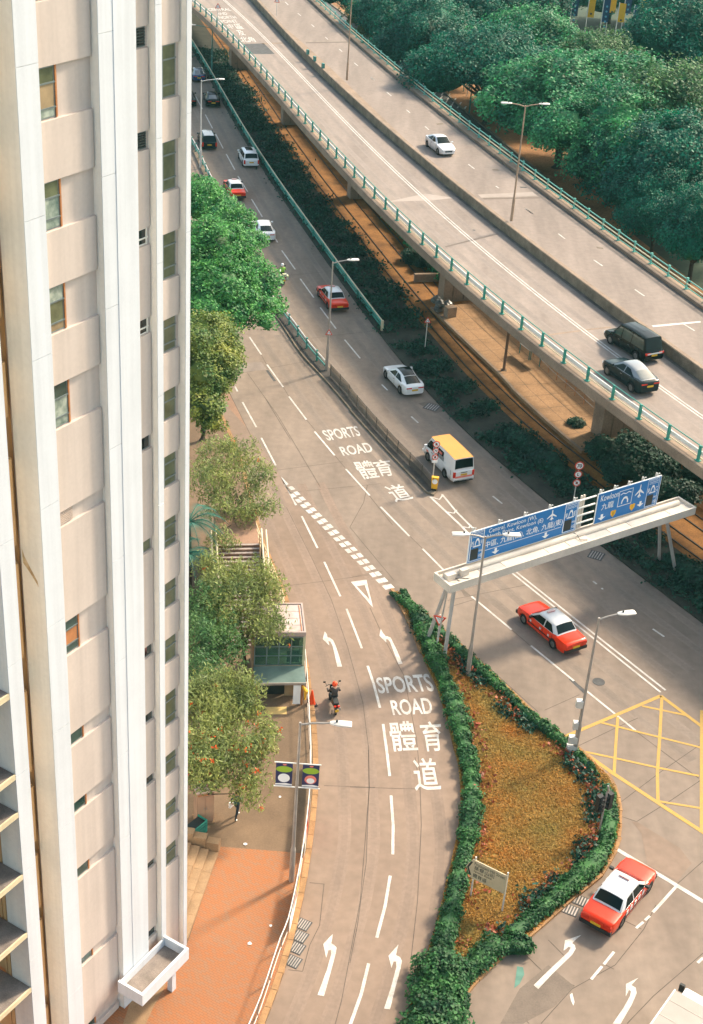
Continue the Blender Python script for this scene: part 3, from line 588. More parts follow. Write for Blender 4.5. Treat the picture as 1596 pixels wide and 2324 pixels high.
beam(FK, 0.0, -1.0, DZ2-0.1, DZ2+0.28, 'edge_beam', 'concrete', fly)
def fmark(k, pts, wd, name, z, m='paint', sm=True): return zline(None, [Vector((p.x, p.y, z)) for p in (spline(GL(k, pts, z), 2) if sm else GL(k, pts, z))], wd, name, m, fly, z)
DL = GL(5, [(430, 30), (800, 410), (1180, 760)], DZ) + GL(6, [(0, 1000), (600, 1620), (1300, 2190)], DZ) + GL(10, [(440, 545), (880, 870), (1590, 1410)], DZ)
DLs = smooth_line(extend(DL, 60, 25), DZ, 300, 52)
zline(None, offset(DLs, 0.14), 0.12, 'double_line', 'paint', fly, DZ+0.008); zline(None, offset(DLs, -0.14), 0.12, 'double_line', 'paint', fly, DZ+0.008)
for k, a, b in ((5, (880, 15), (905, 40)), (5, (980, 105), (1005, 125)), (5, (1090, 195), (1112, 215)), (5, (1200, 295), (1222, 315)), (5, (1310, 390), (1335, 412)), (5, (1430, 500), (1460, 525)), (5, (1565, 615), (1590, 637)),
                (6, (165, 615), (195, 640)), (6, (295, 735), (330, 765)), (6, (450, 875), (480, 900)), (6, (600, 1008), (630, 1035)), (6, (945, 1310), (995, 1348)), (6, (1165, 1485), (1190, 1502)), (6, (1400, 1665), (1460, 1707)), (7, (110, 1745), (170, 1790)), (7, (385, 1955), (440, 1998)), (10, (680, 82), (755, 133)), (10, (1025, 330), (1105, 385)), (10, (1435, 620), (1525, 675))):
    fmark(k, [a, b], 0.14, 'lane_dash', DZ2+0.008, sm=False)
tracks(DLs, (1.0, 2.5, -1.0, -2.5), fly, DZ+0.003, (0.268, 0.218, 0.182), 'deck')
gr = mat('deck_grime', (0.12, 0.098, 0.08), 0.9, 0.45, 0.6, fine=0.2); gr2 = mat('deck_grime_edge', (0.205, 0.167, 0.138), 0.9, 0.2, 0.5, fine=0.12)
for L_, z_, sg in ((MN, DZ, 1), (FK, DZ2, 1), (offset(FL, -0.35), DZ, -1)):
    zline(None, offset(L_, sg*0.42), 0.8, 'grime_band', gr2, fly, z_+0.0045); zline(None, offset(L_, sg*0.17), 0.32, 'grime_band', gr, fly, z_+0.0052)
def fword(t, tl, tr, bl, br): word(t, 21, tl, tr, bl, br, fly, DZ+0.009, 0.012)
fword('CENTRAL', (180, 128), (530, 122), (215, 166), (556, 164)); fword('AND', (322, 190), (472, 185), (346, 226), (502, 222)); fword('NORTH', (345, 244), (600, 238), (380, 286), (645, 281)); fword('POINT', (362, 306), (622, 300), (418, 350), (668, 344))
fword('中', (465, 370), (562, 360), (540, 442), (604, 436)); fword('區', (585, 365), (684, 358), (648, 442), (752, 440)); fword('及', (618, 462), (716, 455), (682, 542), (782, 536)); fword('北', (662, 562), (772, 555), (712, 646), (832, 640)); fword('角', (786, 562), (872, 555), (828, 642), (938, 640))
def fpatch(k, pts, m, z, name='repair_patch'):
    mb = MB(); mb.sheet(lift(GL(k, pts, z), z+0.004)); mb.build(name, m, fly)
fpatch(21, [(735, 668), (1050, 660), (1215, 822), (850, 822)], 'tar', DZ)
fpatch(6, [(300, 1610), (600, 1545), (840, 1580), (640, 1600)], mat('pale_deck', (0.345, 0.29, 0.245), 0.85, 0.12, 0.5), DZ, 'expansion_joint')
fpatch(6, [(1060, 1580), (1590, 1572), (1590, 1582), (1070, 1592)], 'patch', DZ2, 'expansion_joint')
fpatch(6, [(1020, 1552), (1500, 1530), (1560, 1560), (1050, 1578)], mat('pale_deck', (0.50, 0.42, 0.35)), DZ2, 'expansion_joint')
fpatch(10, [(1165, 632), (1570, 595), (1580, 606), (1180, 645)], 'paint_worn', DZ2, 'expansion_joint')
fpatch(10, [(300, 705), (640, 660), (820, 640), (830, 650), (640, 672), (310, 716)], 'concrete', DZ, 'expansion_joint')
fpatch(6, [(760, 1965), (1000, 1905), (1200, 1860), (1205, 1866), (1000, 1915), (765, 1975)], 'patch', DZ, 'expansion_joint')
fpatch(5, [(690, 345), (1000, 335), (1005, 343), (700, 353)], 'concrete', DZ, 'expansion_joint')
fpatch(5, [(1040, 338), (1480, 330), (1490, 338), (1050, 346)], 'patch', DZ2, 'expansion_joint')
fpatch(5, [(1020, 445), (1040, 448), (1042, 458), (1022, 455)], 'tar', DZ, 'deck_gully'); fpatch(6, [(690, 985), (740, 982), (748, 994), (695, 997)], 'concrete_dirty', DZ2, 'deck_gully'); fpatch(6, [(1135, 1350), (1185, 1352), (1195, 1362), (1140, 1360)], 'concrete_dirty', DZ2, 'deck_gully'); fpatch(6, [(1355, 1490), (1410, 1492), (1415, 1500), (1362, 1499)], 'tar', DZ2, 'deck_gully'); fpatch(7, [(700, 2065), (755, 2072), (765, 2085), (712, 2080)], 'concrete_dirty', DZ2, 'deck_gully')
fpatch(6, [(978, 1832), (1000, 1834), (1002, 1842), (982, 1840)], 'tar', DZ, 'deck_gully')
# piers
def dir_at(p, L=FL):
    i = min(range(len(L)-1), key=lambda i: (L[i].xy - p.xy).length); d = L[i+1]-L[i]; d.z = 0; return d.normalized()
for k, x, y in ((10, 728, 1612), (9, 742, 420), (5, 862, 1000), (5, 1398, 1592), (5, 450, 560)):
    c = G(k, x, y, 0); u = dir_at(c); wv = Vector((-u.y, u.x, 0)); mb = MB(); ctr = c - u*0.65 + wv*1.7
    mb.box((ctr.x, ctr.y, 2.6), (1.3, 3.4, 5.2), math.atan2(u.y, u.x)); p = mb.build('pier', 'concrete', fly)
    m2 = MB()
    for s in (-0.8, 0.25): q = ctr + u*0.66 + wv*s; m2.box((q.x, q.y, 2.5), (0.05, 0.1, 4.6), math.atan2(u.y, u.x))
    m2.build('pier_rib', 'concrete_dirty', p)
    far = ctr + wv*10.5; m3 = MB(); m3.box((far.x, far.y, 1.6), (1.3, 3.4, 3.2), math.atan2(u.y, u.x)); m3.build('pier', 'concrete', fly)
for k, x, y in ((5, 1060, 418), (5, 1115, 472), (5, 1182, 528)):
    c = G(k, x, y+14, DZ+0.86); mb = MB(); mb.box((c.x, c.y, DZ+1.12), (0.5, 0.24, 0.55), R(-66)); mb.build('barrier_marker', 'steel_teal', fly)

# guard rails of the flyover
near_rail = thing('guard_rail', 'green posts with white beam along the near edge of the flyover', 'guard rail', FL[60].to_tuple())
posts = along([p for p in FL if 55 < p.y < 240], 3.05)
for p, d in posts:
    mb = MB(); rz = math.atan2(d.y, d.x); mb.box((p.x, p.y, DZ+0.24), (0.36, 0.3, 0.05), rz); mb.box((p.x, p.y, DZ+0.75), (0.17, 0.13, 1.05), rz); mb.build('post', 'green_paint', near_rail)
vis = [p for p in FL if 50 < p.y < 250]
def rail_line(L, off, z, r, name, m, par):
    mb = MB(); q = lift(offset(L, off), z); mb.tube(q, r, 6); return mb.build(name, m, par)
rail_line(vis, -0.02, DZ+1.25, 0.035, 'top_rail', 'green_paint', near_rail)
beam(vis, -0.10, -0.17, DZ+0.62, DZ+0.88, 'beam', 'rail_white', near_rail)
rail_line(vis, -0.12, DZ+0.42, 0.04, 'lower_rail', 'rail_cream', near_rail)
far_rail = thing('guard_rail', 'pale green rail along the far edge of the flyover beside the trees', 'guard rail', FK[60].to_tuple())
visk = [p for p in FK if 70 < p.y < 250]; visp = offset(visk, -0.72)
for p, d in along(visp, 3.0):
    mb = MB(); rz = math.atan2(d.y, d.x); mb.box((p.x, p.y, DZ2+0.3), (0.3, 0.28, 0.06), rz); mb.box((p.x, p.y, DZ2+0.75), (0.14, 0.12, 0.95), rz); mb.box((p.x, p.y, DZ2+1.25), (0.22, 0.16, 0.08), rz); mb.build('post', mat('rail_mint', (0.12, 0.42, 0.33), 0.5, 0.15, 2.0), far_rail)
for z, r, m in ((1.16, 0.055, 'rail_mint'), (0.80, 0.06, 'rail_cream'), (0.5, 0.045, 'rail_mint')): rail_line(visp, 0.06, DZ2+z, r, 'rail', MATS.get(m) or m, far_rail)

# roadside rail along the verge
rr = [p for p in offset(RB, -0.35) if 112 < p.y < 290]
vrail = thing('roadside_rail', 'long low cream and green rail between main road and verge', 'railing', rr[len(rr)//2].to_tuple())
mb = MB(); mb.tube(lift(rr, 1.0), 0.06, 6); mb.build('rail', 'rail_cream', vrail)
mb = MB(); mb.tube(lift(offset(rr, -0.12), 0.62), 0.09, 6); mb.build('rail', 'green_paint', vrail)
mb = MB(); mb.tube(lift(offset(rr, -0.12), 0.3), 0.09, 6); mb.build('rail', 'green_paint', vrail)
for p, d in along(rr, 4.0): mb = MB(); mb.box((p.x, p.y, 0.5), (0.1, 0.1, 0.98), math.atan2(d.y, d.x)); mb.build('post', 'green_paint', vrail)
e = rr[-1]; mb = MB(); mb.box((e.x, e.y, 0.52), (0.2, 0.2, 1.04), 0.3); mb.build('end_post', 'rail_cream', vrail)

# ================================================================== lamp posts
def lamp(k, bx, by, tk, ty, arms, z0=0.0, label='', m='steel', group='street lamps', height=None, sleeve=True, head='steel_light', tx=0):
    b = G(k, bx, by, z0); h = height or above(b, tk, tx, ty) - 0.0
    t = thing('street_lamp', label, 'street lamp', b.to_tuple(), 0, group)
    H = h if height else h
    mb = MB(); mb.tube([(0, 0, 0), (0, 0, 1.9)], [0.13, 0.13], 10); mb.build('base_sleeve', m, t, True, True)
    mb = MB(); mb.tube([(0, 0, 1.9), (0, 0, 2.1), (0, 0, H)], [0.13, 0.09, 0.055], 10); mb.build('pole', m, t, True, True)
    for dx, dy, L in arms:
        d = Vector((dx, dy, 0)).normalized(); a = MB(); a.tube([Vector((0, 0, H-0.12)), d*0.4*L + Vector((0, 0, H+0.02)), d*L + Vector((0, 0, H+0.12))], [0.05, 0.045, 0.04], 8); ao = a.build('arm', m, t, True, True)
        s = Vector((-d.y, d.x, 0)); c = d*(L+0.38) + Vector((0, 0, H+0.13)); hb = MB(); prof = [(-0.52, 0.07, 0.05), (-0.42, 0.13, 0.09), (-0.1, 0.19, 0.11), (0.36, 0.19, 0.10), (0.42, 0.17, 0.06)]
        rings = []
        for px, wd, ht in prof: rings += [c + d*px + s*q*wd + Vector((0, 0, zz*ht)) for q, zz in ((-1, -0.4), (1, -0.4), (1, 0.2), (0.6, 0.6), (-0.6, 0.6), (-1, 0.2))]
        fs = [(i*6+j, i*6+(j+1) % 6, (i+1)*6+(j+1) % 6, (i+1)*6+j) for i in range(4) for j in range(6)] + [tuple(range(5, -1, -1)), tuple(24+j for j in range(6))]
        hb.add(rings, fs); ho = hb.build('lamp_head', head, t, True, True)
        cb = MB(); cb.tube([c + d*-0.22 + Vector((0, 0, 0.06)), c + d*-0.22 + Vector((0, 0, 0.15))], 0.05, 8); cb.build('photocell', 'sign_black', ho, False, True)
    return t, b, H
L1, b1, h1 = lamp(5, 205, 1335, 5, 640, [(1, 0.28, 1.7)], 0.14, 'slim pale street lamp rising from dividing rail beside tower edge', 'steel_light', tx=215)
L2, b2, h2 = lamp(8, 1210, 958, 8, 95, [(1, 0.30, 1.25)], 0.14, 'single arm street lamp on dividing strip carrying a red triangle sign', tx=1265)
L3, b3, h3 = lamp(12, 940, 1395, 12, 290, [(-1, -0.10, 1.0), (1, 0.12, 1.05)], 0.13, 'twin arm street lamp in island hedge in front of the blue gantry signs', tx=1078)
L4, b4, h4 = lamp(13, 518, 2125, 13, 985, [(1, 0.30, 1.1)], 0.13, 'single arm street lamp with grey boxes in hedge beside yellow box junction', tx=728)
L5, b5, h5 = lamp(14, 930, 1042, 11, 1775, [(1, -0.02, 1.4)], 0.13, 'street lamp on red paving carrying two navy banners', tx=1010)
L6, b6, h6 = lamp(6, 1288, 1762, 6, 840, [(-1, -0.12, 1.3), (1, 0.25, 1.3)], DZ+0.86, 'twin arm street lamp standing on flyover median ahead of white car', mat('pole_rust', (0.36, 0.24, 0.16), 0.6, 0.25, 0.5), tx=1400)
L7, b7, h7 = lamp(5, 1372, 640, 5, 0, [(-1, -0.12, 1.3), (1, 0.25, 1.3)], DZ+0.86, 'tall rusty street lamp on flyover median cut by top edge', MATS['pole_rust'], height=h6)
L8, b8, h8 = lamp(18, 833, 960, 18, 597, [(-1, 0.06, 1.5), (1, 0.16, 1.5)], 0.0, 'teal twin arm street lamp beyond flyover rail under the trees', 'steel_teal', head=M['steel_light'], tx=872)
L9, b9, h9 = lamp(18, 52, 230, 18, 0, [(-1, 0.06, 1.5), (1, 0.16, 1.5)], 0.0, 'grey street lamp beside pale shrub beyond the flyover, top out of view', 'steel', height=10.0)
L10, b10, h10 = lamp(5, 295, 585, 5, 220, [(-1, 0.1, 2.4)], 0.05, 'teal lamp post in deep shade beneath the flyover', 'steel_teal', tx=300)
for (dz, wx) in ((3.3, 0.35), (1.9, 0.26), (0.95, 0.45), (0.35, 0.5)):
    mb = MB(); mb.box((-0.2, 0.02, dz), (wx, 0.3, 0.42)); mb.build('equipment_box', 'steel_light', L4, False, True)
# two banners on the lamp beside the slip road
def banner(side, label, face):
    H0, H1 = above(b5, 14, 0, 300), above(b5, 14, 0, 105); x0, x1 = side*0.22, side*0.95
    t = thing('banner', label, 'banner', (b5.x, b5.y, b5.z+H0), 0, 'banners on the lamp post')
    a, b = min(x0, x1), max(x0, x1); h = H1-H0; mb = MB(); mb.box2((a, -0.012, 0.05), (b, 0.012, h-0.05)); p = mb.build('cloth', 'navy', t, False, True)
    for z in (0.02, h-0.02): m2 = MB(); m2.tube([(side*0.06, 0, z), (side*1.02, 0, z)], 0.028, 6); m2.build('rod', 'rail_white', t, False, True)
    c = [(a, -0.013, 0.05), (b, -0.013, 0.05), (b, -0.013, h-0.05), (a, -0.013, h-0.05)]
    ell = lambda cx, cy, rx, ry: [(cx+rx*math.cos(i*0.349), cy+ry*math.sin(i*0.349)) for i in range(18)]
    shape_on(ell(0.5, 0.74, 0.5, 0.135), c, 'green_oval', 'lime', t, 0.002, True)
    shape_on(ell(0.52, 0.94, 0.12, 0.035), c, 'red_emblem', 'salmon', t, 0.002, True)
    shape_on(ell(0.5, 0.36, 0.36, 0.19), c, 'round_print', 'salmon' if face else 'sign_white', t, 0.002, True)
    shape_on(ell(0.5, 0.31, 0.24, 0.12), c, 'round_print', 'sign_white', t, 0.004, True)
    shape_on([(0, 0), (1, 0), (1, 0.1), (0.62, 0.14), (0, 0.1)], c, 'pale_strip', 'sign_white', t, 0.002, True)
    shape_on([(0, 0.03), (1, 0.03), (1, 0.055), (0, 0.055)], c, 'dark_strip', 'navy', t, 0.004, True)
banner(-1, 'navy banner with green oval and white round print, left of lamp post', 0)
banner(1, 'navy banner with green oval and red round print, right of lamp post', 1)

# ================================================================== sign gantry
GZ = 5.75
fl_, fr_ = G(17, 92, 690, GZ), G(17, 1556, 222, GZ)
bl_, br_ = G(17, 12, 604, GZ), G(17, 1452, 150, GZ)
gd = (fr_-fl_); gd.z = 0; GLEN = gd.length; gd.normalize(); gn = Vector((-gd.y, gd.x, 0))       # gn points away from the camera
GW = max(1.3, min(2.2, (bl_-fl_).dot(gn)))
gan = thing('sign_gantry', 'cream steel gantry beam spanning the main road on sloping legs', 'gantry', fl_.to_tuple()[:2]+(0,), math.atan2(gd.y, gd.x))
def gp(x, y, z): return fl_ + gd*x + gn*y + Vector((0, 0, z))       # z relative to beam top
def gbox(x0, x1, y0, y1, z0, z1, name, m, par=gan):
    mb = MB(); mb.box(gp((x0+x1)/2, (y0+y1)/2, (z0+z1)/2), (x1-x0, y1-y0, z1-z0), math.atan2(gd.y, gd.x)); return mb.build(name, m, par)
gbox(0, GLEN, 0, GW, -0.5, -0.18, 'beam', 'gantry'); gbox(0, GLEN, 0.0, 0.12, -0.179, 0.0, 'beam_lip', 'gantry'); gbox(0, GLEN, GW-0.1, GW, -0.179, 0.0, 'beam_lip', 'gantry'); gbox(0, 0.12, 0.121, GW-0.101, -0.179, 0.0, 'beam_lip', 'gantry'); gbox(GLEN-0.12, GLEN, 0.121, GW-0.101, -0.179, 0.0, 'beam_lip', 'gantry')
nsl = 11
for i in range(nsl):
    x0 = 0.9 + i*(GLEN-1.2)/nsl; gbox(x0, x0+(GLEN-1.2)/nsl-0.03, 0.16, 0.80, -0.178, -0.12+0.01*(i % 3), 'cover_plate', 'gantry_grey' if i in (1, 6, 8) else 'gantry')
mb = MB(); mb.tube([gp(0.3, GW*0.63, -0.02), gp(GLEN-0.6, GW*0.63, -0.02)], 0.19, 10); mb.build('duct', 'gantry', gan, True)
gbox(1.2, 1.7, 0.55, 0.85, -0.11, 0.28, 'junction_box', 'gantry')
gbox(0.25, 0.85, 0.6, 0.95, -0.178, 0.2, 'junction_box', 'gantry')
mb = MB(); mb.tube([gp(0.7, 0.5, 0.0), gp(0.95, 0.35, 0.02), gp(1.2, 0.22, -0.02), gp(1.6, 0.18, -0.08)], 0.025, 6); mb.build('cable', 'sign_black', gan)
mb = MB(); mb.tube([gp(9.6, GW*0.62, 0.2), gp(9.8, 0.8, 0.05), gp(9.7, 0.45, -0.05), gp(10.0, 0.14, 0.03)], 0.025, 6); mb.build('cable', 'sign_black', gan)
for x, foots in ((0.75, ((12, 612, 1130), (12, 752, 1265))), (GLEN-1.9, ((13, 1228, 500), (13, 1362, 585)))):
    for (k, fx, fy), yy in zip(foots, (GW*0.7, GW*0.35)):
        f = G(k, fx, fy, 0.1); top = gp(x, yy, -0.5); mb = MB(); mb.tube([f, top], 0.11, 8); mb.build('leg', 'gantry_grey', gan, True)
a_, b_ = G(12, 650, 1090, 0.6), G(12, 745, 1180, 0.6); mb = MB(); mb.tube([gp(0.5, GW*0.5, -0.5), (a_+b_)/2], 0.05, 6); mb.build('brace', 'gantry_grey', gan)
# signs
def sign_panel(px_l, px_r, top_px, label):
    """panel standing behind the duct; picture columns give its ends along the beam"""
    z0 = 0.12; yy = GW*0.63+0.24
    def xof(k, x, y):
        v = ray(*Z(k, x, y)); o = Vector((0, 0, CAM_H)); P = gp(0, yy, 0); t = (P-o).dot(gn)/v.dot(gn); q = o+v*t-gp(0, yy, 0); return q.dot(gd), q.z
    (x0, za), (x1, zb), (_, zt) = xof(17, *px_l), xof(17, *px_r), xof(17, *top_px)
    return x0, x1, z0, zt, yy
x0, x1, z0, zt, yy = sign_panel((190, 550), (835, 352), (222, 380), '')
x2, x3, z2, zt2, _ = sign_panel((945, 312), (1320, 195), (972, 182), '')
SH = max(1.7, min(2.9, zt)); print('gantry len', round(GLEN, 2), 'width', round(GW, 2), 'sign', round(x0, 2), round(x1, 2), round(x2, 2), round(x3, 2), 'h', round(zt, 2), round(zt2, 2))
def gsign(xa, xb, hh, label):
    c = gp((xa+xb)/2, yy, z0); t = thing('direction_sign', label, 'road sign', c.to_tuple(), math.atan2(gd.y, gd.x), 'signs on the gantry')
    W = xb-xa; mb = MB(); mb.box((0, 0.03, hh/2), (W, 0.05, hh)); mb.build('border', 'sign_white', t, False, True)
    e = 0.05; mb = MB(); mb.box((0, 0.0, hh/2), (W-2*e, 0.02, hh-2*e)); mb.build('panel', 'sign_blue', t, False, True)
    for i in range(5):
        x = -W/2+0.3+i*(W-0.6)/4; m2 = MB(); m2.box((x, 0.14, hh/2+0.05), (0.08, 0.16, hh+0.2)); m2.tube([(x, 0.14, hh+0.1), (x, -0.05, hh+0.24)], 0.04, 6); m2.build('stiffener', 'steel_light', t, False, True)
    def Q(u0, u1, v0, v1): X = lambda u: -W/2+u*W; Zv = lambda v: v*hh; y = -0.012; return [(X(u0), y, Zv(v0)), (X(u1), y, Zv(v0)), (X(u1), y, Zv(v1)), (X(u0), y, Zv(v1))]
    return t, Q, W
ARW = [(0.35, 1), (0.65, 1), (0.65, 0.5), (1, 0.5), (0.5, 0), (0, 0.5), (0.35, 0.5)]
PLANE = [(0.46, 0), (0.5, 0.06), (0.54, 0), (0.58, 0.03), (0.55, 0.14), (0.7, 0.06), (0.7, 0.11), (0.55, 0.28), (0.56, 0.42), (1, 0.22), (1, 0.30), (0.56, 0.62), (0.55, 0.9), (0.5, 1), (0.45, 0.9), (0.44, 0.62), (0, 0.30), (0, 0.22), (0.44, 0.42), (0.45, 0.28), (0.3, 0.11), (0.3, 0.06), (0.45, 0.14), (0.42, 0.03)]
UNIT = [(0, 0), (1, 0), (1, 1), (0, 1)]
ARCH = [(0, 0), (0.14, 0), (0.2, 0.4), (0.36, 0.66), (0.64, 0.66), (0.8, 0.4), (0.86, 0), (1, 0), (1, 0.14), (0.98, 0.45), (0.75, 0.9), (0.5, 1), (0.25, 0.9), (0.02, 0.45), (0, 0.14)]
RING = lambda a: [(0.5+0.5*math.cos(i*2*math.pi/20)*a, 0.5+0.5*math.sin(i*2*math.pi/20)*a) for i in range(20)]
def tx(s, t, q, m='sign_white', name='lettering', b=0.004): return text_mesh(s, q, name, m, t, 0.003, b, True)
def shp(p, t, q, m='sign_white', name='symbol', off=0.003): return shape_on(p, q, name, m, t, off, True)
def frame_lines(t, Q, u0, u1, v0, v1, wu, wv, name='outline'):
    for a in ((u0, u1, v0, v0+wv), (u0, u1, v1-wv, v1), (u0, u0+wu, v0+wv, v1-wv), (u1-wu, u1, v0+wv, v1-wv)): shp(UNIT, t, Q(*a), 'sign_white', name)
def tunnel(t, Q, u0, u1, ch, lt, side=True):
    frame_lines(t, Q, u0, u1, 0.05, 0.97, 0.006, 0.02)
    w_ = u1-u0
    for i in range(3): shp([(0, 0.3), (0.17, 0.7), (0.33, 0.3), (0.5, 0.7), (0.67, 0.3), (0.83, 0.7), (1, 0.3), (1, 0.6), (0.83, 1), (0.67, 0.6), (0.5, 1), (0.33, 0.6), (0.17, 1), (0, 0.6)], t, Q(u0+w_*0.12, u1-w_*0.1, 0.78+i*0.05, 0.83+i*0.05))
    shp(ARCH, t, Q(u0+w_*0.34, u1-w_*0.3, 0.52, 0.76)); shp(UNIT, t, Q(u0+w_*0.22, u1-w_*0.2, 0.49, 0.525))
    tx(ch, t, Q(u0+w_*0.06, u0+w_*0.26, 0.53, 0.68)); tx(lt, t, Q(u1-w_*0.24, u1-w_*0.07, 0.53, 0.68))
    shp(UNIT, t, Q(u0+w_*0.08, u0+w_*0.66, 0.09, 0.44), 'sign_black')
    tx('mins', t, Q(u0+w_*0.70, u1-w_*0.06, 0.30, 0.38)); tx('分鐘', t, Q(u0+w_*0.70, u1-w_*0.06, 0.12, 0.24))
t1, Q1, W1 = gsign(x0, x1, SH, 'long blue direction sign for Central and Kowloon on the left part of the gantry')
tunnel(t1, Q1, 0.012, 0.128, '西', 'W'); tunnel(t1, Q1, 0.868, 0.988, '東', 'E')
tx('Central, Kowloon (W),', t1, Q1(0.165, 0.60, 0.77, 0.94)); tx('North Point, Kowloon (E)', t1, Q1(0.155, 0.665, 0.60, 0.77)); tx('中區, 九龍(西), 北角, 九龍(東)', t1, Q1(0.145, 0.86, 0.32, 0.56))
shp(UNIT, t1, Q1(0.14, 0.85, 0.27, 0.285)); shp(ARW, t1, Q1(0.215, 0.285, 0.06, 0.25)); shp(ARW, t1, Q1(0.675, 0.745, 0.06, 0.25)); shp(PLANE, t1, Q1(0.70, 0.79, 0.60, 0.95))
t2, Q2, W2 = gsign(x2, x3, SH, 'shorter blue direction sign for Kowloon on the right part of the gantry')
tx('Kowloon', t2, Q2(0.05, 0.33, 0.72, 0.92)); tx('九龍', t2, Q2(0.08, 0.27, 0.42, 0.64)); tunnel(t2, Q2, 0.79, 0.97, '東', 'C')
frame_lines(t2, Q2, 0.335, 0.555, 0.36, 0.88, 0.008, 0.02); shp(ARCH, t2, Q2(0.39, 0.50, 0.43, 0.66)); shp([(0, 0.3), (0.25, 0.7), (0.5, 0.3), (0.75, 0.7), (1, 0.3), (1, 0.6), (0.75, 1), (0.5, 0.6), (0.25, 1), (0, 0.6)], t2, Q2(0.36, 0.53, 0.70, 0.80))
SHD = [(0, 0.9), (0.25, 1), (0.5, 0.93), (0.75, 1), (1, 0.9), (0.95, 0.45), (0.5, 0), (0.05, 0.45)]
for u, v in ((0.245, 0.06), (0.545, 0.08)): shp(SHD, t2, Q2(u, u+0.085, v, v+0.24), 'amber'); tx('1', t2, Q2(u+0.032, u+0.055, v+0.06, v+0.19), 'sign_black', b=0.0)
shp(ARW, t2, Q2(0.05, 0.17, 0.08, 0.28)); shp(ARW, t2, Q2(0.66, 0.77, 0.14, 0.32)); shp(PLANE, t2, Q2(0.60, 0.74, 0.46, 0.92))
# open rails between the two signs
for i in range(4): mb = MB(); z_ = z0+0.25+i*(SH-0.4)/3.2; mb.tube([gp(x1-0.1, yy+0.25, z_), gp(x2+0.1, yy+0.25, z_)], 0.055, 8); mb.build('hand_rail', 'rail_white', gan, True)
for x in ((x1+x2)/2-0.25, (x1+x2)/2-0.05): gbox(x-0.05, x+0.05, yy+0.3, yy+0.4, -0.1, SH+0.1, 'rail_post', 'gantry')

# ================================================================== road signs
def face_frame(n):
    n = Vector((n[0], n[1], 0)).normalized(); return Vector((-n.y, n.x, 0)), n      # right vector as read, outward normal
def plate_poly(t, pts, c, rv, n, th, m, name, off=0.0):
    """flat plate with thickness; pts (right, up) in metres about c"""
    f = [c + rv*a + Vector((0, 0, b)) + n*(th/2+off) for a, b in pts]; bk = [p - n*th for p in f]; k = len(pts); mb = MB()
    ar = sum(pts[i][0]*pts[(i+1) % k][1]-pts[(i+1) % k][0]*pts[i][1] for i in range(k))
    fs = [tuple(range(k)), tuple(range(2*k-1, k-1, -1))] + [(i, i+k, (i+1) % k+k, (i+1) % k) for i in range(k)]
    if ar < 0: fs = [tuple(reversed(x)) for x in fs]
    mb.add(f+bk, fs); return mb.build(name, m, t, False, True)
circ = lambda r, n=20, cx=0, cy=0: [(cx+r*math.cos(2*math.pi*i/n), cy+r*math.sin(2*math.pi*i/n)) for i in range(n)]
tri = lambda r: [(0, r), (-r*0.866, -r*0.5), (r*0.866, -r*0.5)]
itri = lambda r: [(0, -r), (r*0.866, r*0.5), (-r*0.866, r*0.5)]
FN = (0.12, -1.0)
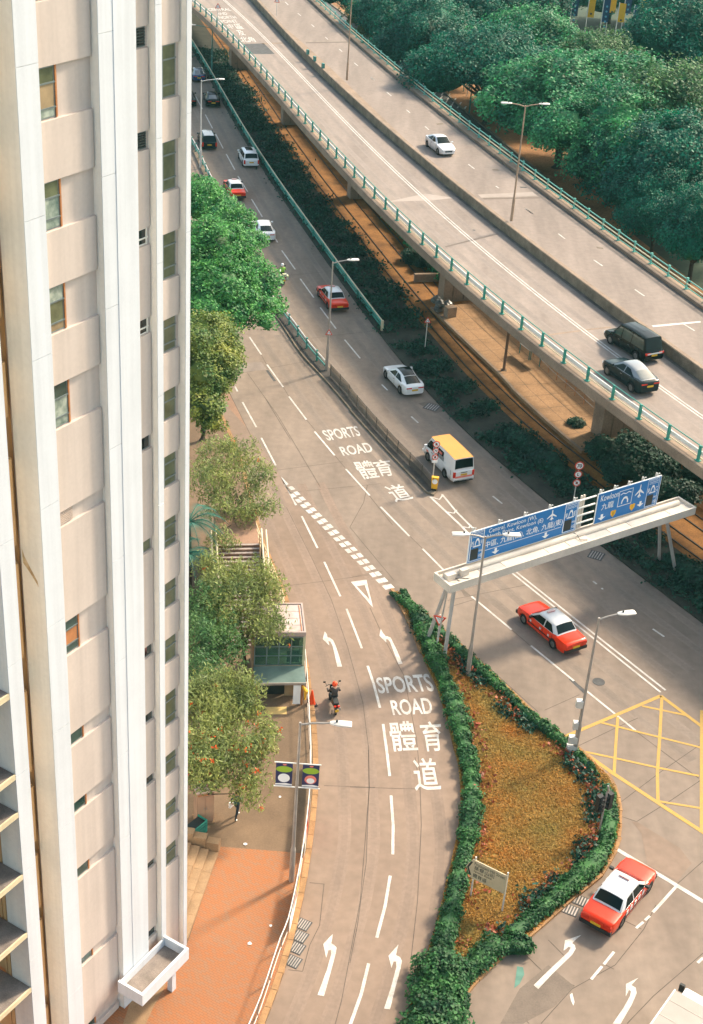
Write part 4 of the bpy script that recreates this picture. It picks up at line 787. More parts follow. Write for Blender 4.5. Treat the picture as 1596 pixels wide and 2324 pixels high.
def post_sign(k, bx, by, tk, ty, label, kind, z0=0.0, r=0.33, n=FN, pole='steel_light', pole_r=0.04, on_pole=None, tx_=0):
    if on_pole is None: b = G(k, bx, by, z0); h = above(b, tk, tx_, ty)
    else: b = on_pole; h = above(b, tk, tx_, ty)
    rv, nn = face_frame(n)
    zc = Vector((0, 0, h)) + nn*0.09
    loc = b if on_pole is None else b + Vector((0, 0, h-0.3)); 
    t = thing('traffic_sign', label, 'traffic sign', loc.to_tuple())
    if on_pole is not None: zc = Vector((0, 0, 0.3)) + nn*0.17
    else: mb = MB(); mb.tube([(0, 0, 0), (0, 0, h+r*0.8)], pole_r, 8); mb.build('pole', pole, t, True, True)
    if kind == 'tri':
        plate_poly(t, tri(r*1.25), zc, rv, nn, 0.03, 'sign_red', 'plate'); plate_poly(t, tri(r*0.82), zc, rv, nn, 0.034, 'sign_white', 'plate_face')
        for s in (-1, 1): plate_poly(t, [(s*0.09, -0.09), (s*0.125, -0.09), (s*0.05, 0.08), (s*0.02, 0.08)], zc, rv, nn, 0.038, 'sign_black', 'symbol')
    if kind == 'give':
        plate_poly(t, itri(r*1.3), zc, rv, nn, 0.03, 'sign_red', 'plate'); plate_poly(t, itri(r*0.86), zc, rv, nn, 0.034, 'sign_white', 'plate_face')
        for s, z, w_ in (('GIVE', 0.08, 0.30), ('WAY', 0.0, 0.22), ('讓', -0.11, 0.08)):
            c = zc + nn*0.02; text_mesh(s, [c + rv*a*w_/2 + Vector((0, 0, z+e_)) for a, e_ in ((-1, 0), (1, 0), (1, 0.065), (-1, 0.065))], 'lettering', 'sign_black', t, 0.003, 0, True)
    if kind == 'cluster':
        for i, (dz, sym) in enumerate(((0, 'a'), (-0.75*r/0.33, 'b'), (-1.5*r/0.33, 'c'))):
            c = zc + Vector((0, 0, dz)); rr_ = r*(1.12 if i == 0 else 0.95)
            plate_poly(t, circ(rr_), c, rv, nn, 0.03, 'sign_red', 'plate'); plate_poly(t, circ(rr_*0.76), c, rv, nn, 0.034, 'sign_white', 'plate_face')
            s = label_syms[i]; f = c + nn*0.018
            if s in ('70', 'L'): text_mesh(s, [f + rv*a*rr_*(0.5 if s == '70' else 0.22) + Vector((0, 0, e_*rr_*0.42)) for a, e_ in ((-1, -1), (1, -1), (1, 1), (-1, 1))], 'lettering', 'sign_black', t, 0.002, 0.03, True)
            else:
                plate_poly(t, [(-0.09, -0.09), (0.06, -0.08), (0.075, 0.015), (0.015, 0.11), (-0.045, 0.09)], c, rv, nn, 0.037, 'sign_black', 'symbol')
                q = rr_*0.74; plate_poly(t, [(-q*0.75, q*0.62), (-q*0.62, q*0.75), (q*0.75, -q*0.62), (q*0.62, -q*0.75)], c, rv, nn, 0.040, 'sign_red', 'slash')
    return t, b, h, rv, nn
post_sign(8, 0, 0, 8, 655, 'small red triangle warning sign on the dividing strip lamp post', 'tri', r=0.26, on_pole=b2, tx_=1228)
post_sign(9, 597, 800, 9, 562, 'red triangle warning sign on slim pole in the verge hedge', 'tri', 0.1, r=0.29)
label_syms = ('70', 'L', 'x'); post_sign(10, 505, 2135, 10, 1800, 'pole in the verge with three round signs, 70 uppermost', 'cluster', 0.1, r=0.29)
label_syms = ('x', '70', 'x'); tS, bS, hS, rvS, nnS = post_sign(9, 655, 1880, 9, 1545, 'pole at tip of dividing strip with three round signs, 70 in middle', 'cluster', 0.14, r=0.22)
plate_poly(tS, [(-0.2, -0.09), (0.2, -0.09), (0.2, 0.09), (-0.2, 0.09)], Vector((0, 0, hS-1.35)) + nnS*0.09, rvS, nnS, 0.03, 'sign_white', 'sub_plate')
post_sign(12, 690, 1200, 12, 948, 'give way triangle sign on pole beside the gantry legs', 'give', 0.13, r=0.34, n=(-0.25, -1), pole_r=0.045)
post_sign(21, 345, 432, 21, 98, 'red triangle sign on near edge of flyover beside painted road words', 'tri', DZ+0.22, r=0.36)
post_sign(21, 1240, 238, 21, 8, 'red triangle sign on flyover median cut by top edge of picture', 'tri', DZ+0.86, r=0.36)
# lit bollard at the tip of the strip
c = G(9, 672, 1912, 0.14); t = thing('traffic_bollard', 'yellow keep left bollard with white disc at the tip of the strip', 'bollard', c.to_tuple(), R(-7))
mb = MB(); mb.box((0, 0, 0.06), (0.34, 0.34, 0.12)); mb.build('base', 'black_plastic', t, False, True)
mb = MB(); mb.add([(-0.2, -0.12, 0.12), (0.2, -0.12, 0.12), (0.2, 0.12, 0.12), (-0.2, 0.12, 0.12), (-0.25, -0.13, 1.0), (0.25, -0.13, 1.0), (0.25, 0.13, 1.0), (-0.25, 0.13, 1.0)], [(3, 2, 1, 0), (4, 5, 6, 7), (0, 1, 5, 4), (1, 2, 6, 5), (2, 3, 7, 6), (3, 0, 4, 7)]); mb.build('shell', 'amber', t, False, True)
plate_poly(t, circ(0.19), Vector((0, -0.15, 0.70)), Vector((1, 0, 0)), Vector((0, -1, 0)), 0.02, 'sign_white', 'disc')
# pointed direction sign on the island
rb = G(15, 1212, 1300, 0.13); hb = above(rb, 15, 1225, 1150); ht = above(rb, 15, 1272, 1005)
def on_post(k, x, y, P0, dv):
    v = ray(*Z(k, x, y)); o = Vector((0, 0, CAM_H)); nrm = Vector((-dv.y, dv.x, 0)); t_ = (P0-o).dot(nrm)/v.dot(nrm); return o+v*t_
lt = G(15, 965, 1015, rb.z+hb); dv = (Vector((rb.x, rb.y, 0))-Vector((lt.x, lt.y, 0))); SWd = dv.length; dv.normalize()
nrm = Vector((dv.y, -dv.x, 0))
t = thing('direction_sign', 'pointed cream direction sign with dark chevron on two posts on the island', 'road sign', rb.to_tuple())
H0, H1 = hb, ht
def ds(u, v): return Vector((0, 0, H0+(H1-H0)*v)) - dv*(SWd*u)
top = [(0, 0), (0, 1), (1.0, 1), (1.17, 0.5), (1.0, 0)]
def ds_poly(pts, m, name, th, off=0.0):
    f = [ds(u, v) + nrm*(th/2+off) for u, v in pts]; bk = [p - nrm*th for p in f]; k = len(pts); mb = MB(); mb.add(f+bk, [tuple(range(k)), tuple(range(2*k-1, k-1, -1))] + [(i, i+k, (i+1) % k+k, (i+1) % k) for i in range(k)]); return mb.build(name, m, t, False, True)
mb0 = ds_poly(top, 'sign_cream', 'panel', 0.05)
for pts in ([(0.99, 0.86), (1.05, 0.86), (1.14, 0.5), (1.09, 0.5)], [(1.09, 0.5), (1.14, 0.5), (1.05, 0.14), (0.99, 0.14)]): ds_poly(pts, 'sign_black', 'chevron', 0.056)
for s, v0, v1, ua, ub in (('Protestant Hill Street', 0.76, 0.92, 0.94, 0.06), ('基督山街', 0.53, 0.73, 0.94, 0.34), ('Sports Road', 0.36, 0.50, 0.94, 0.42), ('體育道', 0.10, 0.32, 0.94, 0.55)):
    text_mesh(s, [ds(a, v) + nrm*0.03 for a, v in ((ua, v0), (ub, v0), (ub, v1), (ua, v1))], 'lettering', 'sign_black', t, 0.0, 0.0, True)
for u in (0.02, 0.95): mb = MB(); q = ds(u, 0); mb.tube([Vector((q.x, q.y, 0)) - nrm*0.08, Vector((q.x, q.y, H1+0.12)) - nrm*0.08], 0.04, 8); mb.build('post', 'steel_light', t, True, True)
# traffic light on the island
c = G(16, 722, 700, 0.13); hh = above(c, 16, 805, 300); t = thing('traffic_light', 'black traffic light on grey pole in hedge at island corner', 'traffic light', c.to_tuple())
mb = MB(); mb.tube([(0, 0, 0), (0, 0, hh*0.86), (0.06, 0, hh*0.9), (0, 0, hh)], 0.05, 8); mb.build('pole', 'steel', t, True, True)
for dx, dy, rz in ((-0.28, -0.1, 0.5), (0.22, 0.18, -0.9)):
    mb = MB(); mb.box((dx, dy, hh*0.66), (0.3, 0.26, 0.95), rz); o = mb.build('signal_head', 'black_plastic', t, False, True)
    for i in range(3): m2 = MB(); q = Matrix.Rotation(rz, 3, 'Z') @ Vector((0, -0.2, 0)); m2.tube([Vector((dx, dy, hh*0.66+0.29-i*0.29)) + q*0.6, Vector((dx, dy, hh*0.66+0.29-i*0.29)) + q*1.35], 0.11, 10); m2.build('visor', 'black_plastic', o, False, True)
# ================================================================== tower at the left
FAZ = R(30); FD = Vector((math.sin(FAZ), math.cos(FAZ), 0)); FNn = Vector((math.cos(FAZ), -math.sin(FAZ), 0)); B0 = G(0, 424, 2150)
tower = thing('apartment_tower', 'tall tower with white pilasters and pale pink panels filling the left side', 'building', B0.to_tuple(), R(60))
def F(k, x, y, t=0.0):
    v = ray(*Z(k, x, y)); o = Vector((0, 0, CAM_H)); P0 = B0 + FNn*t; q = o + v*((P0-o).dot(FNn)/v.dot(FNn)); return (q-B0).dot(FD), q.z
ZTOP = 52.0
SA0, SA1, SB0, SB1, SC0, SCm, SC1, SD0, SD1, SE0 = -9.2, -8.58, -7.38, -6.55, -4.16, -3.55, -2.58, -1.69, -1.41, -0.22
def tb(name, m, s0, s1, t0, t1, z0, z1, par=None):
    """block of the tower: along the front s, outwards t, height z"""
    mb = MB(); mb.box2((s0, -t1, z0), (s1, -t0, z1)); return mb.build(name, m, par or tower, False, True)
DEP = 0.30
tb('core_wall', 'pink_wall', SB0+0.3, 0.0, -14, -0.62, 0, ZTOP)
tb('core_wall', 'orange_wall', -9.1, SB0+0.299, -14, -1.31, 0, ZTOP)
tb('core_wall', 'pink_wall', -30, -9.101, -14, -3.01, 0, ZTOP)
def pil(name, s0, s1, t1=0.0, t0=-0.6):
    """white pilaster: returns tinted for warm bounced light, white tiled front in storey-high pieces with open joints"""
    tb(name, 'white_bounce', s0, s1, t0, t1-0.03, 0, ZTOP)
joints_C = [F(3, 940, 535)[1], F(3, 965, 1390)[1]]
def white_front(s0, s1, t1, zs):
    zs = sorted(zs); prev = 0.0
    for z in zs + [ZTOP]:
        if z-prev > 0.2: tb('front_panel', 'white_tile', s0-0.004, s1+0.004, t1-0.03, t1, prev+0.008, z-0.008)
        prev = z
pil('pilaster', SB0, SB1, 0, -0.95); pil('pilaster', SC0, SC1); pil('pilaster', SD0, SD1); pil('pilaster', SE0, 0.0)
tb('pilaster', 'white_tile', SCm, SC1, -0.028, 0.015, 0, ZTOP)
zB = [F(k, x, y)[1] for k, x, y in ((1, 220, 550), (1, 285, 1840), (2, 340, 910), (2, 410, 2150), (3, 465, 1040), (3, 515, 1920), (4, 560, 630), (4, 605, 1350), (4, 650, 2010))]
zC = [F(k, x, y)[1] for k, x, y in ((1, 895, 270), (1, 920, 1470), (2, 940, 480), (2, 965, 1655), (3, 990, 500), (3, 1012, 1350), (3, 1030, 2140), (4, 1045, 745), (4, 1070, 1400))]
zD = [F(k, x, y)[1] for k, x, y in ((1, 1345, 35), (1, 1345, 1160), (2, 1345, 110), (2, 1345, 1230), (2, 1350, 2140), (3, 1355, 30), (3, 1357, 865), (3, 1365, 1640))]
white_front(SB0, SB1, 0, zB); white_front(SC0, SCm, 0, zC); white_front(SD0, SD1, 0, zD)
zE = [F(k, x, y)[1] for k, x, y in ((1, 1588, 950), (1, 1578, 1950), (2, 1575, 900), (2, 1570, 1810), (3, 1565, 520), (3, 1560, 1260))]
white_front(SE0, 0.0, 0, zE)
# end wall facing the street trees
tb('end_wall', 'white_tile', 0.001, 0.03, -14, -0.05, 0, ZTOP)
def window(s0, s1, t, z0, z1, glass, mull=(), trans=(), fr='frame', name='window', depth=0.06):
    """frame with panes set into the wall"""
    fw = 0.045; g_ = tb(name, fr, s0, s1, t, t+0.02, z0, z1)
    us = [s0+fw] + [s0+(s1-s0)*m for m in mull] + [s1-fw]; vs = [z0+fw] + [z0+(z1-z0)*m for m in trans] + [z1-fw]
    gl = glass if isinstance(glass, (list, tuple)) else [glass]; k = 0
    for i in range(len(us)-1):
        for j in range(len(vs)-1):
            a, b = us[i]+(0.02 if i else 0), us[i+1]-(0.02 if i < len(us)-2 else 0); c, d = vs[j]+(0.02 if j else 0), vs[j+1]-(0.02 if j < len(vs)-2 else 0)
            tb('pane', gl[k % len(gl)], a, b, t+0.019, t+0.024, c, d, None).parent = g_; k += 1
    for m in mull: tb('mullion', fr, s0+(s1-s0)*m-0.022, s0+(s1-s0)*m+0.022, t+0.021, t+0.055, z0, z1, None).parent = g_
    for m in trans: tb('transom', fr, s0, s1, t+0.021, t+0.05, z0+(z1-z0)*m-0.022, z0+(z1-z0)*m+0.022, None).parent = g_
    return g_
def panel(s0, s1, t, z0, z1, m, name='spandrel_panel', rnd=0.07):
    """raised panel with rounded far end"""
    mb = MB(); pts = [(s0, t-0.14), (s0, t), (s1-rnd, t), (s1-rnd*0.4, t-rnd*0.25), (s1, t-rnd)] + [(s1, t-0.14)]
    poly = [(s, -q) for s, q in pts]; n = len(poly); vs = [(a, b, z0+0.0) for a, b in poly] + [(a, b, z1) for a, b in poly]
    mb.add(vs, [(i, (i+1) % n, (i+1) % n+n, i+n) for i in range(n)] + [tuple(range(n, 2*n)), tuple(range(n-1, -1, -1))])
    # bevelled top lip
    return mb.build(name, m, tower, False, True)
def bay(s0, s1, opens, tp, tw, m):
    """opens = list of (zb, zt) recessed openings; panels between them"""
    tb('bay_wall', m, s0, s1, -0.6, tw-0.001, 0, ZTOP)
    zs = 0.0; hid = sorted(opens)
    for zb, zt in hid + [(ZTOP, ZTOP)]:
        if zb-zs > 0.1: panel(s0, s1-0.02, tp, zs, zb, m)
        zs = zt
# bay between pilasters B and C: windows near the left end
TP, TW = -0.22, -0.33
oBC = []
for a, b in (((1, 790, 462), (1, 800, 905)), ((1, 805, 1400), (1, 820, 1805)), ((2, 820, 160), (2, 835, 545)), ((2, 845, 955), (2, 858, 1320)), ((2, 870, 1995), (2, 885, 2115)), ((3, 905, 790), (3, 912, 1075)), ((3, 930, 1715), (3, 940, 1820)), ((4, 945, 185), (4, 955, 280)), ((4, 965, 725), (4, 975, 815)), ((4, 995, 1460), (4, 1000, 1530)), ((4, 1010, 2030), (4, 1022, 2090))):
    zt, zb = F(*a, TP)[1], F(*b, TP)[1]; oBC.append((zb, zt))
top = oBC[0]; oBC = [(z0+3.1, z1+3.1) for z0, z1 in oBC[:3]][:0] + oBC
for k in range(1, 4): oBC.append((top[0]+3.12*k, top[1]+3.12*k))
bay(SB1, SC0, oBC, TP, TW, 'pink_wall')
wr = [F(1, 450, 780, -0.36)[0], 0]
kinds = [(['glass_teal', 'interior', 'glass_olive'], (), (0.2, 0.68)), (['glass_teal', 'glass_teal', 'glass_olive'], (), (0.22, 0.66)), (['interior', 'glass_olive', 'glass_teal'], (), (0.2, 0.66)), (['glass_teal', 'glass_teal', 'glass'], (), (0.22, 0.66)), None, (['glass', 'frame_rust', 'glass'], (), (0.25, 0.7))]
srt = sorted(oBC, key=lambda q: -q[1])
i0 = srt.index(top)
for i, (zb, zt) in enumerate(srt):
    j = i-i0; sr = wr[0]
    if j == 4:
        t_ = tb('louvre_vent', 'frame', SB1+0.02, sr, TW, TW+0.02, zb+0.04, zt-0.03)
        for q in range(7): tb('louvre_blade', 'louvre', SB1+0.04, sr-0.03, TW+0.02, TW+0.05, zb+0.07+q*(zt-zb-0.12)/7, zb+0.07+(q+0.65)*(zt-zb-0.12)/7).parent = t_
        continue
    if j < 0: j = (-j) % 4
    g, mu, tr = kinds[j] if j < 6 and kinds[j] else (['glass'], (), ())
    if zt-zb < 1.0: g, mu, tr = ['glass'], (), ()
    window(SB1+0.02, sr, TW, zb+0.03, zt-0.02, g, mu, tr)
    tb('window_reveal', 'frame_rust', sr+0.002, sr+0.06, TW, TW+0.05, zb+0.02, zt-0.01)
# bay between C and D: small dark windows
oCD = []
for a, b in (((1, 1262, 205), (1, 1262, 392)), ((1, 1262, 1085), (1, 1262, 1248)), ((1, 1262, 1900), (1, 1262, 2052)), ((2, 1268, 555), (2, 1268, 695)), ((2, 1275, 1540), (2, 1275, 1660)), ((3, 1282, 305), (3, 1282, 415)), ((3, 1293, 1190), (3, 1293, 1290)), ((3, 1295, 1755), (3, 1295, 1838)), ((4, 1300, 180), (4, 1300, 258)), ((4, 1312, 890), (4, 1312, 955)), ((4, 1316, 1460), (4, 1316, 1532))):
    zt, zb = F(*a, TP)[1], F(*b, TP)[1]; oCD.append((zb, zt))
for k in range(1, 4): oCD.append((oCD[0][0]+3.1*k, oCD[0][1]+3.1*k))
bay(SC1, SD0, oCD, TP, TW, 'pink_wall')
for i, (zb, zt) in enumerate(oCD):
    wr2 = SD0-0.10
    if i in (2, 3): window(SC1+0.02, wr2, TW, zb+0.02, zt-0.02, 'glass_dark', (0.9,), (0.4,), 'rail_white')
    else:
        t_ = window(SC1+0.02, wr2, TW, zb+0.02, zt-0.02, 'glass_olive' if i == 5 else 'glass_dark', (), (), 'frame')
        if i < 2:
            for q in range(6): tb('louvre_blade', 'louvre_dark', SC1+0.06, wr2-0.04, TW+0.024, TW+0.05, zb+0.06+q*(zt-zb-0.1)/6, zb+0.06+(q+0.4)*(zt-zb-0.1)/6).parent = t_
# bay between D and E: olive windows
oDE = []
for a, b in (((1, 1518, 345), (1, 1518, 802)), ((1, 1510, 1155), (1, 1510, 1578)), ((1, 1505, 1920), (2, 1503, 212)), ((2, 1500, 535), (2, 1498, 822)), ((2, 1498, 1130), (2, 1496, 1388)), ((2, 1498, 1675), (2, 1496, 1945)), ((3, 1500, 105), (3, 1500, 352)), ((3, 1498, 632), (3, 1498, 852)), ((3, 1497, 1102), (3, 1497, 1312)), ((3, 1495, 1562), (3, 1495, 1838)), ((3, 1495, 2072), (4, 1495, 152)), ((4, 1497, 368), (4, 1497, 518)), ((4, 1495, 732), (4, 1496, 902))):
    zt, zb = F(*a, TP)[1], F(*b, TP)[1]; oDE.append((zb, zt))
for k in range(1, 4): oDE.append((oDE[0][0]+3.1*k, oDE[0][1]+3.1*k))
bay(SD1, SE0, oDE, TP, TW, 'pink_wall')
for i, (zb, zt) in enumerate(oDE): window(SD1+0.02, SE0-0.16, TW, zb+0.02, zt-0.02, 'glass_olive', (0.35,) if zt-zb > 1 else (), (0.24, 0.72) if zt-zb > 1.2 else (0.6,))
# deep bay between A and B with narrow windows, walls orange
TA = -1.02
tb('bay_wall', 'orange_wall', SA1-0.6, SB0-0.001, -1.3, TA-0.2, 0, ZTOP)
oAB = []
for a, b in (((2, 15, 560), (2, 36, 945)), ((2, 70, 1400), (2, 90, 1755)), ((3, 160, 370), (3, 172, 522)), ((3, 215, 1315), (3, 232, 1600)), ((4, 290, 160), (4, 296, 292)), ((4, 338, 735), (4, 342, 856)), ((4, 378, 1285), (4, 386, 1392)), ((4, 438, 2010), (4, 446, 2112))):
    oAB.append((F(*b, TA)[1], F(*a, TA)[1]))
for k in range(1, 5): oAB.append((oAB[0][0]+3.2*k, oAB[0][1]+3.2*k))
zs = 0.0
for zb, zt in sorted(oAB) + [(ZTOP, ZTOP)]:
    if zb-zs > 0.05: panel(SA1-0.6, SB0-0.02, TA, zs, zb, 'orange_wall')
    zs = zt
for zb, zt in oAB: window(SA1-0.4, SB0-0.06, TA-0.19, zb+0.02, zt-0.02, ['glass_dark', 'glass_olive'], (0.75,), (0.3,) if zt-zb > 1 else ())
pil('pilaster', SA0, SA1, 0.0, -0.95); white_front(SA0, SA1, 0, [F(k, x, y)[1] for k, x, y in ((3, 50, 360), (3, 130, 1370), (4, 190, 190), (4, 250, 990), (4, 320, 1720))])
# rust-coloured run-off stain under one window on the pilaster side
mb = MB(); st = [F(3, x, y, -0.3) for x, y in ((168, 400), (178, 420), (230, 530), (300, 640), (325, 720), (310, 722), (262, 650), (205, 560), (175, 500))]
zs_ = [q[1] for q in st]; pts = [(-0.90, F(3, 178, 405, -0.9)[1]), (-0.80, F(3, 200, 480, -0.8)[1]), (-0.55, F(3, 250, 590, -0.55)[1]), (-0.30, F(3, 310, 690, -0.3)[1]), (-0.27, F(3, 320, 730, -0.3)[1]), (-0.42, F(3, 285, 680, -0.42)[1]), (-0.66, F(3, 230, 600, -0.66)[1]), (-0.88, F(3, 190, 530, -0.88)[1])]
mb.add([(SB0-0.003, -a, b) for a, b in pts], [tuple(range(len(pts)))]); mb.build('rust_stain', 'stain', tower, False, True)
# balcony slabs and louvres at the near end
tb('balcony_wall', 'pink_wall', -24, SA0-0.001, -3.0, -2.4, 0, ZTOP)
slabs = [F(k, x, y, 0.0)[1] for k, x, y in ((3, 62, 1640), (4, 120, 215), (4, 148, 530), (4, 190, 1050), (4, 235, 1530), (4, 277, 1985))]
for z in slabs:
    b_ = tb('balcony_slab', 'roof_grey', -18, SA0-0.02, -2.39, -0.06, z-0.16, z-0.01); tb('slab_edge', 'rail_cream', -18, SA0-0.02, -0.059, 0.0, z-0.22, z).parent = b_
    lv = tb('louvre_screen', 'louvre_dark', -18, SA0-0.75, -2.39, -2.3, z-2.2, z-0.5)
    for q in range(9): tb('louvre_blade', 'rail_cream', -18, SA0-0.75, -2.29, -2.22, z-2.15+q*0.185, z-2.10+q*0.185).parent = lv
# porch canopy: open concrete tray
CZ = 2.2
cs0, ct0 = -4.2, 0.06
def canopy():
    t = thing('porch_canopy', 'white rimmed concrete porch roof sticking out from foot of tower', 'canopy', B0.to_tuple(), R(60))
    def cb(name, m, s0, s1, t0, t1, z0, z1): mb = MB(); mb.box2((s0, -t1, z0), (s1, -t0, z1)); return mb.build(name, m, t, False, True)
    # corners read from the picture at rim level
    def at(k, x, y, z): q = G(k, x, y, z) - B0; return q.dot(FD), q.dot(FNn)
    s_a, t_a = at(4, 1580, 1660, CZ); s_b, t_b = at(4, 1205, 2070, CZ); s1 = (s_a); s0 = s_b; tt = (t_a+t_b)/2
    s0, s1 = min(s0, s1), max(s0, s1); tt = max(0.9, min(2.6, tt))
    cb('slab', 'roof_grey', s0+0.12, s1-0.12, 0.06, tt-0.12, CZ-0.6, CZ-0.48)
    for a in ((s0, s0+0.12, 0.06, tt), (s1-0.12, s1, 0.06, tt), (s0+0.121, s1-0.121, tt-0.12, tt)): cb('rim', 'white_tile', *a, CZ-0.62, CZ)
    cb('rim', 'white_tile', s0+0.121, s1-0.121, 0.06, 0.14, CZ-0.62, CZ-0.1)
    cb('column', 'white_tile', s1-0.8, s1-0.55, tt-0.5, tt-0.25, FPZ, CZ-0.63)
    print('canopy', s0, s1, tt)
canopy()
# ================================================================== vehicles
def interp(x, tab): return float(np.interp(x, [a for a, _ in tab], [b for _, b in tab]))
def car_parts(t, L, W, wb, top, plan, gh, body, roofm, wheel_r=0.32, ground=0.20, front=None, glass='car_glass', roof_panel=None, win_split=(0.0,), ws='screen_glass', rw='car_glass', bumper=None, trim=None, tail='std', plate='plate_yellow', roof_rack=False, side_decal=None, belt_hi=None, spoiler=False):
    """x forwards, y left, z up. top = body upper line (x, z); plan = half-width factor (x, f); gh = greenhouse dict"""
    xf = front if front else L/2 - (L-wb)*0.04; xr = xf - L; hw = W/2; ax = [wb/2, -wb/2]
    xs = sorted(set([round(xr + i*L/46, 3) for i in range(47)] + [a + s*wheel_r*1.14 for a in ax for s in (-1, -0.92, 0.92, 1)])); rings = []; 
    for x in xs:
        f = interp(x, plan); h = hw*f; zt = interp(x, top); zb = ground + 0.10*max(0, (abs(x-(xf+xr)/2)/(L/2)-0.86)/0.14)
        for a in ax:
            dx = abs(x-a)
            if dx < wheel_r*1.14: zb = max(zb, wheel_r + math.sqrt(max(0, (wheel_r*1.14)**2-dx*dx))*0.98)
        zb = min(zb, zt-0.10); m_ = zb+(zt-zb)*0.45
        half = [(h*0.90, zb), (h*0.985, zb+(zt-zb)*0.14), (h, m_), (h*0.985, zb+(zt-zb)*0.78), (h*0.945, zt-0.022), (h*0.87, zt), (h*0.45, zt+0.018)]
        rings.append([(x, y, z) for y, z in half] + [(x, 0, zt+0.024)] + [(x, -y, z) for y, z in reversed(half)])
    n = len(rings[0]); vs = [p for r in rings for p in r]; fs = []
    for i in range(len(rings)-1):
        for j in range(n-1): fs.append((i*n+j, (i+1)*n+j, (i+1)*n+j+1, i*n+j+1))
        fs.append((i*n+n-1, (i+1)*n+n-1, (i+1)*n, i*n))
    fs.append(tuple(range(n))); fs.append(tuple((len(rings)-1)*n+j for j in range(n-1, -1, -1)))
    mb = MB(); mb.add(vs, fs); bo = mb.build('body', body, t, True, True)
    # dark inner block so that wheel arches are not see-through
    mb = MB(); mb.box(((xf+xr)/2, 0, ground+0.2), (L*0.9, W*0.62, 0.36)); mb.build('underbody', 'black_plastic', t, False, True)
    # greenhouse
    a0, a1, c1, c0 = gh['x']; zr = gh['z']; hb, hr = hw*gh['wb'], hw*gh['wr']; zb0 = lambda x: interp(x, top)-0.015
    N_ = 9; roofx = [a1 + (c1-a1)*i/(N_-1) for i in range(N_)]
    def rz(x): u = (x-a1)/(c1-a1) if c1 != a1 else 0; return zr + gh.get('crown', 0.035)*math.sin(math.pi*min(max(u, 0), 1)) - gh.get('drop', 0.0)*max(0, u)**1.6
    base = [(a0, zb0(a0)), ] ; rings = []
    def ring(x, zt, hbx, hrx, zlow, xlow): return [(xlow, hbx, zlow), (x, hrx, zt-0.05), (x, hrx-0.07, zt-0.008), (x, hrx*0.5, zt+0.012), (x, 0, zt+0.018), (x, -hrx*0.5, zt+0.012), (x, -hrx+0.07, zt-0.008), (x, -hrx, zt-0.05), (xlow, -hbx, zlow)]
    rows = [ring(a0, zb0(a0)+0.03, hb*0.92, hb*0.90, zb0(a0), a0)]
    for x in roofx: rows.append(ring(x, rz(x), hb*min(1, interp(x, plan)+0.01), hr*gh.get('taper', lambda u: 1)((x-a1)/(c1-a1)), zb0(x), x))
    rows.append(ring(c0, zb0(c0)+0.03, hb*0.92*gh.get('tail', 1), hb*0.90*gh.get('tail', 1), zb0(c0), c0))
    m = len(rows[0]); vs = [p for r in rows for p in r]; fs = []
    for i in range(len(rows)-1):
        for j in range(m-1): fs.append((i*m+j, i*m+j+1, (i+1)*m+j+1, (i+1)*m+j)[::-1])
    mb = MB(); mb.add(vs, fs); mb.build('cabin', roofm, t, True, True)
    def quadpanel(c, name, mm, ins, off=0.012, par=t):
        c = [Vector(p) for p in c]; nr = (c[1]-c[0]).cross(c[3]-c[0]).normalized(); l, r_, b, tp = ins
        P = lambda u, v: c[0]*((1-u)*(1-v)) + c[1]*(u*(1-v)) + c[2]*(u*v) + c[3]*((1-u)*v) + nr*off
        mb = MB(); K = 4; g_ = [[P(l+(1-l-r_)*i/K, b+(1-b-tp)*j/2) for i in range(K+1)] for j in range(3)]
        vs = [p for r in g_ for p in r]; mb.add(vs, [(j*(K+1)+i, j*(K+1)+i+1, (j+1)*(K+1)+i+1, (j+1)*(K+1)+i) for j in range(2) for i in range(K)]); return mb.build(name, mm, par, True, True)
    def screen(ra, rb, name, mm, v0, v1):
        a4, b4 = Vector(ra[4]), Vector(rb[4]); tv = (b4-a4).normalized(); up_ = Vector((-tv.z, 0, tv.x)); up_ = up_ if up_.z > 0 else -up_; g_ = []
        for j in range(4):
            v = v0+(v1-v0)*j/3; r_ = [Vector(ra[i]).lerp(Vector(rb[i]), v) for i in range(9)]; row = [r_[1].lerp(r_[2], 0.75)] + [r_[2].lerp(r_[3], 0.3), r_[3], r_[4], r_[5], r_[6].lerp(r_[5], 0.3)] + [r_[7].lerp(r_[6], 0.75)]; g_.append([p + up_*0.014 for p in row])
        k = len(g_[0]); vs = [p for r in g_ for p in r]; mb = MB(); mb.add(vs, [(j*k+i, j*k+i+1, (j+1)*k+i+1, (j+1)*k+i) for j in range(3) for i in range(k-1)]); return mb.build(name, mm, t, True, True)
    screen(rows[0], rows[1], 'windscreen', ws, 0.05, 0.95)
    screen(rows[-1], rows[-2], 'rear_window', rw, gh.get('rwb', 0.10)+0.04, 0.95)
    # side windows follow the slanting ends
    for sd in (1, -1):
        def SP(x, v):
            u = min(max((x-a1)/(c1-a1), 0), 1); ta = gh.get('taper', lambda u: 1)(u); xx = min(max(x, min(c1, a1)), max(c1, a1)); lo = zb0(x); hi = rz(xx)-0.05; yb = hb*min(1, interp(x, plan)+0.01); return Vector((x, sd*(yb+(hr*ta-yb)*v+0.012), lo+(hi-lo)*v))
        v0, v1 = gh.get('v', (0.10, 0.90)); lim_f = lambda v: a0+(a1-a0)*v - gh.get('ap', 0.13); lim_r = lambda v: c0+(c1-c0)*v + gh.get('cp', 0.22)
        cuts = [None] + list(win_split) + [None]
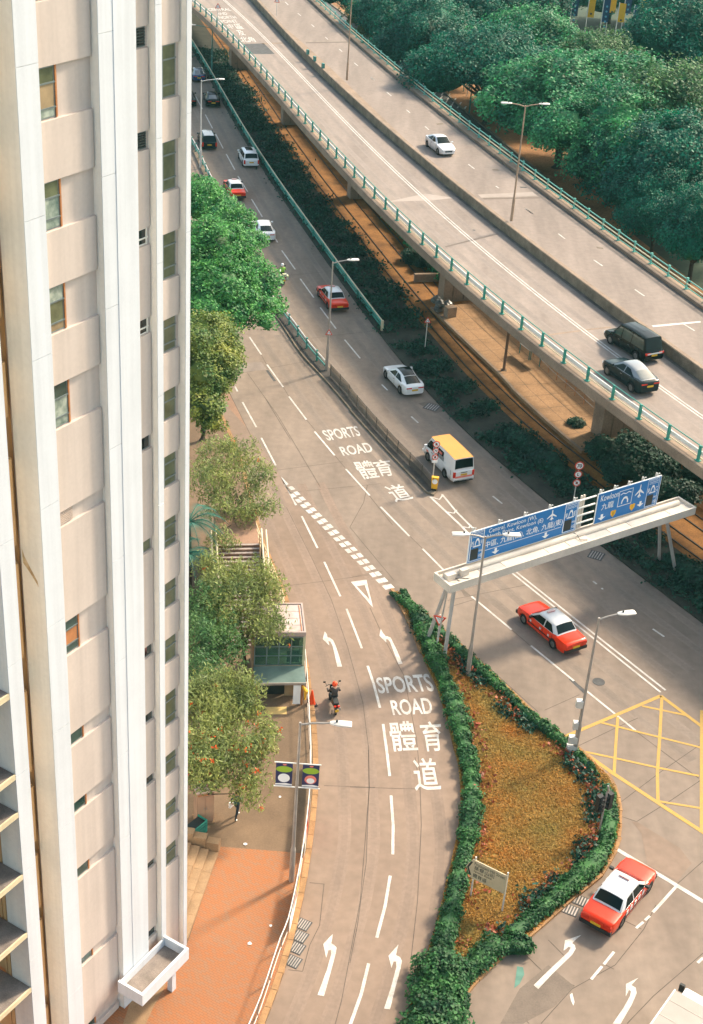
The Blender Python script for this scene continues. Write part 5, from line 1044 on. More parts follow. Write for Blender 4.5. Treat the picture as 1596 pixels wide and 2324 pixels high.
        for i in range(len(cuts)-1):
            f_ = (lambda v: lim_f(v)) if cuts[i] is None else (lambda v, q=cuts[i]: q-0.04); r_ = (lambda v: lim_r(v)) if cuts[i+1] is None else (lambda v, q=cuts[i+1]: q+0.04)
            if f_(0.5)-r_(0.5) < 0.1: continue
            mb = MB(); g_ = []
            for v in (v0, (v0+v1)/2, v1):
                a, b = f_(v), max(r_(v), r_(v)); g_.append([SP(a+(b-a)*k/6, v) for k in range(7)])
            vs = [p for r in g_ for p in r]; fq = [(j*7+k, j*7+k+1, (j+1)*7+k+1, (j+1)*7+k) for j in range(2) for k in range(6)]
            if sd > 0: fq = [q[::-1] for q in fq]
            mb.add(vs, fq); mb.build('side_window', glass, t, True, True)
        for xs_ in [a0-0.05] + list(win_split) + [c0+0.35]:
            zt_ = interp(xs_, top); f_ = interp(xs_, plan); mb = MB(); mb.box((xs_, sd*(hw*f_-0.001), 0.36+(zt_-0.42)/2), (0.016, 0.012, max(0.1, zt_-0.45))); mb.build('door_seam', 'black_plastic', t, False, True)
            if xs_ in win_split: mb = MB(); mb.box((xs_+0.16, sd*(hw*f_+0.004), zt_-0.17), (0.17, 0.03, 0.03)); mb.build('door_handle', 'rim', t, False, True)
        mb = MB(); mx = a0-0.28; q = SP(mx, 0.08); mb.box((q.x, sd*(hw+0.07), q.z+0.06), (0.13, 0.2, 0.13)); mb.build('mirror', body if body != 'taxi_red' else 'black_plastic', t, False, True)
    if roof_panel:
        mm, u0, u1, wf = roof_panel; mb = MB(); K = 10; A, B = [], []
        for i in range(K+1):
            u = u0+(u1-u0)*i/K; x = a1+(c1-a1)*u; ta = gh.get('taper', lambda u: 1)(u); zz = rz(x)+0.022
            A.append(Vector((x, hr*ta*wf, zz-0.012))); B.append(Vector((x, -hr*ta*wf, zz-0.012)))
        C_ = [Vector((p.x, 0, p.z+0.02)) for p in A]; mb.strip(C_, A); mb.strip(B, C_); o = mb.build('roof_panel', mm, t, True, True); o.data.flip_normals()
    # wheels
    for a in ax:
        for sd in (1, -1):
            mb = MB(); y0, y1 = sd*(hw-0.20), sd*(hw-0.005); k = 18; pr = [(0.0, y0), (wheel_r*0.96, y0), (wheel_r, y0+(y1-y0)*0.2), (wheel_r, y0+(y1-y0)*0.8), (wheel_r*0.94, y1), (wheel_r*0.64, y1)]
            vs = [(a+r_*math.cos(2*math.pi*j/k), y, wheel_r+r_*math.sin(2*math.pi*j/k)) for r_, y in pr for j in range(k)]
            mb.add(vs, [(i*k+j, i*k+(j+1) % k, (i+1)*k+(j+1) % k, (i+1)*k+j) for i in range(len(pr)-1) for j in range(k)]); wo = mb.build('wheel', 'tyre', t, True, True)
            m2 = MB(); yr = sd*(hw-0.03); k = 10; vs = [(a, yr, wheel_r)] + [(a+wheel_r*0.64*math.cos(2*math.pi*j/k), yr, wheel_r+wheel_r*0.64*math.sin(2*math.pi*j/k)) for j in range(k)]; m2.add(vs, [(0, 1+j, 1+(j+1) % k) for j in range(k)])
            m2.tube([(a, yr, wheel_r), (a, yr+sd*0.03, wheel_r)], wheel_r*0.2, 8); m2.build('rim', 'rim', wo, False, True)
    # lamps, plates, bumpers
    zt_r, zt_f = interp(xr+0.12, top), interp(xf-0.15, top); fr_, ff_ = interp(xr+0.02, plan), interp(xf-0.05, plan)
    for sd in (1, -1):
        mb = MB()
        if tail == 'tall': mb.box((xr+0.03, sd*hw*0.86, zt_r-0.30), (0.10, hw*0.20, 0.42))
        elif tail == 'wide': mb.box((xr+0.06, sd*hw*0.53, zt_r-0.16), (0.14, hw*0.48, 0.09)); 
        else: mb.box((xr+0.04, sd*hw*0.66, zt_r-0.20), (0.12, hw*0.46, 0.16))
        mb.build('tail_light', 'lamp_red', t, False, True)
        mb = MB(); mb.box((xf-0.10, sd*hw*0.68*ff_/0.9, zt_f-0.16), (0.16, hw*0.42, 0.13)); mb.build('headlight', 'lamp_clear', t, False, True)
    mb = MB(); mb.box((xr-0.012, 0, zt_r-0.34), (0.03, 0.50, 0.13)); mb.build('number_plate', plate, t, False, True)
    mb = MB(); mb.box((xf+0.008, 0, ground+0.22), (0.03, 0.50, 0.12)); mb.build('number_plate', 'sign_white', t, False, True)
    mb = MB(); mb.box((xf-0.03, 0, zt_f-0.22), (0.1, hw*0.86, 0.13)); mb.build('grille', 'black_plastic', t, False, True)
    if bumper:
        for x in (xr+0.03, xf-0.03): mb = MB(); mb.box((x, 0, ground+0.22), (0.16, W*0.93, 0.20)); mb.build('bumper', bumper, t, False, True)
    return rz, hr, bo
def add_taxi(t, stripes=False):
    L, W, wb = 4.695, 1.695, 2.785; xf = 2.16
    top = [(-2.54, 0.84), (-2.45, 0.93), (-1.35, 0.97), (-0.5, 0.94), (0.85, 0.92), (1.0, 0.93), (1.95, 0.83), (2.16, 0.70)]
    plan = [(-2.54, 0.88), (-2.3, 0.97), (-1.4, 1), (1.5, 1), (2.0, 0.95), (2.16, 0.86)]
    gh = dict(x=(0.95, 0.28, -1.18, -1.62), z=1.42, wb=0.94, wr=0.74, crown=0.045, cp=0.30, v=(0.06, 0.88))
    rz, hr, bo = car_parts(t, L, W, wb, top, plan, gh, 'taxi_red', 'taxi_silver', 0.31, 0.20, xf, win_split=(-0.42,), bumper='black_plastic', ws='car_glass')
    mb = MB(); mb.box((0.02, 0, rz(0.02)+0.055), (0.14, 0.52, 0.10)); mb.build('roof_sign', mat('roof_sign', (0.60, 0.42, 0.40), 0.5, 0.1, 3.0), t, False, True)
    text_mesh('TAXI', [(-0.052, 0.22, rz(0)+0.025), (-0.052, -0.22, rz(0)+0.025), (-0.052, -0.22, rz(0)+0.09), (-0.052, 0.22, rz(0)+0.09)], 'lettering', 'taxi_red', t, 0.003, 0, True)
    for sd in (1, -1):
        mb = MB(); mb.box((-0.2, sd*W/2, 0.52), (2.3, 0.03, 0.07)); mb.build('door_trim', 'black_plastic', t, False, True)
        for i, x in enumerate((0.72, -0.18, -0.95) if not stripes else (0.5, 0.1, -0.3, -0.7, -1.1)):
            mb = MB(); wd = 0.13 if not stripes else 0.2; mb.box((x, sd*(W/2-0.004), 0.66 if not stripes else 0.72), (wd, 0.02, 0.13 if not stripes else 0.24)); mb.build('door_decal', 'taxi_silver', t, False, True)
def add_sedan(t, body, roof, glass_roof=False, black_rw=True, suv=False, tailmat='wide'):
    L, W, wb, H = (4.7, 1.88, 2.87, 1.58) if suv else (4.70, 1.86, 2.87, 1.46); up = 0.10 if suv else 0.0
    top = [(-2.35, 0.86+up), (-2.22, 0.98+up), (-1.75, 1.02+up), (-0.6, 0.95+up), (0.9, 0.92+up), (1.1, 0.93+up), (1.95, 0.80+up), (2.35, 0.60+up)]
    plan = [(-2.35, 0.78), (-2.15, 0.92), (-1.5, 1), (1.4, 1), (2.0, 0.93), (2.35, 0.74)]
    gh = dict(x=(1.08, 0.22, -1.15, -2.12), z=H-0.03, wb=0.92, wr=0.68, crown=0.05, drop=0.10, cp=0.5, ap=0.25, v=(0.08, 0.86), rwb=0.06, taper=lambda u: 1-0.12*u, tail=0.86)
    car_parts(t, L, W, wb, top, plan, gh, body, roof, 0.35, 0.20, 2.35, win_split=(-0.35,), roof_panel=('car_glass', 0.02, 1.0, 0.86) if glass_roof else None, rw='car_glass' if black_rw else 'screen_glass', ws='car_glass', tail=tailmat)
def add_mpv(t, body, roof, sun=None, rwm='car_glass', big=False):
    L, W, wb, H = (4.95, 1.85, 3.0, 1.90) if big else (4.6, 1.8, 2.75, 1.60)
    a = L/2; top = [(-a, 0.86), (-a+0.12, 1.00), (-0.6, 1.0), (a-1.25, 0.98), (a-1.0, 0.99), (a-0.25, 0.82), (a, 0.62)]
    plan = [(-a, 0.90), (-a+0.2, 0.98), (0, 1), (a-0.8, 0.99), (a-0.3, 0.93), (a, 0.80)]
    gh = dict(x=(a-1.0, a-1.75, -a+0.42, -a+0.10), z=H-0.03, wb=0.95, wr=0.78, crown=0.04, cp=0.14, v=(0.06, 0.86), rwb=0.12, tail=0.98)
    car_parts(t, L, W, wb, top, plan, gh, body, roof, 0.34, 0.2, a, win_split=(0.35, -0.75), glass='tint_glass' if body != 'car_white' else 'car_glass', roof_panel=sun, rw=rwm, ws='car_glass', tail='tall' if not big else 'std')
def add_van(t):
    L, W, wb, H = 4.70, 1.70, 2.57, 1.98; a = 2.15
    top = [(-2.55, 1.02), (-2.5, 1.12), (-1, 1.12), (0.9, 1.10), (1.3, 1.08), (1.75, 0.98), (2.15, 0.66)]
    plan = [(-2.55, 0.94), (-2.4, 0.99), (0, 1), (1.6, 0.99), (2.0, 0.93), (2.15, 0.86)]
    gh = dict(x=(1.80, 1.12, -2.38, -2.5), z=H-0.03, wb=0.97, wr=0.86, crown=0.03, cp=1.55, v=(0.04, 0.80), rwb=0.10, tail=1.05)
    rz, hr, bo = car_parts(t, L, W, wb, top, plan, gh, 'car_white', 'car_white', 0.33, 0.22, a, win_split=(0.55, 0.0), roof_panel=('van_yellow', -0.02, 1.0, 1.0), ws='car_glass', tail='tall', bumper='car_white')
    for sd in (1,):
        y = W/2+0.006
        for x0, x1, z0, z1, m in ((-0.05, 0.45, 0.55, 0.85, 'salmon'), (-1.0, -0.25, 1.12, 1.42, 'pale_roof'), (-0.65, -0.25, 1.45, 1.62, 'salmon'), (1.2, 1.5, 0.72, 0.86, 'salmon')):
            mb = MB(); mb.box(((x0+x1)/2, y-0.01-max(0, (z0-1.0))*0.13, (z0+z1)/2), (x1-x0, 0.02, z1-z0)); mb.build('side_print', m, t, False, True)
    mb = MB(); mb.box((-2.565, 0, 0.62), (0.02, 1.36, 0.13)); mb.build('rear_print', 'salmon', t, False, True)
    mb = MB(); mb.box((-2.57, 0, 0.95), (0.02, 0.5, 0.05)); mb.build('rear_handle', 'black_plastic', t, False, True)
    mb = MB(); mb.box((-2.55, 0, 0.34), (0.1, 1.5, 0.16)); mb.build('rear_step', 'black_plastic', t, False, True)
def place(t, fw, rw, side, W, wbl, z=0.0):
    """stand on the picture points where one side's front and rear wheels touch"""
    f, r = G(*fw, z), G(*rw, z); d = f-r; d.z = 0; d.normalize(); left = Vector((-d.y, d.x, 0)); c = (f+r)/2 - left*side*(W/2-0.1)
    t.location = (c.x, c.y, z); t.rotation_euler = (0, 0, math.atan2(d.y, d.x))
def place_rear(t, rk, ahead, L2, z=0.0):
    r = G(*rk, z); a = G(*ahead, z); d = (a-r); d.z = 0; d.normalize(); c = r + d*L2; t.location = (c.x, c.y, z); t.rotation_euler = (0, 0, math.atan2(d.y, d.x))
RZ = 0.004
def car(name, label, cat, grp): return thing(name, label, cat, (0, 0, 0), 0, grp)
gm, gf = 'vehicles on the main road', 'cars on the flyover'
tx1 = car('taxi', 'red taxi with silver roof passing under the gantry lamp, beside the island', 'taxi', 'red taxis'); add_taxi(tx1); place(tx1, (13, 95, 1032), (13, 335, 1238), 1, 1.695, 2.785, RZ)
tx2 = car('taxi', 'red taxi with white roof waiting at the stop line below the island', 'taxi', 'red taxis'); add_taxi(tx2, True); place(tx2, (16, 1105, 1215), (16, 925, 1445), -1, 1.695, 2.785, RZ)
tx3 = car('taxi', 'red taxi driving away beside dividing strip lamp with triangle sign', 'taxi', 'red taxis'); add_taxi(tx3); place(tx3, (8, 1148, 372), (8, 1222, 470), 1, 1.695, 2.785, RZ)
tx4 = car('taxi', 'red taxi half hidden behind the crown of the bright green tree', 'taxi', 'red taxis'); add_taxi(tx4); place_rear(tx4, (5, 505, 1600), (5, 430, 1470), 2.4, RZ)
tes = car('electric_car', 'white fastback car with black glass roof on the main road', 'car', gm); add_sedan(tes, 'car_white', 'car_white', True); place(tes, (9, 285, 1022), (9, 400, 1148), 1, 1.88, 2.88, RZ)
van = car('minivan', 'white delivery van with yellow roof next to round speed signs', 'van', gm); add_van(van); place(van, (9, 625, 1682), (9, 755, 1812), 1, 1.70, 2.57, RZ)
ws_ = car('sedan_car', 'white saloon car with dark sloping rear window emerging from behind green tree', 'car', gm); add_sedan(ws_, 'car_white', 'car_white'); place_rear(ws_, (5, 735, 1938), (5, 655, 1770), 2.35, RZ)
wm = car('family_car', 'white people carrier with dark sunroof near the verge rail', 'car', gm); add_mpv(wm, 'car_white', 'car_white', ('car_glass', 0.05, 0.62, 0.55)); place(wm, (5, 500, 1242), (5, 556, 1348), 1, 1.8, 2.75, RZ)
dm = car('family_car', 'dark people carrier with grey roof close to tower edge', 'car', gm); add_mpv(dm, 'car_navy', 'car_navy', ('pale_roof', 0.0, 0.95, 0.8)); place(dm, (5, 183, 1112), (5, 220, 1200), 1, 1.8, 2.75, RZ)
bk = car('sedan_car', 'black saloon car with red tail lights high up the main road', 'car', gm); add_sedan(bk, 'car_black', 'car_black', False, False); place_rear(bk, (5, 308, 862), (5, 262, 735), 2.35, RZ)
bl = car('sedan_car', 'blue saloon car with wide red tail lights, farthest on main road', 'car', gm); add_sedan(bl, 'car_blue', 'pale_roof', False, False); place_rear(bl, (5, 195, 660), (5, 150, 520), 2.35, RZ)
ed = car('sedan_car', 'black car mostly hidden behind the tower edge', 'car', gm); add_sedan(ed, 'car_black', 'car_black'); place_rear(ed, (5, 118, 858), (5, 75, 730), 2.35, RZ)
fs_ = car('estate_car', 'white sport utility car coming towards viewer on the far carriageway', 'car', gf); add_sedan(fs_, 'car_white', 'car_white', False, False, True); place(fs_, (6, 705, 1238), (6, 612, 1168), -1, 1.88, 2.87, DZ2+0.002)
fm = car('people_carrier', 'black people carrier with chrome rear strip beside flyover median', 'car', gf); add_mpv(fm, 'car_black', 'car_black', ('car_glass', 0.0, 0.62, 0.6), big=True); place(fm, (10, 815, 785), (10, 1030, 922), 1, 1.85, 3.0, DZ+0.002)
mb = MB(); mb.box((-2.49, 0, 0.80), (0.05, 1.3, 0.09)); mb.build('chrome_strip', 'lamp_clear', fm, False, True)
fc = car('coupe_car', 'black fastback car with glossy pale roof near flyover guard rail', 'car', gf); add_sedan(fc, 'car_navy', 'pale_roof', False, False, True); place(fc, (10, 790, 1045), (10, 990, 1190), 1, 1.88, 2.87, DZ+0.002)  # pale roof tone stands in for sky reflected on dark paint
# lorry at the bottom right corner
lo = thing('box_truck', 'white box lorry cut off at the lower right corner', 'truck', (0, 0, 0), 0)
c1 = G(16, 1360, 2010, 3.0); c2 = G(16, 1160, 2293, 3.0); dd = c1-c2; dd.z = 0; dd.normalize(); rgt = Vector((dd.y, -dd.x, 0)); lc = c1 - dd*2.1 + rgt*1.05; lo.location = (lc.x, lc.y, RZ); lo.rotation_euler = (0, 0, math.atan2(dd.y, dd.x))
mb = MB(); mb.box((0, 0, 1.95), (4.2, 2.1, 2.1)); o = mb.build('cargo_box', mat('lorry_white', (0.33, 0.29, 0.25), 0.5, 0.06, 1.0), lo, False, True)
for x in (-1.4, -0.4, 0.6, 1.5): mb = MB(); mb.box((x, 0, 3.005), (0.03, 2.04, 0.012)); mb.build('roof_seam', 'steel', o, False, True)
for s in (-1, 1): mb = MB(); mb.box((0, s*1.05, 3.0), (4.24, 0.06, 0.07)); mb.build('roof_edge', 'steel_light', o, False, True)
mb = MB(); prof = [(2.2, 0.5), (3.75, 0.5), (3.82, 1.1), (3.55, 1.9), (3.3, 2.12), (2.2, 2.15)]; n = len(prof); vs = [(x, s*0.95, z) for s in (1, -1) for x, z in prof]; mb.add(vs, [tuple(range(n-1, -1, -1)), tuple(range(n, 2*n))] + [(i, (i+1) % n, (i+1) % n+n, i+n) for i in range(n)]); mb.build('cab', 'car_white', lo, False, True)
mb = MB(); mb.add([(3.80, 0.85, 1.2), (3.80, -0.85, 1.2), (3.58, -0.82, 1.86), (3.58, 0.82, 1.86)], [(0, 1, 2, 3)]); mb.build('windscreen', 'car_glass', lo, False, True)
for s in (-1, 1): mb = MB(); mb.box((3.55, s*1.18, 1.75), (0.12, 0.22, 0.4)); mb.build('mirror', 'black_plastic', lo, False, True)
for x in (2.95, -1.2):
    for s in (-1, 1): mb = MB(); mb.tube([(x, s*0.72, 0.42), (x, s*1.0, 0.42)], 0.42, 16); mb.build('wheel', 'tyre', lo, True, True)
mb = MB(); mb.box((0.6, 0, 0.72), (5.6, 0.9, 0.3)); mb.build('chassis', 'black_plastic', lo, False, True)

# ================================================================== people and motorcycles
def figure(name, joints, edges, radii, colours, parent, mats):
    """one continuous skinned body; every face takes the cloth of the nearest joint"""
    me = bpy.data.meshes.new(name); me.from_pydata([tuple(p) for p in joints], edges, [])
    o = bpy.data.objects.new(name, me); COL.objects.link(o); md = o.modifiers.new('skin', 'SKIN'); md.use_smooth_shade = True
    for i, v in enumerate(me.skin_vertices[0].data): v.radius = radii[i] if isinstance(radii[i], tuple) else (radii[i], radii[i]); v.use_root = (i == 0)
    s2 = o.modifiers.new('sub', 'SUBSURF'); s2.levels = 2; s2.render_levels = 2
    dg = bpy.context.evaluated_depsgraph_get(); m2 = bpy.data.meshes.new_from_object(o.evaluated_get(dg)); bpy.data.objects.remove(o)
    m2.materials.clear(); J_ = np.array([tuple(j) for j in joints])
    for q in mats: m2.materials.append(M[q])
    mids = np.array([((J_[a]+J_[b])/2) for a, b in edges]); allp = np.vstack([J_, mids]); cols = list(colours) + [colours[b] for a, b in edges]
    for p in m2.polygons: p.material_index = cols[int(np.argmin(((allp-np.array(p.center))**2).sum(1)))]; p.use_smooth = True
    return put(m2, name, mats, parent, True)
def hand(t, at, d, m='skin'):
    """palm with four unequal fingers and a thumb, curled towards d"""
    a = Vector(at); d = Vector(d).normalized(); s = d.cross(Vector((0, 0, 1))); s = s.normalized() if s.length > 0.1 else Vector((0, 1, 0)); u = s.cross(d); mb = MB()
    mb.box(a + d*0.035, (0.07, 0.07, 0.03), 0, Matrix((d, s, u)).transposed())
    for i, L in enumerate((0.055, 0.065, 0.06, 0.045)):
        p = a + d*0.065 + s*(i-1.5)*0.018; mb.tube([p, p + d*L*0.6, p + d*L*0.8 - u*L*0.5], [0.009, 0.0085, 0.007], 6)
    p = a + d*0.02 + s*0.035; mb.tube([p, p + s*0.03 + d*0.02, p + s*0.035 + d*0.045 - u*0.01], [0.010, 0.009, 0.008], 6); return mb.build('hand', m, t, True, True)
def rider(t, seat, jacket, trousers, helmet, lean=0.12):
    sx, sz = seat; V_ = Vector; hip = V_((sx, 0, sz+0.08))
    J_ = [hip, V_((sx+0.04, 0, sz+0.30)), V_((sx+lean, 0, sz+0.52)), V_((sx+lean+0.03, 0, sz+0.63)), V_((sx+lean+0.06, 0, sz+0.76))]
    E_ = [(0, 1), (1, 2), (2, 3), (3, 4)]; Rr = [(0.15, 0.17), (0.13, 0.17), (0.12, 0.20), 0.055, 0.09]; Cc = [1, 0, 0, 2, 2]
    for s in (1, -1):
        k = len(J_); J_ += [V_((sx+lean, s*0.20, sz+0.50)), V_((sx+0.22, s*0.33, sz+0.28)), V_((sx+0.48, s*0.31, sz+0.26)), V_((sx+0.10, s*0.13, sz+0.04)), V_((sx+0.42, s*0.19, sz+0.0)), V_((sx+0.34, s*0.18, sz-0.40)), V_((sx+0.48, s*0.19, sz-0.46))]
        E_ += [(2, k), (k, k+1), (k+1, k+2), (0, k+3), (k+3, k+4), (k+4, k+5), (k+5, k+6)]; Rr += [0.075, 0.058, 0.038, 0.09, 0.075, 0.05, 0.045]; Cc += [0, 0, 0, 1, 1, 1, 3]
        hand(t, J_[k+2], (1, 0, -0.2), 'black_plastic')
    figure('body', J_, E_, Rr, Cc, t, [jacket, trousers, 'skin', 'black_plastic'])
    c = J_[4] + Vector((0.015, 0, 0.02)); mb = MB(); mb.lathe([(0.05, -0.13), (0.115, -0.10), (0.138, -0.02), (0.135, 0.05), (0.10, 0.115), (0.05, 0.142), (0.01, 0.15)], 14, c); mb.build('helmet', helmet, t, True, True)
    mb = MB(); mb.box(c + Vector((0.115, 0, -0.02)), (0.06, 0.18, 0.08)); mb.build('visor', 'car_glass', t, False, True)
def motorbike(t, body, wheel_r=0.27, wb=1.3, sports=False, box=None):
    for x in (wb/2, -wb/2):
        mb = MB(); k = 16; rings = []
        for i in range(k):
            a = 2*math.pi*i/k; rings.append(Vector((x+wheel_r*0.84*math.cos(a), 0, wheel_r+wheel_r*0.84*math.sin(a))))
        mb.tube(rings + [rings[0], rings[1]], wheel_r*0.17, 6, False); w_ = mb.build('wheel', 'tyre', t, True, True)
        m2 = MB(); m2.tube([(x, -0.03, wheel_r), (x, 0.03, wheel_r)], wheel_r*0.68, 12); m2.build('rim', 'rim', w_, False, True)
    mb = MB(); st = [(-wb/2-0.28, 0.10, 0.62, 0.74), (-wb/2+0.05, 0.15, 0.50, 0.82), (-0.1, 0.16, 0.32, 0.80), (0.12, 0.17, 0.26, 0.58 if not sports else 0.9), (wb/2-0.22, 0.16, 0.28, 0.66 if not sports else 0.95), (wb/2-0.02, 0.13, 0.42, 1.0), (wb/2+0.04, 0.06, 0.6, 1.0)]
    vs = []; 
    for x, h, a, b in st: vs += [(x, h*0.7, a), (x, h, (a+b)/2), (x, h*0.8, b), (x, -h*0.8, b), (x, -h, (a+b)/2), (x, -h*0.7, a)]
    fs = [(i*6+j, i*6+(j+1) % 6, (i+1)*6+(j+1) % 6, (i+1)*6+j)[::-1] for i in range(len(st)-1) for j in range(6)] + [tuple(range(6)), tuple(36+j for j in range(5, -1, -1))]
    mb.add(vs, fs); mb.build('bodywork', body, t, True, True)
    mb = MB(); mb.box((-wb/2+0.22, 0, 0.83), (0.75, 0.27, 0.09)); mb.build('seat', 'black_plastic', t, False, True)
    mb = MB(); mb.tube([(wb/2-0.1, -0.36, 1.0), (wb/2-0.02, -0.2, 1.04), (wb/2-0.02, 0.2, 1.04), (wb/2-0.1, 0.36, 1.0)], 0.02, 6); mb.build('handlebar', 'black_plastic', t, True, True)
    for s in (-1, 1):
        mb = MB(); mb.tube([(wb/2-0.05, s*0.3, 1.04), (wb/2, s*0.38, 1.2)], 0.012, 6); mb.box((wb/2, s*0.42, 1.22), (0.03, 0.13, 0.09)); mb.build('mirror', 'black_plastic', t, False, True)
        mb = MB(); mb.box((-wb/2-0.26, s*0.10, 0.74), (0.08, 0.12, 0.08)); mb.build('tail_light', 'lamp_red', t, False, True)
    mb = MB(); mb.tube([(wb/2, 0, wheel_r), (wb/2-0.1, 0, 0.95)], 0.04, 8); mb.build('fork', 'steel', t, True, True)
    mb = MB(); mb.box((-wb/2-0.33, 0, 0.50), (0.02, 0.2, 0.15)); mb.build('number_plate', 'plate_yellow', t, False, True)
    mb = MB(); mb.tube([(-0.1, -0.2, 0.3), (-wb/2-0.1, -0.22, 0.42)], [0.04, 0.06], 8); mb.build('exhaust', 'steel', t, True, True)
    if box:
        for s in (-1, 1): mb = MB(); mb.box((-wb/2-0.02, s*0.30, 0.72), (0.5, 0.22, 0.36)); mb.build('pannier', box, t, False, True)
        mb = MB(); mb.box((-wb/2-0.25, 0, 1.0), (0.3, 0.36, 0.26)); mb.build('top_box', box, t, False, True)
def on_road(p, ahead, z): d = ahead-p; return math.atan2(d.y, d.x)
p = G(11, 1282, 1722); q = G(11, 1235, 1560); az = on_road(p, q, 0); c = p + (q-p).normalized()*0.75
sc = thing('motor_scooter', 'dark scooter with red rear lights on the slip road', 'scooter', (c.x, c.y, 0.008), az); motorbike(sc, 'car_black', 0.25, 1.3)
sr = thing('person', 'rider in dark jacket and red helmet sitting on the scooter', 'person', (c.x, c.y, 0.008), az); rider(sr, (-0.22, 0.80), 'jacket', 'jeans', 'orange')
p = G(8, 868, 278); q = G(8, 800, 160); az = on_road(p, q, 0); c = p + (q-p).normalized()*0.8
pm = thing('motorcycle', 'white and yellow patrol motorcycle with side boxes beside the green tree', 'motorcycle', (c.x, c.y, 0.004), az); motorbike(pm, 'car_white', 0.30, 1.45, True, mat('patrol_box', (0.55, 0.6, 0.12), 0.5, 0.3, 4.0, col2=(0.7, 0.7, 0.66)))
pr = thing('person', 'rider in green vest and white helmet on the patrol motorcycle', 'person', (c.x, c.y, 0.004), az); rider(pr, (-0.2, 0.84), 'hivis', 'jeans', 'sign_white')
# walker on the footpath
f = G(20, 585, 640, FPZ); az = R(60)
pw = thing('person', 'pedestrian in dark clothes walking below the red flowering tree', 'person', f.to_tuple(), az); V_ = Vector
J_ = [V_((0, 0, 0.92)), V_((0, 0, 1.15)), V_((0.02, 0, 1.40)), V_((0.03, 0, 1.50)), V_((0.05, 0, 1.62))]; E_ = [(0, 1), (1, 2), (2, 3), (3, 4)]; Rr = [(0.14, 0.16), (0.11, 0.15), (0.11, 0.18), 0.052, (0.085, 0.075)]; Cc = [1, 0, 0, 2, 2]
for s, stp in ((1, 0.26), (-1, -0.22)):
    k = len(J_); J_ += [V_((0.02, s*0.19, 1.38)), V_((-stp*0.5, s*0.24, 1.12)), V_((-stp*0.7+0.12, s*0.23, 0.90)), V_((0, s*0.10, 0.88)), V_((stp*0.7+0.05, s*0.10, 0.48)), V_((stp, s*0.10, 0.09)), V_((stp+0.15, s*0.11, 0.04))]
    E_ += [(2, k), (k, k+1), (k+1, k+2), (0, k+3), (k+3, k+4), (k+4, k+5), (k+5, k+6)]; Rr += [0.06, 0.048, 0.034, 0.085, 0.06, 0.042, 0.038]; Cc += [0, 0, 2, 1, 1, 1, 3]
    hand(pw, J_[k+2], (0.2, 0, -1))
figure('body', J_, E_, Rr, Cc, pw, ['shirt', 'jeans', 'skin', 'sign_white'])
mb = MB(); mb.lathe([(0.06, -0.02), (0.098, 0.0), (0.098, 0.06), (0.07, 0.11), (0.02, 0.13)], 12, (0.035, 0, 1.63)); mb.build('hair', 'sign_black', pw, True, True)
mb = MB(); mb.box((0.14, 0, 1.61), (0.03, 0.025, 0.035)); mb.build('nose', 'skin', pw, False, True)
mb = MB(); mb.box((-0.02, 0.30, 0.78), (0.28, 0.10, 0.3)); mb.build('carrier_bag', 'sign_white', pw, False, True)
# ================================================================== vegetation
def quads(name, P, T, B):
    """mesh of free leaf quads: centre P, half-axes T and B"""
    n = len(P); co = np.empty((n, 4, 3)); co[:, 0] = P-T; co[:, 1] = P+B*0.9; co[:, 2] = P+T; co[:, 3] = P-B*0.9
    me = bpy.data.meshes.new(name); me.vertices.add(n*4); me.vertices.foreach_set('co', co.astype(np.float32).ravel()); me.loops.add(n*4); me.loops.foreach_set('vertex_index', np.arange(n*4, dtype=np.int32)); me.polygons.add(n)
    me.polygons.foreach_set('loop_start', np.arange(0, n*4, 4, dtype=np.int32)); me.polygons.foreach_set('loop_total', np.full(n, 4, dtype=np.int32)); me.update(calc_edges=True); me.validate(); return me
def unit(a): return a/np.maximum(np.linalg.norm(a, axis=1, keepdims=True), 1e-6)
def leaf_axes(rng, N, size, asp, droop=0.0):
    n = len(N); t = unit(np.cross(N, rng.normal(size=(n, 3)))); t[:, 2] -= droop; t = unit(t); b = unit(np.cross(N, t)); s = size*rng.uniform(0.65, 1.3, (n, 1)); return t*s*asp, b*s
def crown_mesh(name, blobs, clumps, per, cr, size, asp=1.3, seed=1, droop=0.0, bottom=-0.55, flat=0.6):
    rng = np.random.default_rng(seed); C, Dn = [], []; wts = np.array([b[3]*b[4] for b in blobs]); wts = wts/wts.sum()
    while len(C) < clumps:
        i = rng.choice(len(blobs), p=wts); b = blobs[i]; d = rng.normal(size=3); d /= np.linalg.norm(d)
        if d[2] < bottom: continue
        p = np.array(b[:3]) + d*np.array(b[3:6])*rng.uniform(0.74, 1.14)
        if any(j != i and (((p-np.array(o[:3]))/np.array(o[3:6]))**2).sum() < 0.68 for j, o in enumerate(blobs)): continue
        C.append(p); Dn.append(d)
    C, Dn = np.array(C), np.array(Dn); sz = rng.uniform(0.65, 1.35, (clumps, 1)); n = clumps*per
    off = rng.normal(size=(n, 3)); off = off/np.maximum(1, np.linalg.norm(off, axis=1, keepdims=True)/1.6); off[:, 2] *= flat
    P = np.repeat(C, per, 0) + off*cr*np.repeat(sz, per, 0); P[:, 2] -= droop*np.abs(off[:, 0])*cr
    N = unit(np.repeat(Dn, per, 0)*0.7 + np.array([0, 0, 0.75]) + rng.normal(size=(n, 3))*0.55); T, B = leaf_axes(rng, N, size, asp, droop); return quads(name, P, T, B)
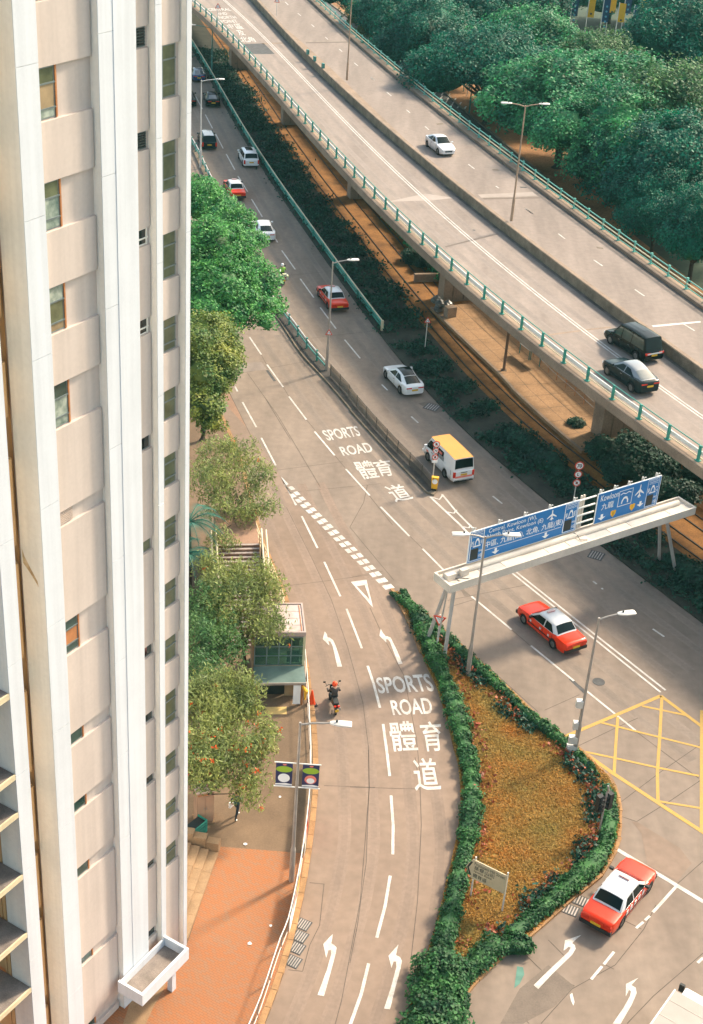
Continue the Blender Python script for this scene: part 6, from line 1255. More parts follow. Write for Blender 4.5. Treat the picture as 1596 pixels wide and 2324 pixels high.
def core_mesh(name, blobs, f=0.72):
    bm = bmesh.new()
    for b in blobs: bmesh.ops.create_icosphere(bm, subdivisions=2, radius=1.0, matrix=Matrix.Translation(b[:3]) @ Matrix.Diagonal((b[3]*f, b[4]*f, b[5]*f, 1)))
    me = bpy.data.meshes.new(name); bm.to_mesh(me); bm.free(); rng = np.random.default_rng(3); co = np.empty(len(me.vertices)*3); me.vertices.foreach_get('co', co); co += rng.normal(size=co.shape)*0.12; me.vertices.foreach_set('co', co); return me
def limbs(base_r, h, targets, seed=0, bend=0.5):
    """trunk that forks towards the given points (local)"""
    rng = random.Random(seed); mb = MB(); fork = h*0.42
    mb.tube([(0, 0, 0), (0.05, 0.03, fork*0.25), (rng.uniform(-.15, .15), rng.uniform(-.1, .1), fork)], [base_r*1.35, base_r*0.95, base_r*0.8], 9)
    for tx_, ty_, tz_ in targets:
        e = Vector((tx_, ty_, tz_)); s = Vector((0, 0, fork*0.9)); m_ = (s+e)/2 + Vector((rng.uniform(-bend, bend), rng.uniform(-bend, bend), rng.uniform(0, bend)*0.6)); mb.tube([s, s*0.4+m_*0.6, m_, e], [base_r*0.6, base_r*0.45, base_r*0.32, base_r*0.10], 7)
    return mb
def tree(label, base, blobs, leafm, clumps, per, cr, size, trunk_r, group, seed, asp=1.3, droop=0.0, name='broadleaf_tree', core=True, bottom=-0.55, flowers=None, mesh=None, flat=0.6):
    t = thing(name, label, 'tree', base, random.Random(seed).uniform(0, 6) if mesh else 0, group)
    h = max(b[2] for b in blobs); mb = limbs(trunk_r, h, [(b[0]*0.75, b[1]*0.75, b[2]*0.95) for b in blobs], seed); mb.build('trunk', 'bark', t, True, True)
    me = mesh or crown_mesh('crown', blobs, clumps, per, cr, size, asp, seed, droop, bottom, flat); co = put(me, 'crown', leafm, t, True)
    if core: put(core_mesh('inner_foliage', blobs), 'inner_foliage', leafm, co, True)
    if flowers:
        rng = np.random.default_rng(seed+50); n = len(me.polygons); idx = rng.choice(n, flowers); P = np.array([me.polygons[int(i)].center for i in idx]); P = np.repeat(P, 7, 0) + rng.normal(size=(flowers*7, 3))*0.07; P[:, 2] -= 0.1
        N = unit(rng.normal(size=(len(P), 3))); T, B = leaf_axes(rng, N, 0.055, 1.2); f = put(quads('flower_cluster', P, T, B), 'flower_cluster', 'petal', co, True); f['kind'] = 'stuff'
    return t
def blob_set(r, h, n, seed, spread=0.72):
    rng = random.Random(seed); o = [(0, 0, h, r*0.72, r*0.72, r*0.56)]
    for i in range(n):
        a = 2*math.pi*i/n + rng.uniform(-.3, .3); q = r*spread*rng.uniform(0.8, 1.15); o.append((q*math.cos(a), q*math.sin(a), h - r*rng.uniform(-0.06, 0.42), r*rng.uniform(0.26, 0.54), r*rng.uniform(0.26, 0.54), r*rng.uniform(0.22, 0.42)))
    return o
# ---- park trees beyond the flyover
gp_ = 'park trees beyond the flyover'
park = [(985, 62, 7.5, 6.0, 'leaf_dark', 'dark tree with bare trunk at the edge of the side road, below the pole'),
        (1115, 145, 7.5, 7.0, 'leaf_dark', 'broad tree overhanging the side road behind the teal twin lamp'),
        (1200, 100, 8.0, 7.0, 'leaf_sun', 'tree with sunlit tips left of the yellow banners'),
        (1285, 225, 8.0, 8.4, 'leaf_sun', 'large tree on thick trunk behind the flyover twin lamp'),
        (1420, 235, 8.0, 8.0, 'leaf_sun', 'large spreading tree directly below the blue and yellow banners'),
        (1535, 250, 9.0, 7.6, 'leaf_olive', 'sun tipped tree at the right edge level with the flyover lamp head'),
        (1405, 300, 8.0, 6.8, 'leaf_sun', 'rounded tree close behind the far flyover rail, right of the lamp'),
        (1535, 365, 8.0, 6.6, 'leaf_dark', 'dark tree at the right edge above the far flyover rail'),
        (1500, 452, 6.0, 3.8, 'leaf_dark', 'low dark tree nearest the far flyover rail at right'),
        (1550, 70, 9.5, 7.6, 'leaf_dark', 'dark tall tree in the upper right corner'),
        (1060, -10, 8.0, 6.5, 'leaf_dark', 'shadowy tree at top edge left of centre of the park'),
        (905, 25, 7.0, 5.6, 'leaf_dark', 'shadowy tree at top edge behind the pale shrub'),
        (1195, -20, 8.0, 6.5, 'leaf_dark', 'shadowy tree at top edge before the banners'),
        (1480, -40, 7.0, 6.0, 'leaf_dark', 'shadowy tree at top edge right behind the banners'), (1300, -42, 7.0, 6.0, 'leaf_dark', 'shadowy tree behind the left yellow banners'), (1395, -45, 7.0, 6.0, 'leaf_dark', 'shadowy tree behind the middle of the banner row'), (1350, 150, 7.0, 6.0, 'leaf_olive', 'sunlit tree whose top meets the banner feet'),
        (830, -45, 7.0, 6.0, 'leaf_dark', 'shadowy tree at top edge nearest the flyover'),
        (1590, 500, 6.5, 4.0, 'leaf_dark', 'dark tree at right edge, lowest beside the flyover rail')]
variants = {}
for i, (px, py, zc, r, lm, lab) in enumerate(park):
    b = G(0, px, py, zc); key = i % 5
    if key not in variants: bs = blob_set(1.0*8, 8.0, 12, 11+key); variants[key] = (bs, crown_mesh('crown', bs, 420, 85, 0.72, 0.125, 1.4, 20+key, bottom=-0.35, flat=0.75), core_mesh('inner_foliage', bs, 0.70))
    bs, me, cm = variants[key]; t = thing('broadleaf_tree', lab, 'tree', (b.x, b.y, 0), i*1.7, gp_); t.scale = (r/7, r/7, (zc+r*0.25)/9.7)
    mb = limbs(0.42, 8.0, [(q[0]*0.7, q[1]*0.7, q[2]*0.92) for q in bs], i); mb.build('trunk', 'bark', t, True, True)
    m2 = me if i < 5 else me.copy(); m2.materials.clear(); co = put(m2, 'crown', lm, t, True); c2 = cm.copy(); c2.materials.clear(); put(c2, 'inner_foliage', lm, co, True)
# ---- trees on the footpath side
def at_foot(px, py, z): b = G(0, px, py, z); return (b.x, b.y, FPZ)
gl_ = 'trees beside the tower'
def pblobs(base, L, flat=0.78):
    """crown lumps set by where they show, with their height and radius"""
    o = []
    for px, py, z, r in L: q = G(0, px, py, z); o.append((q.x-base[0], q.y-base[1], z-base[2], r, r, r*flat))
    return o
b = at_foot(478, 585, 8.2); tree('bright green leafy tree covering the slip road beside the tower', b, pblobs(b, [(465, 465, 8.6, 2.2), (515, 505, 8.4, 1.7), (480, 560, 9.0, 2.6), (540, 580, 7.8, 1.7), (585, 640, 7.0, 1.5), (560, 690, 6.4, 1.5), (505, 650, 7.6, 2.3), (465, 700, 6.6, 2.0), (612, 690, 6.2, 0.9), (445, 610, 8.0, 2.2), (450, 430, 8.2, 1.4), (570, 545, 7.4, 0.9), (600, 735, 5.8, 0.7), (540, 720, 6.0, 1.0)]), 'leaf_bright', 620, 95, 0.42, 0.085, 0.30, gl_, 3, bottom=-0.5, flat=0.7)
b = at_foot(462, 830, 6.0); tree('yellowing green tree below the bright green tree, against tower edge', b, pblobs(b, [(465, 760, 6.8, 1.8), (508, 752, 6.5, 1.2), (495, 820, 6.0, 1.5), (455, 850, 5.6, 1.7), (462, 920, 4.3, 1.3), (478, 962, 3.2, 0.8), (532, 790, 6.0, 0.7), (445, 780, 7.0, 1.6), (490, 890, 4.6, 0.8)]), 'leaf_yellow', 300, 90, 0.36, 0.075, 0.2, gl_, 5, bottom=-0.85, flat=0.75)
wl = [((520, 1090), 4.6, 'thin leaved tree above the stairs with orange flowers at its edge', [(495, 1035, 5.0, 1.3), (555, 1025, 5.0, 1.0), (590, 1078, 4.6, 0.8), (540, 1100, 4.4, 1.1), (465, 1085, 5.0, 1.2), (598, 1150, 3.6, 0.75), (500, 1150, 4.0, 0.9), (560, 1160, 3.8, 0.6), (545, 1215, 3.6, 0.5), (500, 1225, 3.6, 0.55)], 'leaf_willow', 8),
      ((560, 1370), 4.8, 'thin leaved tree reaching over the glass entrance roof', [(598, 1325, 5.0, 0.85), (555, 1348, 5.0, 0.9), (618, 1385, 4.5, 0.65), (520, 1372, 4.8, 0.9), (588, 1420, 4.2, 0.55), (635, 1425, 4.0, 0.4), (495, 1325, 5.0, 0.75), (535, 1300, 5.0, 0.6), (585, 1285, 4.8, 0.45), (480, 1280, 5.0, 0.6)], 'leaf_willow', 3),
      ((465, 1450), 4.2, 'dense thin leaved tree between stairs and tower', [(462, 1365, 4.6, 0.95), (448, 1440, 4.3, 0.95), (490, 1458, 4.0, 0.85), (460, 1520, 3.8, 0.85), (502, 1415, 4.2, 0.75), (530, 1470, 3.6, 0.5)], 'leaf_willow2', 3),
      ((500, 1590), 4.6, 'feathery tree left of the glass entrance with red flowers', [(478, 1558, 4.6, 0.9), (538, 1556, 4.5, 0.75), (562, 1600, 4.2, 0.5), (500, 1620, 4.4, 0.85), (448, 1598, 4.5, 0.9), (575, 1560, 4.3, 0.4)], 'leaf_willow', 25),
      ((462, 1712), 4.2, 'red flowering feathery tree hanging over the pedestrian', [(470, 1680, 4.4, 0.85), (540, 1688, 4.3, 0.75), (590, 1690, 4.0, 0.55), (500, 1738, 4.0, 0.75), (570, 1752, 3.2, 0.5), (580, 1805, 2.6, 0.32), (448, 1738, 4.2, 0.75), (545, 1785, 2.9, 0.36), (605, 1650, 4.0, 0.4)], 'leaf_willow', 90)]
for i, ((px, py), zc, lab, L, lm, fl) in enumerate(wl):
    b = at_foot(px, py, zc); tree(lab, b, pblobs(b, L, 0.85), lm, 185, 62, 0.36, 0.036, 0.10, gl_, 30+i, 3.4, 0.7, 'bottlebrush_tree', False, -0.95, fl, flat=0.9)
# palm
def palm(px, py, z, label, seed):
    b = at_foot(px, py, z); t = thing('palm_tree', label, 'palm tree', b); rng = random.Random(seed); H = z
    mb = MB(); mb.tube([(0, 0, 0), (0.05, 0.1, H*0.5), (0, 0, H)], [0.22, 0.16, 0.13], 9); mb.build('trunk', 'bark', t, True, True)
    for i in range(15):
        a = i*2.39996; L = rng.uniform(1.9, 2.5); up = rng.uniform(0.15, 0.9); d = Vector((math.cos(a), math.sin(a), 0)); sd = Vector((-d.y, d.x, 0)); mb = MB(); pts = []
        for k in range(9): u = k/8; pts.append(Vector((0, 0, H)) + d*(L*u) + Vector((0, 0, up*math.sin(u*2.2)*1.1 - u*u*1.1)))
        mb.tube(pts, [0.035-0.003*k for k in range(9)], 5)
        for k in range(1, 25):
            u = k/25; q = pts[min(7, int(u*8))].lerp(pts[min(8, int(u*8)+1)], u*8-int(u*8)); ll = 0.55*math.sin(math.pi*min(1, u*0.85+0.15))
            for s in (-1, 1): e = q + sd*s*ll*0.8 + d*ll*0.5 + Vector((0, 0, -0.12*ll)); mb.add([q - d*0.03, q + d*0.03, e], [(0, 1, 2)])
        mb.build('frond', 'palm_dry' if i in (4, 7) else 'palm', t, False, True)
palm(428, 1190, 4.6, 'palm tree showing dark fronds from behind the tower edge', 4)
palm(418, 1262, 3.4, 'lower palm tree with drooping fronds behind the tower edge', 9)
# pale shrub beyond the flyover
b = G(18, 120, 400, 0); t = thing('pale_shrub', 'pale yellow green feathery shrub behind the far flyover rail', 'shrub', (b.x, b.y, 0)); bs = [(0, 0, 3.4, 3.6, 3.2, 2.6), (3.0, -1.5, 2.6, 2.6, 2.4, 2.0), (-2.8, 2.5, 4.0, 2.6, 2.6, 2.2), (4.6, -3.2, 1.8, 1.7, 1.7, 1.3)]
co = put(crown_mesh('foliage', bs, 200, 70, 0.6, 0.12, 2.8, 71, 0.6, -0.5), 'foliage', 'leaf_pale', t, True); limbs(0.15, 3.6, [(q[0]*0.7, q[1]*0.7, q[2]) for q in bs], 5).build('stem', 'bark', t, True, True)
# ---- hedges
def hedge(name, line, wd, ht, leafm, label, group, seed, size=0.055, dens=280, z0=0.13, cat='hedge'):
    """clipped shrub row along a line: dark solid heart and a coat of leaves"""
    line = [Vector(p) for p in line]; c = line[len(line)//2]; t = thing(name, label, cat, (c.x, c.y, z0), 0, group); rng = np.random.default_rng(seed)
    pr = [(-0.40, 0.0), (-0.44, 0.55), (-0.28, 0.86), (0.0, 0.92), (0.28, 0.86), (0.44, 0.55), (0.40, 0.0)]; vs = []; n = len(line); lc = Vector((c.x, c.y, 0))
    ph = rng.uniform(0, 6, 4)
    def wob(i, L): return 1+0.16*math.sin(L*0.9+ph[0])+0.14*math.sin(L*2.3+ph[1])+0.10*math.sin(L*4.1+ph[2])
    dist = 0; S_ = []
    for i, p in enumerate(line):
        d = line[min(i+1, n-1)]-line[max(i-1, 0)]; d.z = 0; d.normalize(); s = Vector((d.y, -d.x, 0)); dist += (line[i]-line[i-1]).length if i else 0; k = wob(i, dist); e = min(1, 0.35+min(i, n-1-i)*0.35); S_.append((p, s, k*e)); vs += [Vector((p.x, p.y, 0)) - lc + s*a*wd*k*e + Vector((0, 0, b*ht*k*e)) for a, b in pr]
    m = len(pr); mb = MB(); mb.add(vs, [(i*m+j, i*m+j+1, (i+1)*m+j+1, (i+1)*m+j)[::-1] for i in range(n-1) for j in range(m-1)] + [tuple(range(m)), tuple((n-1)*m+j for j in range(m-1, -1, -1))]); mb.build('inner_foliage', leafm, t, False, True)
    N_ = int(dist*(wd+2*ht)*dens); i = rng.integers(0, n-1, N_); u = rng.random(N_); a = rng.uniform(0, math.pi, N_)
    A = np.array([tuple(S_[k][0]) for k in range(n)]); Sd = np.array([tuple(S_[k][1]) for k in range(n)]); K = np.array([S_[k][2] for k in range(n)])
    base = A[i]*(1-u)[:, None]+A[i+1]*u[:, None]-np.array(lc); base[:, 2] = 0; k = K[i]*(1-u)+K[i+1]*u
    lump = 1+0.22*np.sin(base[:, 0]*3.1+base[:, 1]*2.3)*np.sin(base[:, 1]*3.7-base[:, 0]*1.3)+0.14*np.sin(base[:, 0]*7.3-base[:, 1]*5.1)+rng.normal(size=N_)*0.13
    ca, sa = np.cos(a), np.sin(a); ca = np.sign(ca)*np.abs(ca)**0.6; sa = sa**0.55
    P = base + Sd[i]*(ca*wd*0.5*k*lump)[:, None]; P[:, 2] = sa*ht*k*lump
    Nn = unit(Sd[i]*ca[:, None] + np.array([0, 0, 1])*(sa*0.9+0.2)[:, None] + rng.normal(size=(N_, 3))*0.55); T, B = leaf_axes(rng, Nn, size, 1.35); put(quads('leaves', P, T, B), 'leaves', leafm, t, True); return t
gi = 'clipped hedges round the island'
HL = offset([p for p in IL], -0.55); hedge('hedge', [p for p in HL if p.y < 74.5 and p.y > 40][::2], 0.85, 0.46, 'leaf_hedge', 'green hedge along the slip road side of the island', gi, 81)
HR = offset([p for p in IR], 0.5); hr_far = [p for p in HR if p.y > 56.5 and p.y < 73]; hedge('hedge', hr_far[::2], 0.6, 0.38, 'leaf_hedge', 'low green hedge on the main road side of the island', gi, 82)
hr_near = [p for p in HR if p.y <= 56.2]; hedge('hedge', hr_near[::2], 0.85, 0.42, 'leaf_hedge', 'green hedge round the bulging corner of the island above the taxi', gi, 83)
for i, (k, x, y, r) in enumerate(((15, 720, 1790, 1.0), (15, 640, 1990, 0.65), (15, 800, 1960, 0.7), (15, 710, 2130, 0.75), (15, 600, 2230, 0.75))):
    b = G(k, x, y, 0.4); t = thing('shrub', ['round green bush filling the narrow end of the island', 'green bush on slip road side of the narrow island end', 'small green bush by the kerb at the narrow island end', 'bush at bottom of the picture in the island tip', 'bush at the lowest left of the island tip'][i], 'shrub', (b.x, b.y, 0.13), 0, 'bushes on the island'); bs = blob_set(r, r*0.55, 5, i+5)
    co = put(crown_mesh('foliage', bs, 46, 90, 0.26, 0.065, 1.3, 90+i, bottom=-0.2), 'foliage', 'leaf_hedge', t, True); put(core_mesh('inner_foliage', bs, 0.8), 'inner_foliage', 'leaf_hedge', co, True)
# grass and red ground cover on the island
def inside(poly, x, y):
    c = np.zeros(len(x), bool); n = len(poly)
    for i in range(n):
        x1, y1 = poly[i]; x2, y2 = poly[(i+1) % n]; m_ = ((y1 > y) != (y2 > y)); c ^= m_ & (x < (x2-x1)*(y-y1)/((y2-y1) if y2 != y1 else 1e-9)+x1)
    return c
rng = np.random.default_rng(5); ip = np.array(isl); lo_, hi_ = ip.min(0), ip.max(0); N_ = 170000; X = rng.uniform(lo_[0], hi_[0], N_); Y = rng.uniform(max(lo_[1], 36), hi_[1], N_); ok = inside(isl[::2], X, Y); X, Y = X[ok], Y[ok]; n = len(X)
Nn = unit(np.column_stack([rng.normal(size=n), rng.normal(size=n), rng.uniform(0.7, 1.8, n)])); T, B = leaf_axes(rng, Nn, 0.028, 2.6); P = np.column_stack([X, Y, 0.145+rng.random(n)*0.05]); tag(put(quads('turf_grass', P, T, B), 'turf_grass', 'blade'), 'dry orange brown grass covering the middle of the island', 'grass', kind='stuff')
def scatter_line(line, d0, d1, n, seed, m, name, label, size=0.075, clump=0.22, h=0.35, cat='ground cover'):
    rng = np.random.default_rng(seed); L = along(line, 0.25); C = []
    for p, d in L:
        s = Vector((d.y, -d.x, 0))
        if math.sin(p.y*1.7+seed)+rng.normal()*0.7 > -0.1: C.append(tuple(p + s*rng.uniform(d0, d1)))
    C = np.array(C); k = max(1, n//len(C)); P = np.repeat(C, k, 0); P = P+rng.normal(size=P.shape)*clump; P[:, 2] = 0.16+np.abs(rng.normal(size=len(P)))*h*0.5; N = unit(rng.normal(size=P.shape)+np.array([0, 0, 1.0])); T, B = leaf_axes(rng, N, size, 1.4); return tag(put(quads(name, P, T, B), name, m), label, cat, kind='stuff')
scatter_line([p for p in IL if 44 < p.y < 70], -1.6, -1.0, 450, 8, 'leaf_red', 'red_ground_cover', 'red leafed plants along the inner side of the slip road hedge')
scatter_line([p for p in IR if 44 < p.y < 70], 0.9, 1.5, 900, 9, 'leaf_red', 'red_ground_cover', 'red leafed plants inside the main road hedge of the island')
scatter_line([p for p in IR if 44 < p.y < 71], 0.8, 1.5, 3000, 10, 'leaf_shade', 'dark_ground_cover', 'dark low plants between grass and hedge on the island')
# ---- verge hedges beside the tram track
VH = offset(RB, -3.0)
def vseg(y0, y1): return [p for p in VH if y0 >= p.y >= y1]
for i, (y0, y1, lab) in enumerate(((109, 104.5, 'dark hedge clump at the end of the roadside rail'), (104, 100.5, 'dark hedge clump behind the triangle sign in the verge'), (100, 95.5, 'dark hedge clump in the verge beside white car'), (95, 88.5, 'longer dark hedge clump in verge opposite the delivery van'), (88, 81.0, 'dark hedge behind the orange cone in the verge'), (80.5, 74, 'dark hedge behind pole with round 70 sign'), (73.5, 60, 'dark hedge at the right leg of the gantry'))):
    L = spline(vseg(y0, y1), 0.8) if len(vseg(y0, y1)) > 2 else [G(0, 0, 0)]; hedge('hedge', L, 2.0, 0.85, 'leaf_shade', lab, 'dark hedges in the verge', 100+i, 0.085, 95, 0.12)
scatter_line([p for p in RB if 62 < p.y < 112], -3.9, -0.5, 16000, 12, 'leaf_shade', 'verge_plants', 'dark creeping plants covering the verge beside the main road', 0.09, 0.4, 0.25)
scatter_line([p for p in RB if 112 < p.y < 210], -4.2, -0.8, 22000, 13, 'leaf_shade', 'verge_plants', 'dark creeping plants behind the long roadside rail', 0.11, 0.6, 0.4)
# planting under and beside the flyover
hb_ = offset(RB, -10.1); hedge('hedge', spline([p for p in hb_ if 122 < p.y < 172], 1.5), 2.0, 1.2, 'leaf_sun', 'long shrub bed between tram track and flyover piers', 'planting under the flyover', 120, 0.13, 60, 0.05)
hedge('hedge', spline([p for p in hb_ if 174 < p.y < 215], 1.5), 2.2, 1.4, 'leaf_dark', 'far shrub bed in shade below the flyover', 'planting under the flyover', 121, 0.14, 45, 0.05)
ub = [(9, 500, 60, 1.0, 'small bush below the flyover beside stone planter'), (9, 620, 110, 1.1, 'bush in planter left of the middle pier'), (10, 760, 1700, 1.2, 'bush at the foot of the right pier'), (10, 960, 1690, 1.4, 'bush right of the right pier'), (10, 1080, 1800, 1.5, 'broad bush below the deck edge at right'), (10, 900, 1850, 1.3, 'bush nearest the tram track at right'), (10, 1250, 1850, 1.3, 'bush left of sunlit earth under the deck'), (10, 1400, 2060, 1.2, 'bush in front of sunlit earth behind gantry end'), (10, 540, 1440, 0.6, 'small dark weed on the tram platform'), (10, 1320, 1740, 1.0, 'dark bush in the shade under the deck edge'), (10, 1190, 2010, 1.2, 'bush behind the right end of the gantry signs'), (10, 1540, 1900, 1.0, 'bush at the right edge under the deck')]
mesh_b = {}
for i, (k, x, y, r, lab) in enumerate(ub):
    b = G(k, x, y, 0.5); t = thing('shrub', lab, 'shrub', (b.x, b.y, 0.02), i*1.3, 'shrubs under the flyover'); key = i % 3
    if key not in mesh_b: bs = blob_set(1.2, 0.75, 5, 40+key); mesh_b[key] = (crown_mesh('foliage', bs, 60, 70, 0.3, 0.085, 1.3, 140+key, bottom=-0.2), core_mesh('inner_foliage', bs, 0.78))
    f_, c_ = mesh_b[key]; t.scale = (r/1.2,)*3; co = put(f_, 'foliage', 'leaf_shade', t, True); put(c_, 'inner_foliage', 'leaf_shade', co, True)
# ================================================================== street furniture and small things
# ---- side road and soil beyond the flyover
sr_ = GL(18, [(215, 455), (540, 705), (800, 935), (1060, 1150)]); srx = spline([sr_[0] + (sr_[0]-sr_[1])*3] + sr_ + [sr_[-1] + (sr_[-1]-sr_[-2])*3], 3.0)
mb = MB(); mb.strip(lift(offset(srx, 9), 0.028), lift(srx, 0.028)); sroad = mb.build('side_road', mat('asphalt', (0.10, 0.10, 0.098), 0.9, 0.2, 0.4, fine=0.15)); tag(sroad, kind='structure')
mb = MB(); mb.strip(lift(offset(srx, -0.05), 0.032), lift(offset(srx, -24), 0.032)); so_ = mb.build('park_soil', 'soil'); tag(so_, kind='structure')
mb = MB(); mb.strip(lift(offset(srx, 0.15), 0.16), lift(offset(srx, -0.15), 0.16)); mb.strip(lift(offset(srx, 0.15), 0.02), lift(offset(srx, 0.15), 0.16)); mb.build('kerb', 'concrete_dirty', sroad)
for x, y in ((500, 715), (555, 750), (610, 785), (660, 822), (705, 855), (745, 890)):
    c = G(18, x, y, 0.03)
    for j in range(3): p = c + Vector((j*0.9-0.9, -j*0.35, 0)); mb = MB(); mb.sheet([Vector((p.x+a, p.y+b_, 0.036)) for a, b_ in ((-0.3, -0.8), (-0.1, -0.8), (0.2, 0.8), (0.0, 0.8))]); mb.build('worn_lettering', 'paint_worn', sroad)
# little things under the park trees
def simple_post(k, x, y, h, label, cat, name, m, r=0.05, top=None):
    b = G(k, x, y, 0.03); t = thing(name, label, cat, b.to_tuple()); mb = MB(); mb.tube([(0, 0, 0), (0, 0, h)], r, 8); mb.build('pole', m, t, True, True)
    if top: top(t, h)
    return t
def red_plate(t, h): plate_poly(t, [(-0.75, -0.12), (0.75, -0.12), (0.75, 0.14), (-0.75, 0.14)], Vector((0, -0.06, h-0.35)), Vector((1, 0, 0)), Vector((0, -1, 0)), 0.04, 'salmon', 'name_plate'); mb = MB(); mb.box((0, 0, h+0.15), (0.14, 0.14, 0.5)); mb.build('finial', 'rail_cream', t, False, True)
simple_post(18, 452, 570, 4.2, 'red name board on dark post by the side road', 'sign post', 'sign_post', 'steel_teal', top=red_plate)
def blue_top(t, h): mb = MB(); mb.box((0, 0, h-0.5), (0.55, 0.4, 1.0)); mb.build('display', mat('blue_box', (0.03, 0.16, 0.22), 0.5, 0.2, 2.0), t, False, True)
simple_post(18, 350, 490, 3.2, 'slim blue parking meter post under the far tree', 'post', 'meter_post', 'steel_teal', top=blue_top)
for i, (x, y, h, m, lab) in enumerate(((290, 430, 3.4, 'steel_teal', 'thin dark sign pole under the far tree'), (320, 465, 3.0, 'steel_teal', 'thin teal pole next to the blue meter'), (388, 530, 1.2, 'rail_cream', 'short cream bollard beside the side road'), (375, 395, 2.2, 'steel_light', 'short grey pole with round top under far tree'), (785, 770, 3.2, 'steel_teal', 'dark blue pole left of the teal twin lamp'), (815, 810, 2.6, 'steel_light', 'pale pole left of the teal twin lamp'), (1065, 950, 2.6, 'steel_teal', 'dark pole near the red bags under the tree'))):
    simple_post(18, x, y, h, lab, 'pole', 'sign_pole', m)
for i, (x, y, sx, sz, m, lab) in enumerate(((712, 640, 0.9, 1.5, 'salmon', 'orange red stall cloth under the trees'), (742, 665, 0.6, 1.3, 'sign_cream', 'cream sack beside the orange cloth'), (955, 860, 1.3, 0.9, 'sign_red', 'red bag pile under the park tree'), (1010, 905, 1.4, 0.9, 'sign_red', 'second red bag pile nearer the rail'), (960, 800, 1.1, 1.2, 'sign_blue', 'blue sheet over goods under the park tree'), (1000, 845, 1.2, 1.2, 'steel_light', 'grey sheet over goods under the park tree'), (1000, 700, 1.8, 1.3, 'sign_cream', 'cream boxes stacked under the park tree'), (1060, 960, 0.8, 0.7, 'frame_rust', 'brown planter beside the side road'), (1150, 940, 1.6, 2.0, 'interior', 'brown board fence piece under the large tree'))):
    b = G(18, x, y+20, 0.03); t = thing('covered_goods', lab, 'goods', b.to_tuple(), i*0.4, 'goods stored under the park trees'); rng2 = random.Random(i); mb = MB(); vs = []
    for k in range(3):
        z = sz*(0, 0.6, 1)[k]; f = (1, 0.92, 0.6)[k]; vs += [Vector((a*sx/2*f*rng2.uniform(0.8, 1.1), b_*sx/3*f*rng2.uniform(0.8, 1.1), z*rng2.uniform(0.9, 1.05))) for a, b_ in ((-1, -1), (0, -1.15), (1, -1), (1.1, 0), (1, 1), (0, 1.1), (-1, 1), (-1.1, 0))]
    mb.add(vs, [(i_*8+j, i_*8+(j+1) % 8, (i_+1)*8+(j+1) % 8, (i_+1)*8+j) for i_ in range(2) for j in range(8)] + [tuple(16+j for j in range(8))]); mb.build('cover', m, t, True, True)
    mb = MB(); mb.tube([vs[8+j]*1.02 for j in range(8)] + [vs[8]*1.02], 0.025, 5); mb.build('tie_rope', 'steel', t, False, True)
# ---- tall banners beyond the park trees
gb = 'tall banners beyond the park'
bn = [(100, 'amber', 'yellow vertical banner, leftmost of the row beyond the trees'), (330, 'navy', 'navy vertical banner, second from left beyond the trees'), (590, 'amber', 'yellow vertical banner with small dark ring, third from left'), (815, 'navy', 'navy vertical banner with pale print, fourth from left'), (1065, 'amber', 'lower yellow vertical banner with dark ring, fifth from left'), (1300, 'navy', 'navy vertical banner, sixth from left beyond the trees'), (1405, 'amber', 'yellow vertical banner, rightmost of the front row'), (930, 'amber', 'yellow banner behind, between fourth and fifth banners'), (1170, 'navy', 'navy banner behind, between fifth and sixth banners')]
for i, (x, m, lab) in enumerate(bn):
    back = i >= 7 or i == 6; ytop = {4: 55, 5: 90}.get(i, -60); yb = {0: 330, 1: 420, 2: 440, 3: 520, 4: 520, 5: 590, 6: 420, 7: 360, 8: 370}[i]+230
    b = G(22, x, yb, 0); H = max(4.5, above(b, 22, x, ytop)); t = thing('tall_banner', lab, 'banner', b.to_tuple(), R(-8), gb)
    mb = MB(); mb.tube([(-0.55, 0, 0), (-0.55, 0, H+0.1)], 0.07, 8); mb.build('pole', 'rail_white', t, True, True)
    mb = MB(); mb.box((0.02, 0, H*0.5+1.9), (1.0, 0.03, H-3.8)); mb.build('cloth', {'amber': 'amber', 'navy': 'navy'}[m] if m == 'amber' else mat('deep_blue', (0.012, 0.05, 0.11), 0.6, 0.2, 1.0), t, False, True)
    if m == 'amber': plate_poly(t, circ(0.16), Vector((0.02, -0.02, H*0.62)), Vector((1, 0, 0)), Vector((0, -1, 0)), 0.01, 'sign_black', 'ring_print')
    else:
        for j in range(5): plate_poly(t, circ(0.17, 8), Vector((0.05, -0.02, H*0.8-j*0.75)), Vector((1, 0, 0)), Vector((0, -1, 0)), 0.01, mat('print_blue', (0.10, 0.35, 0.45), 0.6, 0.3, 3.0), 'print')
b = G(22, 1280, -30, 0); t = thing('white_marquee', 'white marquee roof behind the banners at the top edge', 'marquee', b.to_tuple(), R(10)); mb = MB(); mb.add([(-4, -2.5, 2.4), (4, -2.5, 2.4), (4, 2.5, 2.4), (-4, 2.5, 2.4), (-2.2, 0, 3.6), (2.2, 0, 3.6)], [(0, 1, 5, 4), (1, 2, 5), (2, 3, 4, 5), (3, 0, 4)]); mb.build('canopy', 'sign_white', t, False, True)
for x in (-3.9, 3.9):
    for y in (-2.4, 2.4): mb = MB(); mb.tube([(x, y, 0), (x, y, 2.45)], 0.06, 6); mb.build('leg', 'steel_light', t, False, True)

